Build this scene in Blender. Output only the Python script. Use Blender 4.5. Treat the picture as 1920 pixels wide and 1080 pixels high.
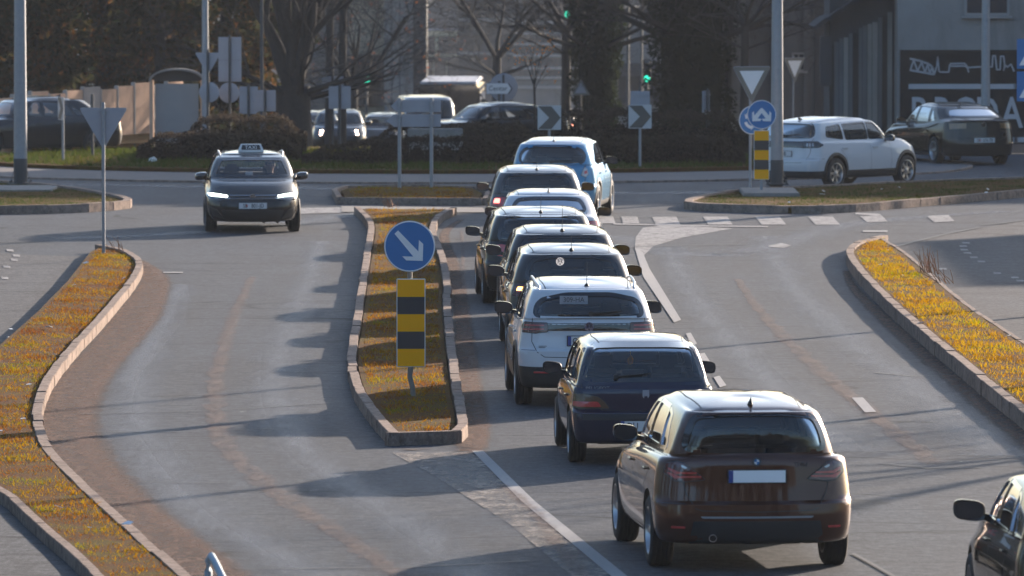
import bpy, bmesh, math, random
import numpy as np
from mathutils import Vector, Matrix
from mathutils.bvhtree import BVHTree
from math import radians as R, sin, cos, pi

# ------------------------------------------------------------------ camera, sky, sun, exposure
scene = bpy.context.scene
for o in list(bpy.data.objects): bpy.data.objects.remove(o, do_unlink=True)
COL = scene.collection
F_PX, CAM_H, HORIZON = 13500.0, 6.0, -166.0      # focal length in px of the 1920 wide photograph
PITCH = math.atan((540 - HORIZON) / F_PX)
cam_data = bpy.data.cameras.new('camera')
cam_data.sensor_width = 36.0
cam_data.lens = 36.0 * F_PX / 1920
cam_data.clip_start = 1.0
cam_data.clip_end = 4000.0
cam_data.dof.use_dof = True
cam_data.dof.focus_distance = 88.0
cam_data.dof.aperture_fstop = 5.6
camera = bpy.data.objects.new('camera', cam_data)
COL.objects.link(camera)
camera.location = (0, 0, CAM_H)
camera.rotation_euler = (pi / 2 - PITCH, 0, 0)
scene.camera = camera

SUN_EL, SUN_AZ = R(13.2), R(33.2)                # azimuth measured from +Y towards +X
world = bpy.data.worlds.new('World')
scene.world = world
world.use_nodes = True
wn = world.node_tree
wn.nodes.clear()
sky = wn.nodes.new('ShaderNodeTexSky')
sky.sky_type = 'NISHITA'
sky.sun_disc = False
sky.sun_elevation = SUN_EL
sky.sun_rotation = SUN_AZ
sky.air_density = 1.0
sky.dust_density = 2.4
sky.ozone_density = 3.2
bg = wn.nodes.new('ShaderNodeBackground')
bg.inputs['Strength'].default_value = 0.11
wo = wn.nodes.new('ShaderNodeOutputWorld')
wn.links.new(sky.outputs[0], bg.inputs['Color'])
wn.links.new(bg.outputs[0], wo.inputs['Surface'])

sun_data = bpy.data.lights.new('sun', 'SUN')
sun_data.energy = 5.0
sun_data.angle = R(0.6)
sun_data.color = (1.0, 0.83, 0.68)
sun = bpy.data.objects.new('sun', sun_data)
COL.objects.link(sun)
sdir = Vector((-sin(SUN_AZ) * cos(SUN_EL), -cos(SUN_AZ) * cos(SUN_EL), -sin(SUN_EL)))
sun.rotation_euler = sdir.to_track_quat('-Z', 'Y').to_euler()
sun.location = (40, 60, 30)

scene.view_settings.view_transform = 'Standard'
scene.view_settings.look = 'None'
scene.view_settings.gamma = 1.0
scene.view_settings.use_curve_mapping = False
scene.view_settings.exposure = 1.4
scene.render.engine = 'CYCLES'
scene.cycles.max_bounces = 8
scene.cycles.transparent_max_bounces = 16
scene.cycles.volume_bounces = 0

# ------------------------------------------------------------------ placing helpers
def gz(Y):
    """ground height: level to the roundabout, then falling away gently towards the town"""
    if Y < 178: return 0.0
    if Y < 350: return -(Y - 178) * 0.033
    return -5.676 - (Y - 350) * 0.0205
def G(px, py, h=0.0):
    """ground point seen at a pixel of the 1920x1080 photograph"""
    a = math.atan((py - 540) / F_PX) + PITCH
    Y = (CAM_H - h) / math.tan(a)
    d = Y / cos(a) * cos(math.atan((py - 540) / F_PX))
    return Vector(((px - 960) / F_PX * d, Y, h))
def AX(px, Y): return (px - 960) / F_PX * Y
def AH(py, Y):
    a = math.atan((py - 540) / F_PX) + PITCH
    return CAM_H - Y * math.tan(a)

def tag(o, label=None, cat=None, group=None, kind=None):
    if label: o['label'] = label
    if cat: o['category'] = cat
    if group: o['group'] = group
    if kind: o['kind'] = kind
    return o
def empty(name, loc=(0, 0, 0), rz=0.0, parent=None):
    o = bpy.data.objects.new(name, None)
    COL.objects.link(o)
    o.location = loc
    o.rotation_euler = (0, 0, rz)
    o.parent = parent
    return o
def link(name, me, mat=None, parent=None, loc=None, smooth=None):
    if mat is not None and not me.materials:
        for m in (mat if isinstance(mat, (list, tuple)) else [mat]): me.materials.append(m)
    if smooth is not None:
        me.shade_smooth()
        if smooth < 179: me.set_sharp_from_angle(angle=R(smooth))
    o = bpy.data.objects.new(name, me)
    COL.objects.link(o)
    if parent: o.parent = parent
    if loc is not None: o.location = loc
    return o
def copy_tree(o, parent=None):
    c = o.copy()
    COL.objects.link(c)
    c.parent = parent
    for ch in list(o.children): copy_tree(ch, c)
    return c

class MB:
    """collects primitives into one mesh"""
    def __init__(s): s.v = []; s.f = []; s.m = []
    def add(s, vs, fs, mi=0):
        b = len(s.v)
        s.v += [tuple(v) for v in vs]
        s.f += [tuple(i + b for i in f) for f in fs]
        s.m += [mi] * len(fs)
        return s
    def box(s, c, d, mi=0, rz=0.0, rx=0.0, ry=0.0, taper=1.0):
        M = Matrix.Translation(c) @ Matrix.Rotation(rz, 4, 'Z') @ Matrix.Rotation(ry, 4, 'Y') @ Matrix.Rotation(rx, 4, 'X')
        x, y, z = d[0] / 2, d[1] / 2, d[2] / 2
        vs = [M @ Vector((sx * x * (taper if sz > 0 else 1), sy * y * (taper if sz > 0 else 1), sz * z)) for sz in (-1, 1) for sx, sy in ((-1, -1), (1, -1), (1, 1), (-1, 1))]
        return s.add(vs, [(3, 2, 1, 0), (4, 5, 6, 7), (0, 1, 5, 4), (1, 2, 6, 5), (2, 3, 7, 6), (3, 0, 4, 7)], mi)
    def bevbox(s, c, d, b=0.01, mi=0, rz=0.0, rx=0.0, ry=0.0):
        """box with chamfered edges"""
        bm = bmesh.new()
        bmesh.ops.create_cube(bm, size=1.0)
        bmesh.ops.scale(bm, vec=d, verts=bm.verts)
        bmesh.ops.bevel(bm, geom=bm.edges[:], offset=b, segments=2, affect='EDGES')
        M = Matrix.Translation(c) @ Matrix.Rotation(rz, 4, 'Z') @ Matrix.Rotation(ry, 4, 'Y') @ Matrix.Rotation(rx, 4, 'X')
        bm.transform(M)
        bm.verts.index_update()
        vs = [v.co.copy() for v in bm.verts]; fs = [[v.index for v in f.verts] for f in bm.faces]
        bm.free()
        return s.add(vs, fs, mi)
    def tube(s, pts, rad, seg=8, mi=0, cap=True):
        pts = [Vector(p) for p in pts]
        if not isinstance(rad, (list, tuple)): rad = [rad] * len(pts)
        vs, fs = [], []
        up = Vector((0, 0, 1))
        for i, p in enumerate(pts):
            d = (pts[min(i + 1, len(pts) - 1)] - pts[max(i - 1, 0)]).normalized()
            a = d.cross(up if abs(d.z) < 0.95 else Vector((1, 0, 0))).normalized()
            b = a.cross(d)
            for k in range(seg):
                t = 2 * pi * k / seg
                vs.append(p + (a * cos(t) + b * sin(t)) * rad[i])
        n = len(pts)
        for i in range(n - 1):
            for k in range(seg):
                k2 = (k + 1) % seg
                fs.append((i * seg + k, (i + 1) * seg + k, (i + 1) * seg + k2, i * seg + k2))
        if cap:
            fs.append(tuple(range(seg)))
            fs.append(tuple((n - 1) * seg + k for k in reversed(range(seg))))
        return s.add(vs, fs, mi)
    def lathe(s, prof, axis='Z', seg=24, c=(0, 0, 0), mi=0, close=False):
        """prof: (radius, along) pairs"""
        vs, fs = [], []
        n = len(prof)
        for k in range(seg):
            t = 2 * pi * k / seg
            for r, h in prof:
                if axis == 'Z': v = (r * cos(t), r * sin(t), h)
                elif axis == 'Y': v = (r * cos(t), h, r * sin(t))
                else: v = (h, r * cos(t), r * sin(t))
                vs.append((v[0] + c[0], v[1] + c[1], v[2] + c[2]))
        for k in range(seg):
            k2 = (k + 1) % seg
            for i in range(n if close else n - 1):
                j = (i + 1) % n
                fs.append((k * n + i, k * n + j, k2 * n + j, k2 * n + i))
        return s.add(vs, fs, mi)
    def prism(s, poly, h, M=None, mi=0):
        """polygon in local xy extruded along z by h"""
        n = len(poly)
        vs = [Vector((p[0], p[1], 0)) for p in poly] + [Vector((p[0], p[1], h)) for p in poly]
        if M is not None: vs = [M @ v for v in vs]
        fs = [tuple(reversed(range(n))), tuple(range(n, 2 * n))] + [(i, (i + 1) % n, n + (i + 1) % n, n + i) for i in range(n)]
        return s.add(vs, fs, mi)
    def mesh(s, name='mesh'):
        me = bpy.data.meshes.new(name)
        me.from_pydata(s.v, [], s.f)
        me.polygons.foreach_set('material_index', s.m)
        me.update()
        bm = bmesh.new(); bm.from_mesh(me)
        bmesh.ops.recalc_face_normals(bm, faces=bm.faces)
        bm.to_mesh(me); bm.free()
        return me
    def build(s, name, mat, parent=None, loc=None, smooth=None):
        return link(name, s.mesh(name), mat, parent, loc, smooth)

REARM = Matrix(((0, 0, -1, 0), (-1, 0, 0, 0), (0, 1, 0, 0), (0, 0, 0, 1)))     # plane facing local -x, read from behind
FRONTM = Matrix(((0, 0, 1, 0), (1, 0, 0, 0), (0, 1, 0, 0), (0, 0, 0, 1)))      # plane facing local +x
CAMM = Matrix(((1, 0, 0, 0), (0, 0, -1, 0), (0, 1, 0, 0), (0, 0, 0, 1)))       # plane facing -Y (the camera)
def text(name, s, size, mat, parent, loc, M=CAMM, depth=0.002, xs=1.0, align='CENTER', bold=0.0):
    cu = bpy.data.curves.new('t', 'FONT')
    cu.body = s; cu.size = size; cu.extrude = depth; cu.align_x = align; cu.align_y = 'CENTER'; cu.offset = bold
    cu.resolution_u = 3
    t = bpy.data.objects.new('t', cu)
    COL.objects.link(t)
    me = bpy.data.meshes.new_from_object(t.evaluated_get(bpy.context.evaluated_depsgraph_get()))
    bpy.data.objects.remove(t); bpy.data.curves.remove(cu)
    me.transform(M @ Matrix.Scale(xs, 4, Vector((1, 0, 0))))
    me.materials.clear()
    return link(name, me, mat, parent, loc)

# ------------------------------------------------------------------ materials
MATS = {}
def nodes(name):
    m = bpy.data.materials.new(name)
    m.use_nodes = True
    nt = m.node_tree
    b = nt.nodes['Principled BSDF']
    return m, nt, b
def N(nt, t, **kw):
    n = nt.nodes.new(t)
    for k, v in kw.items():
        if k in n.inputs: n.inputs[k].default_value = v
        else: setattr(n, k, v)
    return n
def coords(nt, scale=(1, 1, 1), kind='Object'):
    tc = N(nt, 'ShaderNodeTexCoord'); mp = N(nt, 'ShaderNodeMapping')
    mp.inputs['Scale'].default_value = scale
    nt.links.new(tc.outputs[kind], mp.inputs['Vector'])
    return mp.outputs[0]
def noise(nt, vec, scale, detail=4, rough=0.6):
    n = N(nt, 'ShaderNodeTexNoise')
    n.inputs['Scale'].default_value = scale; n.inputs['Detail'].default_value = detail; n.inputs['Roughness'].default_value = rough
    if vec is not None: nt.links.new(vec, n.inputs['Vector'])
    return n.outputs['Fac']
def ramp(nt, fac, stops):
    r = N(nt, 'ShaderNodeValToRGB')
    el = r.color_ramp.elements
    while len(el) < len(stops): el.new(0.5)
    for e, (p, c) in zip(el, stops):
        e.position = p
        e.color = (c[0], c[1], c[2], 1) if isinstance(c, (tuple, list)) else (c, c, c, 1)
    nt.links.new(fac, r.inputs[0])
    return r.outputs[0]
def mixc(nt, fac, a, b, mode='MIX'):
    m = N(nt, 'ShaderNodeMix', data_type='RGBA', blend_type=mode)
    for i, x in ((0, fac), (6, a), (7, b)):
        if isinstance(x, (int, float)): m.inputs[i].default_value = x
        elif isinstance(x, (tuple, list)): m.inputs[i].default_value = (x[0], x[1], x[2], 1)
        else: nt.links.new(x, m.inputs[i])
    return m.outputs[2]
def math_(nt, op, a, b=0.0, c=None, clamp=False):
    m = N(nt, 'ShaderNodeMath', operation=op, use_clamp=clamp)
    for i, x in enumerate((a, b) if c is None else (a, b, c)):
        if isinstance(x, (int, float)): m.inputs[i].default_value = x
        else: nt.links.new(x, m.inputs[i])
    return m.outputs[0]
def bump(nt, b, h, strength=0.3, dist=0.02):
    n = N(nt, 'ShaderNodeBump')
    n.inputs['Strength'].default_value = strength; n.inputs['Distance'].default_value = dist
    nt.links.new(h, n.inputs['Height'])
    nt.links.new(n.outputs[0], b.inputs['Normal'])

def plain(name, col, rough=0.5, metal=0.0, coat=0.0, var=0.12, scale=30, bmp=0.0, spec=0.5):
    key = name
    if key in MATS: return MATS[key]
    m, nt, b = nodes(name)
    v = coords(nt)
    f = noise(nt, v, scale)
    c = mixc(nt, f, tuple(x * (1 - var) for x in col), tuple(min(1, x * (1 + var)) for x in col))
    nt.links.new(c, b.inputs['Base Color'])
    b.inputs['Roughness'].default_value = rough
    b.inputs['Metallic'].default_value = metal
    b.inputs['Coat Weight'].default_value = coat
    b.inputs['Specular IOR Level'].default_value = spec
    if bmp: bump(nt, b, f, bmp, 0.01)
    MATS[key] = m
    return m
def paint(name, col, metal=0.35, rough=0.38):
    """car paint: lacquer over flaky colour, road dust towards the sills"""
    if name in MATS: return MATS[name]
    m, nt, b = nodes(name)
    v = coords(nt)
    sep = N(nt, 'ShaderNodeSeparateXYZ'); nt.links.new(v, sep.inputs[0])
    low = math_(nt, 'MULTIPLY_ADD', sep.outputs[2], -1.6, 1.05, clamp=True)
    d = math_(nt, 'MULTIPLY', low, noise(nt, v, 5, 6), clamp=True)
    dn = math_(nt, 'MULTIPLY_ADD', noise(nt, v, 2.2, 5), 0.22, d, clamp=True)
    fl = noise(nt, v, 900, 1)
    base = mixc(nt, fl, tuple(x * 0.86 for x in col), tuple(min(1, x * 1.1) for x in col))
    c = mixc(nt, math_(nt, 'MULTIPLY', dn, 0.26), base, (0.16, 0.135, 0.11))
    nt.links.new(c, b.inputs['Base Color'])
    b.inputs['Metallic'].default_value = metal
    b.inputs['Specular IOR Level'].default_value = 0.08
    rr = math_(nt, 'MULTIPLY_ADD', dn, 0.3, rough)
    nt.links.new(rr, b.inputs['Roughness'])
    b.inputs['Coat Weight'].default_value = 1.0
    nt.links.new(math_(nt, 'MULTIPLY_ADD', dn, 0.12, 0.03), b.inputs['Coat Roughness'])
    bump(nt, b, noise(nt, v, 1.7, 2), 0.05, 0.03)
    MATS[name] = m
    return m
def glass(name, tint, refl=1.0):
    if name in MATS: return MATS[name]
    m = bpy.data.materials.new(name); m.use_nodes = True
    nt = m.node_tree; nt.nodes.clear()
    out = N(nt, 'ShaderNodeOutputMaterial')
    tr = N(nt, 'ShaderNodeBsdfTransparent'); tr.inputs[0].default_value = (*tint, 1)
    gl = N(nt, 'ShaderNodeBsdfGlossy'); gl.inputs['Roughness'].default_value = 0.03
    dirt = N(nt, 'ShaderNodeBsdfDiffuse'); dirt.inputs[0].default_value = (0.25, 0.25, 0.25, 1)
    fr = N(nt, 'ShaderNodeFresnel'); fr.inputs['IOR'].default_value = 1.5
    v = coords(nt)
    mx = N(nt, 'ShaderNodeMixShader')
    nt.links.new(math_(nt, 'MULTIPLY', fr.outputs[0], refl * 1.9, clamp=True), mx.inputs[0])
    nt.links.new(tr.outputs[0], mx.inputs[1]); nt.links.new(gl.outputs[0], mx.inputs[2])
    mx2 = N(nt, 'ShaderNodeMixShader')
    nt.links.new(math_(nt, 'MULTIPLY', noise(nt, v, 3, 6), 0.10), mx2.inputs[0])
    nt.links.new(mx.outputs[0], mx2.inputs[1]); nt.links.new(dirt.outputs[0], mx2.inputs[2])
    nt.links.new(mx2.outputs[0], out.inputs[0])
    MATS[name] = m
    return m
def glow(name, col, strength):
    if name in MATS: return MATS[name]
    m, nt, b = nodes(name)
    b.inputs['Base Color'].default_value = (*[min(1, c * 0.6) for c in col], 1)
    b.inputs['Emission Color'].default_value = (*col, 1)
    b.inputs['Emission Strength'].default_value = strength
    b.inputs['Roughness'].default_value = 0.25
    MATS[name] = m
    return m

def asphalt(name, base=(0.060, 0.066, 0.076), rough=0.78, lanes=True):
    m, nt, b = nodes(name)
    v = coords(nt)
    big = noise(nt, v, 0.09, 5, 0.55)
    vs = coords(nt, (1.2, 0.16, 1))
    streak = noise(nt, vs, 0.55, 5, 0.6)
    mid = noise(nt, v, 1.4, 6, 0.65)
    fine = noise(nt, v, 38, 4, 0.8)
    c = mixc(nt, big, tuple(x * 0.82 for x in base), tuple(x * 1.22 for x in base))
    c = mixc(nt, ramp(nt, streak, [(0.35, 0.0), (0.7, 0.7)]), c, tuple(x * 1.5 for x in base))
    c = mixc(nt, ramp(nt, mid, [(0.40, 0.30), (0.62, 0.0)]), c, tuple(x * 0.6 for x in base))
    vg = coords(nt, (1, .16, 1))
    grain = noise(nt, vg, 20, 4, 0.85)
    c = mixc(nt, ramp(nt, grain, [(0.34, 0.55), (0.5, 0.0)]), c, tuple(x * 0.42 for x in base))
    c = mixc(nt, ramp(nt, grain, [(0.54, 0.0), (0.72, 0.55)]), c, tuple(x * 2.3 for x in base))
    iso = noise(nt, v, 6.5, 5, 0.75)
    c = mixc(nt, ramp(nt, iso, [(0.38, 0.5), (0.5, 0.0)]), c, tuple(x * 0.55 for x in base))
    c = mixc(nt, ramp(nt, iso, [(0.50, 0.0), (0.64, 0.5)]), c, tuple(x * 2.0 for x in base))
    spot = noise(nt, coords(nt, (1, .35, 1)), 3.3, 3, 0.9)
    c = mixc(nt, ramp(nt, spot, [(0.70, 0.0), (0.74, 0.75)]), c, (0.30, 0.29, 0.27))
    c = mixc(nt, ramp(nt, fine, [(0.30, 0.55), (0.5, 0.0)]), c, tuple(x * 0.45 for x in base))
    c = mixc(nt, ramp(nt, fine, [(0.55, 0.0), (0.78, 0.7)]), c, (0.17, 0.165, 0.16))
    # hairline cracks, mostly crosswise
    vc = coords(nt, (0.10, 0.55, 1))
    w = N(nt, 'ShaderNodeTexVoronoi', feature='DISTANCE_TO_EDGE'); w.inputs['Scale'].default_value = 0.8
    wob = N(nt, 'ShaderNodeVectorMath', operation='ADD')
    nz = N(nt, 'ShaderNodeTexNoise'); nz.inputs['Scale'].default_value = 0.6; nz.inputs['Detail'].default_value = 6
    nt.links.new(v, nz.inputs['Vector'])
    nzs = N(nt, 'ShaderNodeVectorMath', operation='SCALE'); nzs.inputs['Scale'].default_value = 0.25
    nt.links.new(nz.outputs['Color'], nzs.inputs[0])
    nt.links.new(vc, wob.inputs[0]); nt.links.new(nzs.outputs[0], wob.inputs[1]); nt.links.new(wob.outputs[0], w.inputs['Vector'])
    crack = ramp(nt, w.outputs['Distance'], [(0.0, 1.0), (0.013, 0.0)])
    cm = math_(nt, 'MULTIPLY', crack, ramp(nt, noise(nt, v, 0.3, 2), [(0.36, 0.0), (0.50, 0.9)]))
    c = mixc(nt, cm, c, (0.016, 0.016, 0.017))
    nt.links.new(c, b.inputs['Base Color'])
    nt.links.new(ramp(nt, streak, [(0.3, rough), (0.75, rough - 0.14)]), b.inputs['Roughness'])
    b.inputs['Specular IOR Level'].default_value = 0.10
    hh = math_(nt, 'MULTIPLY_ADD', cm, -1.2, fine)
    bump(nt, b, hh, 0.55, 0.010)
    return m
def overlay(name, col, col2, cover=(0.35, 0.6), scale=6, rough=0.85, stretch=(1, 1, 1), spec=0.06):
    """thin worn layer (dirt, paint, track sheen) that breaks up with noise and thins towards its edges"""
    m, nt, b = nodes(name)
    v = coords(nt, stretch)
    f = noise(nt, v, scale, 8, 0.72)
    g = noise(nt, v, scale * 3.1, 5, 0.8)
    at = N(nt, 'ShaderNodeAttribute', attribute_name='fade')
    a = math_(nt, 'ADD', math_(nt, 'MULTIPLY_ADD', f, 0.75, math_(nt, 'MULTIPLY', g, 0.35)), math_(nt, 'MULTIPLY_ADD', at.outputs['Fac'], 0.9, -0.95))
    al = ramp(nt, a, [(cover[0], 0.0), (cover[1], 1.0)])
    nt.links.new(mixc(nt, g, col, col2), b.inputs['Base Color'])
    b.inputs['Roughness'].default_value = rough
    nt.links.new(al, b.inputs['Alpha'])
    b.inputs['Specular IOR Level'].default_value = spec
    return m

M_ASPH = asphalt('asphalt')
M_PAVE = asphalt('pavement_asphalt', (0.085, 0.085, 0.088), 0.85)
M_DIRT = overlay('roadside_dirt', (0.045, 0.036, 0.031), (0.22, 0.135, 0.102), (0.22, 0.62), 7, stretch=(1, .35, 1))
M_RUSTD = overlay('rusty_dust', (0.23, 0.150, 0.118), (0.33, 0.22, 0.175), (0.36, 0.95), 5, stretch=(1.3, .3, 1))
M_DUST = overlay('dust_trail', (0.22, 0.160, 0.138), (0.32, 0.24, 0.20), (0.34, 0.88), 3.2, stretch=(1.4, 0.35, 1))
M_TRACK = overlay('wheel_track_sheen', (0.13, 0.135, 0.15), (0.24, 0.245, 0.26), (0.10, 1.0), 2.2, 0.52, (1.4, .2, 1), 0.22)  # worn tracks; part of their sheen is put into the lighter colour
M_PAINT = overlay('worn_road_paint', (0.26, 0.25, 0.245), (0.44, 0.43, 0.42), (0.14, 0.42), 9, stretch=(1, .3, 1))
M_PAINTW = overlay('very_worn_road_paint', (0.30, 0.27, 0.24), (0.46, 0.41, 0.36), (0.40, 0.66), 4, stretch=(1, .45, 1))
M_PAINTF = overlay('faded_road_paint', (0.26, 0.25, 0.245), (0.42, 0.41, 0.40), (0.18, 0.55), 5, stretch=(1, .4, 1))
M_CONC = plain('concrete', (0.24, 0.225, 0.21), 0.9, var=0.3, scale=6, bmp=0.3, spec=0.1)
M_APRON = plain('apron_concrete', (0.17, 0.155, 0.15), 0.85, var=0.25, scale=2, bmp=0.2, spec=0.1)
M_STEEL = plain('galvanised_steel', (0.30, 0.31, 0.33), 0.5, metal=0.55, var=0.2, scale=12)
M_STEELD = plain('dark_painted_steel', (0.045, 0.05, 0.055), 0.6, var=0.2, scale=12)
M_ALU = plain('sign_back_aluminium', (0.34, 0.34, 0.37), 0.55, metal=0.25, var=0.12, scale=5)
M_BLUE = plain('sign_blue', (0.050, 0.185, 0.42), 0.5, var=0.05, scale=8, spec=0.2)
M_WHITE = plain('sign_white', (0.80, 0.79, 0.78), 0.5, var=0.06, scale=8)
M_YELLOW = plain('sign_yellow', (1.0, 0.41, 0.0), 0.6, var=0.06, scale=5, spec=0.1)
M_BLACK = plain('sign_black', (0.028, 0.028, 0.032), 0.5, var=0.1, scale=8)
M_OLIVE = plain('sign_weathered_border', (0.17, 0.155, 0.13), 0.55, var=0.15, scale=8)
M_RUB = plain('tyre_rubber', (0.014, 0.014, 0.015), 0.75, var=0.3, scale=40, bmp=0.2)
M_TRIM = plain('black_plastic', (0.018, 0.019, 0.021), 0.55, var=0.2, scale=40)
M_GLOSS = plain('gloss_black', (0.008, 0.008, 0.010), 0.08, coat=1.0)
M_INT = plain('cabin_dark_fabric', (0.022, 0.024, 0.028), 0.9, var=0.3, scale=30)
M_INTG = plain('cabin_grey_fabric', (0.07, 0.075, 0.08), 0.9, var=0.3, scale=30)
M_RIM = plain('alloy_silver', (0.45, 0.45, 0.46), 0.32, metal=0.85)
M_RIMD = plain('alloy_dark', (0.10, 0.10, 0.11), 0.35, metal=0.8)
M_CHROME = plain('chrome', (0.72, 0.72, 0.74), 0.12, metal=1.0, var=0.03)
M_LAMPR = plain('red_lamp_lens', (0.50, 0.045, 0.045), 0.12, coat=1.0, var=0.4, scale=22)
M_LAMPD = plain('smoked_lamp_lens', (0.085, 0.012, 0.012), 0.1, coat=1.0, var=0.5, scale=26)
M_LAMPC = plain('clear_lamp_lens', (0.42, 0.40, 0.40), 0.12, metal=0.5, coat=1.0, var=0.3, scale=30)
M_LAMPA = plain('amber_lamp_lens', (0.085, 0.05, 0.03), 0.15, coat=1.0, var=0.4, scale=25)
M_PLATE = plain('number_plate_white', (0.62, 0.62, 0.62), 0.45, var=0.04)
M_PLATEB = plain('number_plate_blank', (0.95, 0.95, 0.94), 0.4, var=0.02)
M_EU = plain('number_plate_blue', (0.02, 0.06, 0.26), 0.45)
M_GLS = glass('car_glass', (0.92, 0.95, 0.96))
M_GLSD = glass('privacy_glass', (0.40, 0.44, 0.50))
M_MIRROR = plain('mirror_glass', (0.12, 0.13, 0.15), 0.04, metal=1.0, var=0.02)
G_AMBER = glow('lit_amber', (1.0, 0.42, 0.10), 3.5)
G_RED = glow('lit_red', (1.0, 0.22, 0.18), 1.6)
G_WHITE = glow('lit_white', (0.88, 1.0, 0.86), 5.0)
G_YGREEN = glow('lit_yellow_green', (0.85, 1.0, 0.18), 4.0)
G_WARM = glow('lit_warm', (1.0, 0.72, 0.55), 14.0)
G_GREEN = glow('lit_green', (0.02, 0.75, 0.45), 0.9)
# ------------------------------------------------------------------ ground
def tri_mesh(name, pts, z=None, fade=None):
    bm = bmesh.new()
    vs = [bm.verts.new((p[0], p[1], (gz(p[1]) if z is None else 0) + (z or 0) if len(p) < 3 or z is not None else p[2])) for p in pts]
    f = bm.faces.new(vs)
    f.normal_update()
    if sum((vs[i].co.x * vs[(i + 1) % len(vs)].co.y - vs[(i + 1) % len(vs)].co.x * vs[i].co.y) for i in range(len(vs))) < 0:
        f.normal_flip()
    f.normal_update()
    bmesh.ops.triangulate(bm, faces=[f])
    me = bpy.data.meshes.new(name); bm.to_mesh(me); bm.free()
    at = me.attributes.new('fade', 'FLOAT', 'POINT')
    at.data.foreach_set('value', [1.0] * len(me.vertices))
    return me
def sheet(name, pts, mat, z=0.004, kind='structure', parent=None):
    return tag(link(name, tri_mesh(name, pts, z), mat, parent), kind=kind)
def smooth_line(pts, step=1.0):
    """Catmull-Rom through the points, resampled at equal steps"""
    P = [Vector((p[0], p[1])) for p in pts]
    Q = [P[0] * 2 - P[1]] + P + [P[-1] * 2 - P[-2]]
    out = []
    for i in range(1, len(Q) - 2):
        for k in range(12):
            t = k / 12
            out.append(0.5 * ((2 * Q[i]) + (Q[i + 1] - Q[i - 1]) * t + (2 * Q[i - 1] - 5 * Q[i] + 4 * Q[i + 1] - Q[i + 2]) * t * t + (3 * Q[i] - Q[i - 1] - 3 * Q[i + 1] + Q[i + 2]) * t ** 3))
    out.append(P[-1])
    res = [out[0]]; acc = 0.0
    for a, b in zip(out, out[1:]):
        d = (b - a).length
        while acc + d >= step:
            a = a + (b - a) * ((step - acc) / d); d = (b - a).length; acc = 0.0
            res.append(a.copy())
        acc += d
    if (res[-1] - out[-1]).length > 0.03: res.append(out[-1])
    return res
def ribbon(name, pts, widths, mat, z=0.006, edge=0.35, kind='structure', step=0.8, tips=True):
    L = smooth_line(pts, step)
    n = len(L)
    vs, fd, fs = [], [], []
    for i, p in enumerate(L):
        d = (L[min(i + 1, n - 1)] - L[max(i - 1, 0)]).normalized()
        s = Vector((-d.y, d.x))
        t = i / (n - 1)
        if isinstance(widths, (list, tuple)):
            k = t * (len(widths) - 1); j = min(int(k), len(widths) - 2); w = widths[j] + (widths[j + 1] - widths[j]) * (k - j)
        else: w = widths
        e = 1.0 if (not tips or 0 < i < n - 1) else 0.0
        for q, f in ((-0.5, 0.0), (-0.5 + edge, 1.0), (0, 1.0), (0.5 - edge, 1.0), (0.5, 0.0)):
            c = p + s * (w * q)
            vs.append((c.x, c.y, gz(c.y) + z)); fd.append(f * e)
    for i in range(n - 1):
        for k in range(4): fs.append((i * 5 + k, i * 5 + k + 1, (i + 1) * 5 + k + 1, (i + 1) * 5 + k))
    me = bpy.data.meshes.new(name); me.from_pydata(vs, [], fs)
    me.attributes.new('fade', 'FLOAT', 'POINT').data.foreach_set('value', fd)
    me.update()
    if me.polygons[0].normal.z < 0: me.flip_normals()
    return tag(link(name, me, mat), kind=kind)
def g2(*px): return [tuple(G(a, b)[:2]) for a, b in px]

vs, fs = [], []
ys = [-60, 0, 40, 80, 120, 150, 178, 200, 240, 290, 350, 450, 600, 900, 1500, 3400]
xs = [-900, -60, -20, 0, 20, 60, 900]
for y in ys:
    for x in xs: vs.append((x, y, gz(y)))
for j in range(len(ys) - 1):
    for i in range(len(xs) - 1):
        a = j * len(xs) + i
        fs.append((a, a + 1, a + len(xs) + 1, a + len(xs)))
me = bpy.data.meshes.new('road'); me.from_pydata(vs, [], fs); me.update()
tag(link('road', me, M_ASPH), kind='structure')

# kerb stones: one shared metre-long stone, laid end to end
def stone_mesh(h, w):
    mb = MB()
    mb.bevbox((0.5, 0, h / 2 - 0.05), (0.999, w, h + 0.1), 0.006)
    me = mb.mesh('kerb_stone'); me.shade_smooth(); me.set_sharp_from_angle(angle=R(40))
    return me
def stone_mat(name, a, b):
    m, nt, bs = nodes(name)
    oi = N(nt, 'ShaderNodeObjectInfo')
    v = coords(nt)
    add = N(nt, 'ShaderNodeVectorMath', operation='ADD'); nt.links.new(v, add.inputs[0]); nt.links.new(oi.outputs['Location'], add.inputs[1])
    f = noise(nt, add.outputs[0], 7, 7, 0.7)
    c = mixc(nt, oi.outputs['Random'], a, b)
    c = mixc(nt, ramp(nt, f, [(0.38, 0.6), (0.60, 0.0)]), c, (0.065, 0.05, 0.04))
    c = mixc(nt, ramp(nt, noise(nt, add.outputs[0], 30, 4), [(0.5, 0.0), (0.75, 0.5)]), c, (0.42, 0.38, 0.34))
    nt.links.new(c, bs.inputs['Base Color']); bs.inputs['Roughness'].default_value = 0.92; bs.inputs['Specular IOR Level'].default_value = 0.1
    bump(nt, bs, f, 0.7, 0.02)
    return m
M_KERB = stone_mat('kerb_concrete', (0.28, 0.205, 0.165), (0.33, 0.245, 0.20))
rnd = random.Random(5)
STONES = {}
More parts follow.
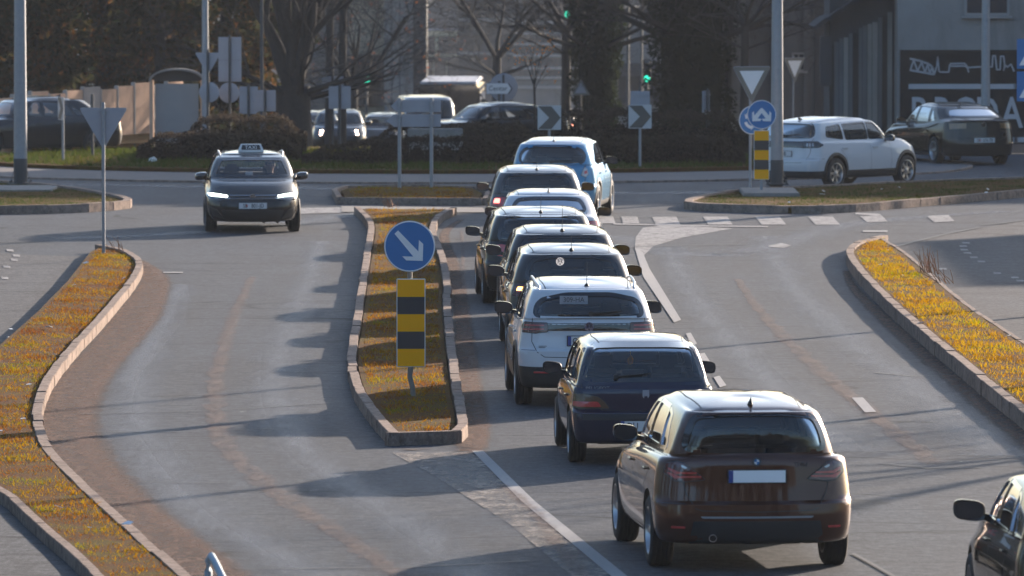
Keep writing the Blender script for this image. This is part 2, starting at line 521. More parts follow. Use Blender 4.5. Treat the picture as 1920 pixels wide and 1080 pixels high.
def kerb(parent, pts, h=0.15, w=0.15, step=1.0, side=0, closed=False, joined=False):
    """side: which way the stones lie from the line (+1 left of travel)"""
    L = smooth_line(list(pts) + ([pts[0]] if closed else []), step)
    if (h, w) not in STONES: STONES[(h, w)] = stone_mesh(h, w)
    me = STONES[(h, w)]
    if not me.materials: me.materials.append(M_KERB)
    for a, b in zip(L, L[1:]):
        d = b - a
        n = Vector((-d.y, d.x)).normalized() * (side * w / 2)
        o = bpy.data.objects.new('kerb_stone', me)
        COL.objects.link(o)
        o.parent = parent
        o.location = (a.x + n.x + rnd.gauss(0, .003), a.y + n.y + rnd.gauss(0, .003), rnd.gauss(0, 0.003))
        o.rotation_euler = (rnd.gauss(0, .012), rnd.gauss(0, .003), math.atan2(d.y, d.x) + rnd.gauss(0, .005))
        o.scale = (d.length, 1, 1)
    return L

def soil_mat():
    m, nt, b = nodes('turf_soil')
    v = coords(nt)
    f = noise(nt, v, 2.2, 7, 0.7); g = noise(nt, v, 25, 5, 0.7)
    c = ramp(nt, f, [(0.32, (0.10, 0.028, 0.007)), (0.48, (0.11, 0.046, 0.006)), (0.62, (0.10, 0.070, 0.004)), (0.8, (0.06, 0.065, 0.006))])
    c = mixc(nt, ramp(nt, g, [(0.35, 0.7), (0.55, 0.0)]), c, (0.03, 0.02, 0.012))
    nt.links.new(c, b.inputs['Base Color']); b.inputs['Roughness'].default_value = 1.0
    b.inputs['Specular IOR Level'].default_value = 0.1
    bump(nt, b, g, 0.9, 0.05)
    return m
def blade_mat(name, stops):
    m = bpy.data.materials.new(name); m.use_nodes = True
    nt = m.node_tree; nt.nodes.clear()
    out = N(nt, 'ShaderNodeOutputMaterial')
    v = coords(nt)
    geo = N(nt, 'ShaderNodeNewGeometry')
    f = math_(nt, 'ADD', math_(nt, 'MULTIPLY', noise(nt, v, 0.55, 7, 0.8), 0.85), math_(nt, 'MULTIPLY', geo.outputs['Random Per Island'], 0.12))
    c = ramp(nt, f, stops)
    d = N(nt, 'ShaderNodeBsdfDiffuse'); t = N(nt, 'ShaderNodeBsdfTranslucent')
    nt.links.new(c, d.inputs[0]); nt.links.new(c, t.inputs[0])
    mx = N(nt, 'ShaderNodeMixShader'); mx.inputs[0].default_value = 0.5
    nt.links.new(d.outputs[0], mx.inputs[1]); nt.links.new(t.outputs[0], mx.inputs[2])
    nt.links.new(mx.outputs[0], out.inputs[0])
    return m
M_SOIL = soil_mat()
M_BLADE = blade_mat('winter_turf', [(0.34, (0.17, 0.046, 0.004)), (0.44, (0.22, 0.082, 0.003)), (0.52, (0.32, 0.175, 0.002)), (0.60, (0.20, 0.19, 0.003)), (0.68, (0.07, 0.15, 0.005))])
M_BLADEY = blade_mat('yellow_turf', [(0.34, (0.24, 0.085, 0.003)), (0.44, (0.36, 0.18, 0.002)), (0.53, (0.46, 0.28, 0.002)), (0.61, (0.24, 0.27, 0.004)), (0.70, (0.07, 0.18, 0.006))])
M_BLADEG = blade_mat('green_turf', [(0.32, (0.085, 0.055, 0.012)), (0.45, (0.06, 0.075, 0.012)), (0.65, (0.03, 0.068, 0.010))])

def point_in(P, x, y):
    """numpy even-odd test"""
    ins = np.zeros(len(x), bool)
    n = len(P)
    for i in range(n):
        x1, y1 = P[i]; x2, y2 = P[(i + 1) % n]
        c = ((y1 > y) != (y2 > y)) & (x < (x2 - x1) * (y - y1) / ((y2 - y1) if y2 != y1 else 1e-9) + x1)
        ins ^= c
    return ins
def grass(poly, z, density, label, mat=None, seed=1, hmin=0.015, hmax=0.055, wid=0.016):
    rs = np.random.RandomState(seed)
    P = np.array([(p[0], p[1]) for p in poly])
    lo, hi = P.min(0), P.max(0)
    n = int((hi - lo).prod() * density)
    x = rs.uniform(lo[0], hi[0], n); y = rs.uniform(lo[1], hi[1], n)
    k = point_in([tuple(p) for p in P], x, y)
    x, y = x[k], y[k]
    # clumps: longer and thicker where a slow wave field is high
    cl = np.sin(x * 3.1 + 1.3 * np.sin(y * 1.7)) * np.sin(y * 2.3 + 1.1 * np.sin(x * 2.9)) * 0.5 + 0.5
    keep = rs.rand(len(x)) < 0.45 + 0.55 * cl
    x, y, cl = x[keep], y[keep], cl[keep]
    n = len(x)
    h = (hmin + (hmax - hmin) * rs.rand(n) ** 1.6) * (0.6 + 0.8 * cl)
    a = rs.uniform(0, 2 * pi, n); w = wid * rs.uniform(0.6, 1.4, n)
    lx, ly = rs.normal(0, 0.6, n) * h, rs.normal(0, 0.6, n) * h
    V = np.zeros((n, 3, 3))
    zz = np.array([gz(t) for t in y]) + z - 0.01
    V[:, 0] = np.stack([x - np.cos(a) * w / 2, y - np.sin(a) * w / 2, zz], 1)
    V[:, 1] = np.stack([x + np.cos(a) * w / 2, y + np.sin(a) * w / 2, zz], 1)
    V[:, 2] = np.stack([x + lx, y + ly, zz + h], 1)
    me = bpy.data.meshes.new('grass')
    me.vertices.add(3 * n); me.vertices.foreach_set('co', V.reshape(-1))
    me.loops.add(3 * n); me.loops.foreach_set('vertex_index', np.arange(3 * n, dtype=np.int32))
    me.polygons.add(n); me.polygons.foreach_set('loop_start', np.arange(0, 3 * n, 3, dtype=np.int32))
    me.update(); me.validate()
    return tag(link('grass', me, mat or M_BLADE), label, 'grass', kind='stuff')
def litter(poly, z, n, seed):
    """a few pale scraps and dead leaves lying in the turf, joined"""
    rs = random.Random(seed); mb = MB()
    P = [(p[0], p[1]) for p in poly]
    lo = [min(p[i] for p in P) for i in (0, 1)]; hi = [max(p[i] for p in P) for i in (0, 1)]
    while n > 0:
        x, y = rs.uniform(lo[0], hi[0]), rs.uniform(lo[1], hi[1])
        if not point_in(P, np.array([x]), np.array([y]))[0]: continue
        s = rs.uniform(0.02, 0.06)
        mb.prism([(-s, -s * .6), (s * .8, -s * .5), (s, s * .5), (-s * .3, s * .8)], 0.006, Matrix.Translation((x, y, z + 0.03)) @ Matrix.Rotation(rs.uniform(0, 6), 4, 'Z') @ Matrix.Rotation(rs.uniform(-.5, .5), 4, 'X'))
        n -= 1
    return mb
def solid(name, poly, top, mat, kind='structure', bottom=-0.05):
    mb = MB(); P = [(p[0], p[1]) for p in poly]
    bm = bmesh.new()
    vs = [bm.verts.new((p[0], p[1], top)) for p in P]
    f = bm.faces.new(vs); f.normal_update()
    bmesh.ops.triangulate(bm, faces=[f])
    ret = bmesh.ops.extrude_face_region(bm, geom=bm.faces[:])
    for g in ret['geom']:
        if isinstance(g, bmesh.types.BMVert): g.co.z = bottom
    bmesh.ops.recalc_face_normals(bm, faces=bm.faces)
    me = bpy.data.meshes.new(name); bm.to_mesh(me); bm.free()
    return tag(link(name, me, mat), kind=kind)
def inset(poly, d):
    P = [Vector((p[0], p[1])) for p in poly]; n = len(P)
    area = sum(P[i].x * P[(i + 1) % n].y - P[(i + 1) % n].x * P[i].y for i in range(n))
    sg = 1 if area > 0 else -1
    out = []
    for i in range(n):
        a = (P[i] - P[i - 1]).normalized(); b = (P[(i + 1) % n] - P[i]).normalized()
        na = Vector((-a.y, a.x)); nb = Vector((-b.y, b.x))
        m = (na + nb)
        m = m.normalized() if m.length > 1e-4 else na
        out.append(P[i] + m * sg * d / max(0.5, m.dot(na)))
    return out

# central island between the two carriageways
ci = g2((866, 832), (876, 822), (875, 798), (862, 728), (846, 600), (845, 545), (834, 493), (819, 455), (818, 436), (829, 417), (857, 403))
ci_l = g2((664, 402), (682, 420), (690, 440), (684, 480), (672, 554), (661, 624), (651, 690), (664, 750), (690, 790), (722, 829), (745, 838), (866, 832))
right = smooth_line(ci, 0.5); left = smooth_line(ci_l, 0.5)
isl_poly = inset([(p.x, p.y) for p in left] + [(p.x, p.y) for p in right[1:]], 0.14)
isl = solid('central_island', isl_poly, 0.115, M_SOIL)
kerb(isl, ci, 0.15, 0.12, 1.0, 1)
kerb(isl, ci_l, 0.15, 0.12, 1.0, 1)
grass(inset(isl_poly, 0.06), 0.115, 520, 'rusty winter turf on the long island between the two carriageways', seed=2)
# small island with the direction sign
si = g2((641, 383), (905, 385), (911, 372), (890, 362), (770, 359), (652, 361), (633, 367))
sis = solid('sign_island', inset(si, 0.08), 0.115, M_SOIL)
for a, b in zip(si, si[1:] + si[:1]): kerb(sis, [a, b], 0.15, 0.12, 1.0, -1 if True else 1)
grass(inset(si, 0.25), 0.115, 420, 'orange brown turf on the short island under the pair of sign poles', seed=3)
# left verge, kerb towards the carriageway
lv_k = g2((190, 474), (238, 484), (263, 500), (268, 515), (255, 540), (228, 575), (190, 620), (140, 675), (100, 730), (82, 775), (80, 810), (92, 850), (125, 890), (175, 940), (240, 1000), (310, 1062), (390, 1130), (520, 1240))
lv_o = g2((164, 484), (120, 540), (62, 600), (0, 655), (-120, 760), (-170, 850), (-90, 900), (0, 945), (50, 990), (100, 1035), (150, 1080), (230, 1160), (330, 1240))
lk = smooth_line(lv_k, 0.5)
lv_poly = [(p.x, p.y) for p in lk] + list(reversed(lv_o))
lv = solid('left_verge', inset(lv_poly, 0.06), 0.115, M_SOIL)
kerb(lv, lv_k[:11], 0.15, 0.12, 1.0, -1)
kerb(lv, lv_k[10:], 0.125, 0.12, 1.0, -1)
kerb(lv, lv_o[6:], 0.13, 0.10, 1.0, 1)
grass(inset(lv_poly, 0.14), 0.115, 620, 'golden brown turf on the left verge beside the sunlit kerb', seed=4)
litter(lv_poly, 0.12, 16, 3).build('litter', M_WHITE, lv)
# right verge
rv_k = g2((1652, 462), (1610, 472), (1590, 484), (1588, 500), (1608, 530), (1655, 580), (1720, 640), (1800, 708), (1880, 775), (1960, 840), (2080, 940))
rv_o = g2((1652, 462), (1700, 492), (1745, 530), (1800, 578), (1860, 622), (1930, 668), (2010, 720), (2120, 790))
rk = smooth_line(rv_k, 0.5)
rv_poly = [(p.x, p.y) for p in rk] + list(reversed(rv_o[1:]))
rv = solid('right_verge', inset(rv_poly, 0.06), 0.165, M_SOIL)
kerb(rv, rv_k, 0.20, 0.13, 1.0, 1)
kerb(rv, rv_o, 0.17, 0.08, 1.0, -1)
grass(inset(rv_poly, 0.20), 0.165, 620, 'bright yellow turf on the right verge above the tall kerb', M_BLADEY, seed=5, hmax=0.075)
litter(rv_poly, 0.17, 7, 9).build('litter', M_WHITE, rv)
# left lamp island, in the shade
li = g2((-700, 402), (0, 402), (150, 399), (238, 392), (245, 386), (205, 376), (120, 362), (0, 352), (-700, 345))
lis = solid('left_lamp_island', inset(li, 0.08), 0.125, M_SOIL)
kerb(lis, li[1:8], 0.17, 0.17, 1.0, 1)
grass(inset(li, 0.25)[1:8], 0.125, 420, 'green turf on the shaded island round the left lamp post', M_BLADEG, seed=6)
# right lamp island
ri = g2((1284, 388), (1300, 395), (1480, 401), (1600, 398), (1700, 390), (1800, 381), (1920, 370), (2300, 335), (2300, 310), (1920, 345), (1700, 352), (1550, 360), (1400, 367), (1330, 376))
ris = solid('right_lamp_island', inset(ri, 0.08), 0.125, M_SOIL)
kerb(ris, ri[:8], 0.16, 0.17, 1.0, 1)
kerb(ris, [ri[0]] + ri[:8:-1][:5], 0.16, 0.17, 1.0, -1)
grass(inset(ri, 0.22), 0.125, 380, 'dull green turf on the shaded island round the right lamp post', M_BLADEG, seed=7)
litter(ri[1:12], 0.13, 8, 5).build('litter', M_WHITE, ris)
# roundabout: apron ring and raised turf
def ell(cx, cy, a, b, n=96): return [(cx + a * cos(2 * pi * i / n), cy + b * sin(2 * pi * i / n)) for i in range(n)]
RC = (-2.0, 171.5)
ap = solid('roundabout_apron', ell(-2.0, 169.5, 12.8, 10.9), 0.035, M_APRON)
kerb(ap, ell(-2.0, 169.5, 12.85, 10.95, 48), 0.045, 0.12, 1.0, 1, closed=True)
rt = solid('roundabout_turf', ell(-2.0, 172.2, 11.0, 8.4), 0.12, M_SOIL)
grass(ell(-2.0, 172.2, 10.8, 8.2), 0.12, 260, 'green turf ring around the dark hedges of the roundabout', M_BLADEG, seed=8, hmax=0.14, wid=0.03)
# pavements beside the carriageways
sheet('left_pavement', g2((-900, 400), (-100, 470), (60, 478), (160, 482), (120, 545), (60, 606), (0, 660), (-200, 800), (-900, 900)), M_PAVE)
sheet('lower_left_pavement', g2((-900, 850), (-170, 880), (0, 975), (60, 1030), (110, 1085), (200, 1240), (-900, 1240)), M_PAVE, 0.06)
sheet('right_pavement', g2((1655, 470), (1740, 447), (1840, 428), (1920, 414), (2300, 380), (2600, 760), (2140, 800), (1930, 672), (1800, 582), (1700, 497)), M_PAVE)
sheet('verge_behind_roundabout', [(-40, 184), (-8, 186), (-8, 196), (-40, 196)], M_SOIL, 0.01)

# dirt along the kerbs, dust trails
ribbon('gutter_dirt', g2((250, 485), (290, 520), (270, 570), (225, 635), (165, 700), (125, 765), (120, 820), (155, 880), (225, 950), (310, 1020), (420, 1110)), [0.5, 1.0, 1.5, 1.3, 1.5, 1.8, 1.6, 1.5], M_DIRT, 0.006, 0.3)
ribbon('gutter_dirt', g2((868, 410), (834, 440), (850, 500), (862, 560), (878, 700), (892, 800), (880, 850)), [0.3, 0.5, 0.55, 0.7, 0.8], M_DIRT, 0.008, 0.35)
ribbon('gutter_dirt', g2((1585, 505), (1600, 540), (1660, 600), (1750, 680), (1850, 765), (2000, 890)), [0.3, 0.7, 0.8, 0.9], M_DIRT, 0.008, 0.4)
ribbon('gutter_dirt', g2((700, 836), (790, 845), (880, 840)), 0.6, M_DIRT, 0.008, 0.4)
ribbon('dust_trail', g2((475, 515), (440, 590), (412, 680), (402, 760), (425, 840), (500, 910), (600, 980), (720, 1060), (800, 1120)), [0.6, 0.9, 1.1, 1.2, 1.3, 1.1], M_DUST, 0.010, 0.45)
ribbon('dust_trail', g2((1380, 520), (1430, 590), (1520, 680), (1640, 780), (1760, 880)), [0.6, 1.0, 1.2, 1.2], M_DUST, 0.010, 0.45)
ribbon('dust_trail', g2((930, 900), (1000, 960), (1060, 1040), (1100, 1100)), [0.5, .8, .8], M_DUST, 0.014, 0.45)
T = 'wheel_track_sheen'
ribbon(T, g2((345, 530), (295, 620), (262, 700), (255, 780), (300, 880), (400, 970), (520, 1040), (640, 1110)), [1.3, 1.8, 2.0, 2.0], M_TRACK, 0.005, .48)
ribbon(T, g2((600, 450), (575, 540), (545, 620), (520, 700), (530, 790), (610, 880), (740, 970), (860, 1060), (930, 1120)), [1.3, 1.7, 1.9, 1.9], M_TRACK, 0.005, .48)
ribbon(T, g2((1250, 460), (1290, 540), (1370, 640), (1480, 750), (1600, 850)), [1.5, 1.9, 2.1], M_TRACK, 0.005, .48)
ribbon(T, g2((1430, 440), (1490, 540), (1600, 640), (1730, 740), (1880, 860)), [1.8, 2.2, 2.2], M_TRACK, 0.005, .48)
RD = 'rusty_dust'
ribbon(RD, g2((268, 488), (305, 530), (285, 590), (240, 650), (190, 710), (160, 770), (160, 830), (200, 890), (275, 955), (370, 1020), (480, 1100)), [.5, .9, 1.0, .9, 1.0, 1.1], M_RUSTD, 0.007, 0.45)
ribbon(RD, g2((880, 700), (905, 790), (890, 850), (820, 852)), [.5, 1.0, .6], M_RUSTD, 0.010, 0.45)
ribbon(RD, g2((865, 430), (872, 560), (885, 690)), [.3, .5], M_RUSTD, 0.010, 0.45)
ribbon(T, g2((60, 450), (300, 440), (500, 425), (700, 395)), [1.5, 3, 3, 1.5], M_TRACK, 0.005, .48)
ribbon(T, g2((1130, 440), (1350, 480), (1600, 420), (1900, 395)), [2, 3.5, 3, 2], M_TRACK, 0.0055, .48)
ribbon(T, g2((0, 345), (500, 352), (1200, 362), (1500, 352), (1920, 330)), [3, 4, 4, 3], M_TRACK, 0.005, .48)
# road markings
sheet('worn_hatched_marking', g2((735, 850), (905, 847), (1000, 942), (1170, 1084), (1075, 1084), (956, 984), (820, 897)), M_PAINTW, 0.008)
def marking(*px, mat=None, z=0.012): return sheet('road_marking', g2(*px), mat or M_PAINT, z)
marking((885, 847), (906, 847), (1003, 942), (1178, 1084), (1148, 1084), (978, 942))
sheet('painted_arrow_base', g2((1190, 470), (1192, 445), (1205, 428), (1240, 423), (1340, 427), (1375, 429), (1280, 446), (1225, 462), (1207, 480)), M_PAINTF, 0.008)
marking((1190, 465), (1205, 474), (1218, 505), (1277, 601), (1264, 606), (1206, 520))
marking((1286, 627), (1295, 625), (1307, 646), (1297, 650))
marking((1310, 665), (1321, 663), (1334, 684), (1322, 688))
marking((1338, 709), (1349, 706), (1362, 724), (1350, 728))
marking((1597, 747), (1618, 747), (1643, 774), (1622, 775))
for x, sh in ((1222, 2), (1318, 4), (1416, 6), (1515, 8)):
    marking((x, 407), (x + 46, 407), (x + 52 + sh, 422), (x + 6 + sh, 422), mat=M_PAINTF, z=0.010)
for x in (1612, 1738):
    marking((x, 406), (x + 40, 404), (x + 52, 416), (x + 14, 418), mat=M_PAINTF)
for x in (1120, 1165): marking((x, 407), (x + 30, 407), (x + 34, 420), (x + 3, 420), mat=M_PAINTF)
marking((1150, 420), (1340, 424), (1440, 425), (1440, 427), (1340, 426), (1150, 422))
marking((1618, 433), (1664, 433), (1664, 436), (1618, 436))
marking((1604, 400), (1650, 402), (1652, 405), (1604, 403))
marking((1440, 462), (1465, 457), (1484, 461), (1470, 466), (1442, 464), mat=M_PAINTF)
marking((560, 391), (640, 390), (640, 400), (560, 402), mat=M_PAINTF)
marking((640, 388), (905, 391), (912, 400), (640, 399), mat=M_CONC, z=0.02)
marking((306, 511), (343, 511), (343, 513), (306, 513))
for px, py in ((12, 468), (24, 478), (20, 486), (6, 499), (2, 520)):
    marking((px, py), (px + 13, py + 1), (px + 14, py + 5), (px + 1, py + 4), mat=M_PAINTF)
for i, (px, py) in enumerate(((1803, 455), (1798, 461), (1800, 468), (1806, 474), (1818, 482), (1832, 490), (1862, 512), (1895, 520), (1905, 526), (1760, 504))):
    marking((px, py), (px + 14, py), (px + 16, py + 3), (px + 2, py + 3), mat=M_PAINTF)
# thin dark lines running across the asphalt
M_DARKLINE = plain('dark_road_line', (0.02, 0.02, 0.021), 0.6, var=0.3, scale=8)
for pts, w in (((0, 583), (180, 580), (380, 571), (640, 563)), .022), (((480, 607), (700, 604), (845, 600)), .02), (((150, 778), (420, 770), (640, 755)), .02), (((120, 810), (300, 812), (520, 805)), .018), \
              (((260, 905), (360, 908), (440, 906)), .02), (((440, 1068), (760, 1066), (1010, 1052)), .022), (((0, 546), (140, 546), (250, 545)), .02), (((270, 500), (400, 508), (520, 511)), .018), \
              (((1840, 423), (1870, 421), (1925, 413)), .05), (((1655, 470), (1760, 443), (1840, 427)), .05), (((1640, 700), (1700, 706), (1760, 706)), .03), (((1100, 411), (1200, 408), (1300, 406)), .05), \
              (((1150, 466), (1280, 461), (1400, 459)), .05), (((1650, 870), (1760, 880), (1840, 878)), .02), (((1600, 1040), (1640, 1062), (1680, 1085)), .02):
    ribbon('dark_road_line', g2(*pts), w * 2.0, M_DARKLINE, 0.014, 0.05)
# ------------------------------------------------------------------ vehicles
KEYF = ('xr', 'xf', 'w', 'zr', 'zm', 'zf', 'cr', 'cf', 'br', 'bf', 'tr', 'tf', 'cz')
def half_ring(k, NR=12, NC=8, NS=44, NF=12):
    xr, xf, w, zr, zm, zf, cr, cf, br, bf, tr, tf, cz = k
    cr = min(cr, w * 0.8); cf = min(cf, w * 0.8)
    L = xf - xr
    P = []
    for i in range(NR): P.append((xr, (w - cr) * i / NR))
    for i in range(NC):
        a = pi / 2 * i / NC
        P.append((xr + cr * (1 - cos(a)), w - cr + cr * sin(a)))
    for i in range(NS): P.append((xr + cr + (L - cr - cf) * i / NS, w))
    for i in range(NC):
        a = pi / 2 * i / NC
        P.append((xf - cf + cf * sin(a), w - cf + cf * cos(a)))
    for i in range(NF + 1): P.append((xf, (w - cf) * (1 - i / NF)))
    out = []
    xm = (xr + xf) / 2
    for x, y in P:
        q = min(1.0, abs(y) / max(w, 1e-6))
        t = (x - xr) / max(L, 1e-6)
        z = zr * (1 - t) * (1 - 2 * t) + zm * 4 * t * (1 - t) + zf * t * (2 * t - 1)
        z += cz * (1 - q * q)
        fr = max(0.0, 1 - (x - xr) / (0.30 * L)); ff = max(0.0, 1 - (xf - x) / (0.30 * L))
        x2 = x + br * (q * q) * fr - bf * (q * q) * ff
        yy = y
        if x < xm: yy *= 1 - tr * ((xm - x) / (L / 2)) ** 2.6
        else: yy *= 1 - tf * ((x - xm) / (L / 2)) ** 2.6
        out.append((x2, yy, z))
    return out
def catmull(keys, subs):
    """keys: list of (values, sharp). returns interpolated rows"""
    rows = []
    n = len(keys)
    K = [np.array(k[0], float) for k in keys]; S = [k[1] for k in keys]
    for i in range(n - 1):
        p1, p2 = K[i], K[i + 1]
        p0 = K[i - 1] if i > 0 and not S[i] else p1 * 2 - p2
        p3 = K[i + 2] if i + 2 < n and not S[i + 1] else p2 * 2 - p1
        for j in range(subs):
            t = j / subs
            rows.append(0.5 * (2 * p1 + (p2 - p0) * t + (2 * p0 - 5 * p1 + 4 * p2 - p3) * t * t + (3 * p1 - p0 - 3 * p2 + p3) * t ** 3))
    rows.append(K[-1])
    return rows
def loft(keys, subs=3, mat_of=None, name='body'):
    rows = catmull(keys, subs)
    V, Fc, MI = [], [], []
    m = None
    for r in rows:
        h = half_ring(tuple(r))
        ring = h + [(x, -y, z) for x, y, z in reversed(h[1:-1])]
        m = len(ring); V += ring
    for i in range(len(rows) - 1):
        zc = (rows[i][4] + rows[i + 1][4]) / 2
        for k in range(m):
            k2 = (k + 1) % m
            Fc.append((i * m + k, i * m + k2, (i + 1) * m + k2, (i + 1) * m + k)); 
            MI.append(mat_of(V[i * m + k], V[(i + 1) * m + k2]) if mat_of else 0)
    # bridged end caps: strips across the car
    def cap(b, rev):
        hm = m // 2
        for k in range(0, hm):
            a0, a1 = b + k, b + k + 1
            c0, c1 = b + (m - k) % m, b + (m - k - 1) % m
            f = [a0, a1, c1, c0]
            g = []
            for q in f:
                if q not in g: g.append(q)
            if len(g) >= 3:
                Fc.append(tuple(g if rev else reversed(g))); MI.append(0)
    cap(0, True); cap((len(rows) - 1) * m, False)
    me = bpy.data.meshes.new(name)
    me.from_pydata(V, [], Fc); me.polygons.foreach_set('material_index', MI); me.update()
    bm = bmesh.new(); bm.from_mesh(me)
    bmesh.ops.remove_doubles(bm, verts=bm.verts, dist=1e-5)
    bmesh.ops.recalc_face_normals(bm, faces=bm.faces)
    bm.to_mesh(me); bm.free()
    return me

def chaikin(P, n=2, r=0.25):
    for _ in range(n):
        Q = []
        for i in range(len(P)):
            a, b = P[i], P[(i + 1) % len(P)]
            Q.append((a[0] * (1 - r) + b[0] * r, a[1] * (1 - r) + b[1] * r))
            Q.append((a[0] * r + b[0] * (1 - r), a[1] * r + b[1] * (1 - r)))
        P = Q
    return P
def round_poly(P, rad=0.04, n=4):
    """fillet each corner of a polygon"""
    out = []
    m = len(P)
    for i in range(m):
        a, b, c = Vector(P[i - 1]), Vector(P[i]), Vector(P[(i + 1) % m])
        u, v = (a - b), (c - b)
        r = min(rad, u.length * 0.45, v.length * 0.45)
        p, q = b + u.normalized() * r, b + v.normalized() * r
        for k in range(n + 1):
            t = k / n
            out.append(tuple((1 - t) ** 2 * p + 2 * t * (1 - t) * b + t * t * q))
    return out
def dens(P, d=0.07):
    out = []
    for i in range(len(P)):
        a, b = Vector(P[i]), Vector(P[(i + 1) % len(P)])
        n = max(1, int((b - a).length / d))
        for k in range(n): out.append(tuple(a + (b - a) * (k / n)))
    return out
def ccw(P):
    s = sum(P[i][0] * P[(i + 1) % len(P)][1] - P[(i + 1) % len(P)][0] * P[i][1] for i in range(len(P)))
    return list(P) if s > 0 else list(reversed(P))
def grow(P, d):
    P = ccw(P); n = len(P); out = []
    for i in range(n):
        a = Vector(P[i - 1]); c = Vector(P[(i + 1) % n])
        t = (c - a)
        t = t.normalized() if t.length > 1e-6 else Vector((1, 0))
        out.append((P[i][0] + t.y * d, P[i][1] - t.x * d))
    return out

class Skin:
    """projects flat outlines onto the pristine body surface"""
    def __init__(s, me, L, W, c=0.28):
        s.L, s.W, s.c = L, W, c
        bm = bmesh.new(); bm.from_mesh(me)
        s.bvh = BVHTree.FromBMesh(bm); bm.free()
    def ray(s, kind, u, v):
        L, w, c = s.L, s.W / 2, s.c
        if kind == 'rear': o, d = Vector((-L, u, v)), Vector((1, 0, 0))
        elif kind == 'front': o, d = Vector((L, u, v)), Vector((-1, 0, 0))
        elif kind == 'left': o, d = Vector((u, 3, v)), Vector((0, -1, 0))
        elif kind == 'right': o, d = Vector((u, -3, v)), Vector((0, 1, 0))
        elif kind == 'top': o, d = Vector((u, v, 6)), Vector((0, 0, -1))
        elif kind in ('wrap', 'fwrap'):
            sg = 1 if u >= 0 else -1
            q = abs(u); e = w - c
            if q < e: p, n = Vector((-L / 2, q, v)), Vector((-1, 0, 0))
            elif q < e + c * pi / 2:
                a = (q - e) / c
                p, n = Vector((-L / 2 + c - c * cos(a), e + c * sin(a), v)), Vector((-cos(a), sin(a), 0))
            else: p, n = Vector((-L / 2 + c + (q - e - c * pi / 2), w, v)), Vector((0, 1, 0))
            if kind == 'fwrap': p.x, n.x = -p.x, -n.x
            p.y *= sg; n.y *= sg
            o, d = p + n * 0.6, -n
        return o, d
    def at(s, kind, u, v, off=0.0):
        o, d = s.ray(kind, u, v)
        hit, n, i, _ = s.bvh.ray_cast(o, d)
        if hit is None:
            hit, n, i, _ = s.bvh.find_nearest(o + d * (s.L * 0.4 if kind in ('rear', 'front') else 0.6))
        if n.dot(d) > 0: n = -n
        return hit + n * off, n
    def patch(s, kind, P, off=0.003, rings=(0.88, 0.74, 0.58, 0.40, 0.2, 0.0), skirt=0.014):
        P = dens(ccw(P)); n = len(P)
        cx = sum(p[0] for p in P) / n; cy = sum(p[1] for p in P) / n
        V, Fc = [], []
        def row(f, o):
            b = len(V)
            if f == 0: V.append(s.at(kind, cx, cy, o)[0]); return b
            for p in P: V.append(s.at(kind, cx + (p[0] - cx) * f, cy + (p[1] - cy) * f, o)[0])
            return b
        prev = row(1.0, off - skirt); cur = row(1.0, off)
        for k in range(n): Fc.append((prev + k, prev + (k + 1) % n, cur + (k + 1) % n, cur + k))
        prev = cur
        for f in rings:
            cur = row(f, off)
            if f == 0:
                for k in range(n): Fc.append((prev + k, prev + (k + 1) % n, cur))
            else:
                for k in range(n): Fc.append((prev + k, prev + (k + 1) % n, cur + (k + 1) % n, cur + k))
            prev = cur
        return s._mesh(V, Fc)
    def frame(s, kind, P, dout, din, off=0.003):
        P = dens(ccw(P)); A, B = grow(P, dout), grow(P, -din); n = len(P)
        V = [s.at(kind, p[0], p[1], off - 0.012)[0] for p in A] + [s.at(kind, p[0], p[1], off)[0] for p in A] + [s.at(kind, p[0], p[1], off)[0] for p in B] + [s.at(kind, p[0], p[1], off - 0.02)[0] for p in B]
        Fc = []
        for r in range(3):
            for k in range(n): Fc.append((r * n + k, r * n + (k + 1) % n, (r + 1) * n + (k + 1) % n, (r + 1) * n + k))
        return s._mesh(V, Fc)
    def strip(s, kind, L_, w=0.006, off=0.0015, closed=False):
        P = [Vector(p) for p in L_]
        Q = []
        for a, b in zip(P, P[1:] + ([P[0]] if closed else [])):
            n = max(1, int((b - a).length / 0.08))
            for k in range(n): Q.append(a + (b - a) * (k / n))
        if not closed: Q.append(P[-1])
        V, Fc = [], []
        n = len(Q)
        for i, p in enumerate(Q):
            a = Q[(i - 1) % n] if closed or i > 0 else p
            b = Q[(i + 1) % n] if closed or i < n - 1 else p
            d = (b - a).normalized(); nn = Vector((-d.y, d.x)) * w / 2
            V.append(s.at(kind, p.x + nn.x, p.y + nn.y, off)[0]); V.append(s.at(kind, p.x - nn.x, p.y - nn.y, off)[0])
        for i in range(n if closed else n - 1):
            j = (i + 1) % n
            Fc.append((2 * i, 2 * i + 1, 2 * j + 1, 2 * j))
        return s._mesh(V, Fc, False)
    def _mesh(s, V, Fc, smooth=True):
        me = bpy.data.meshes.new('patch'); me.from_pydata([tuple(v) for v in V], [], Fc); me.update()
        if smooth: me.shade_smooth(); me.set_sharp_from_angle(angle=R(40))
        return me

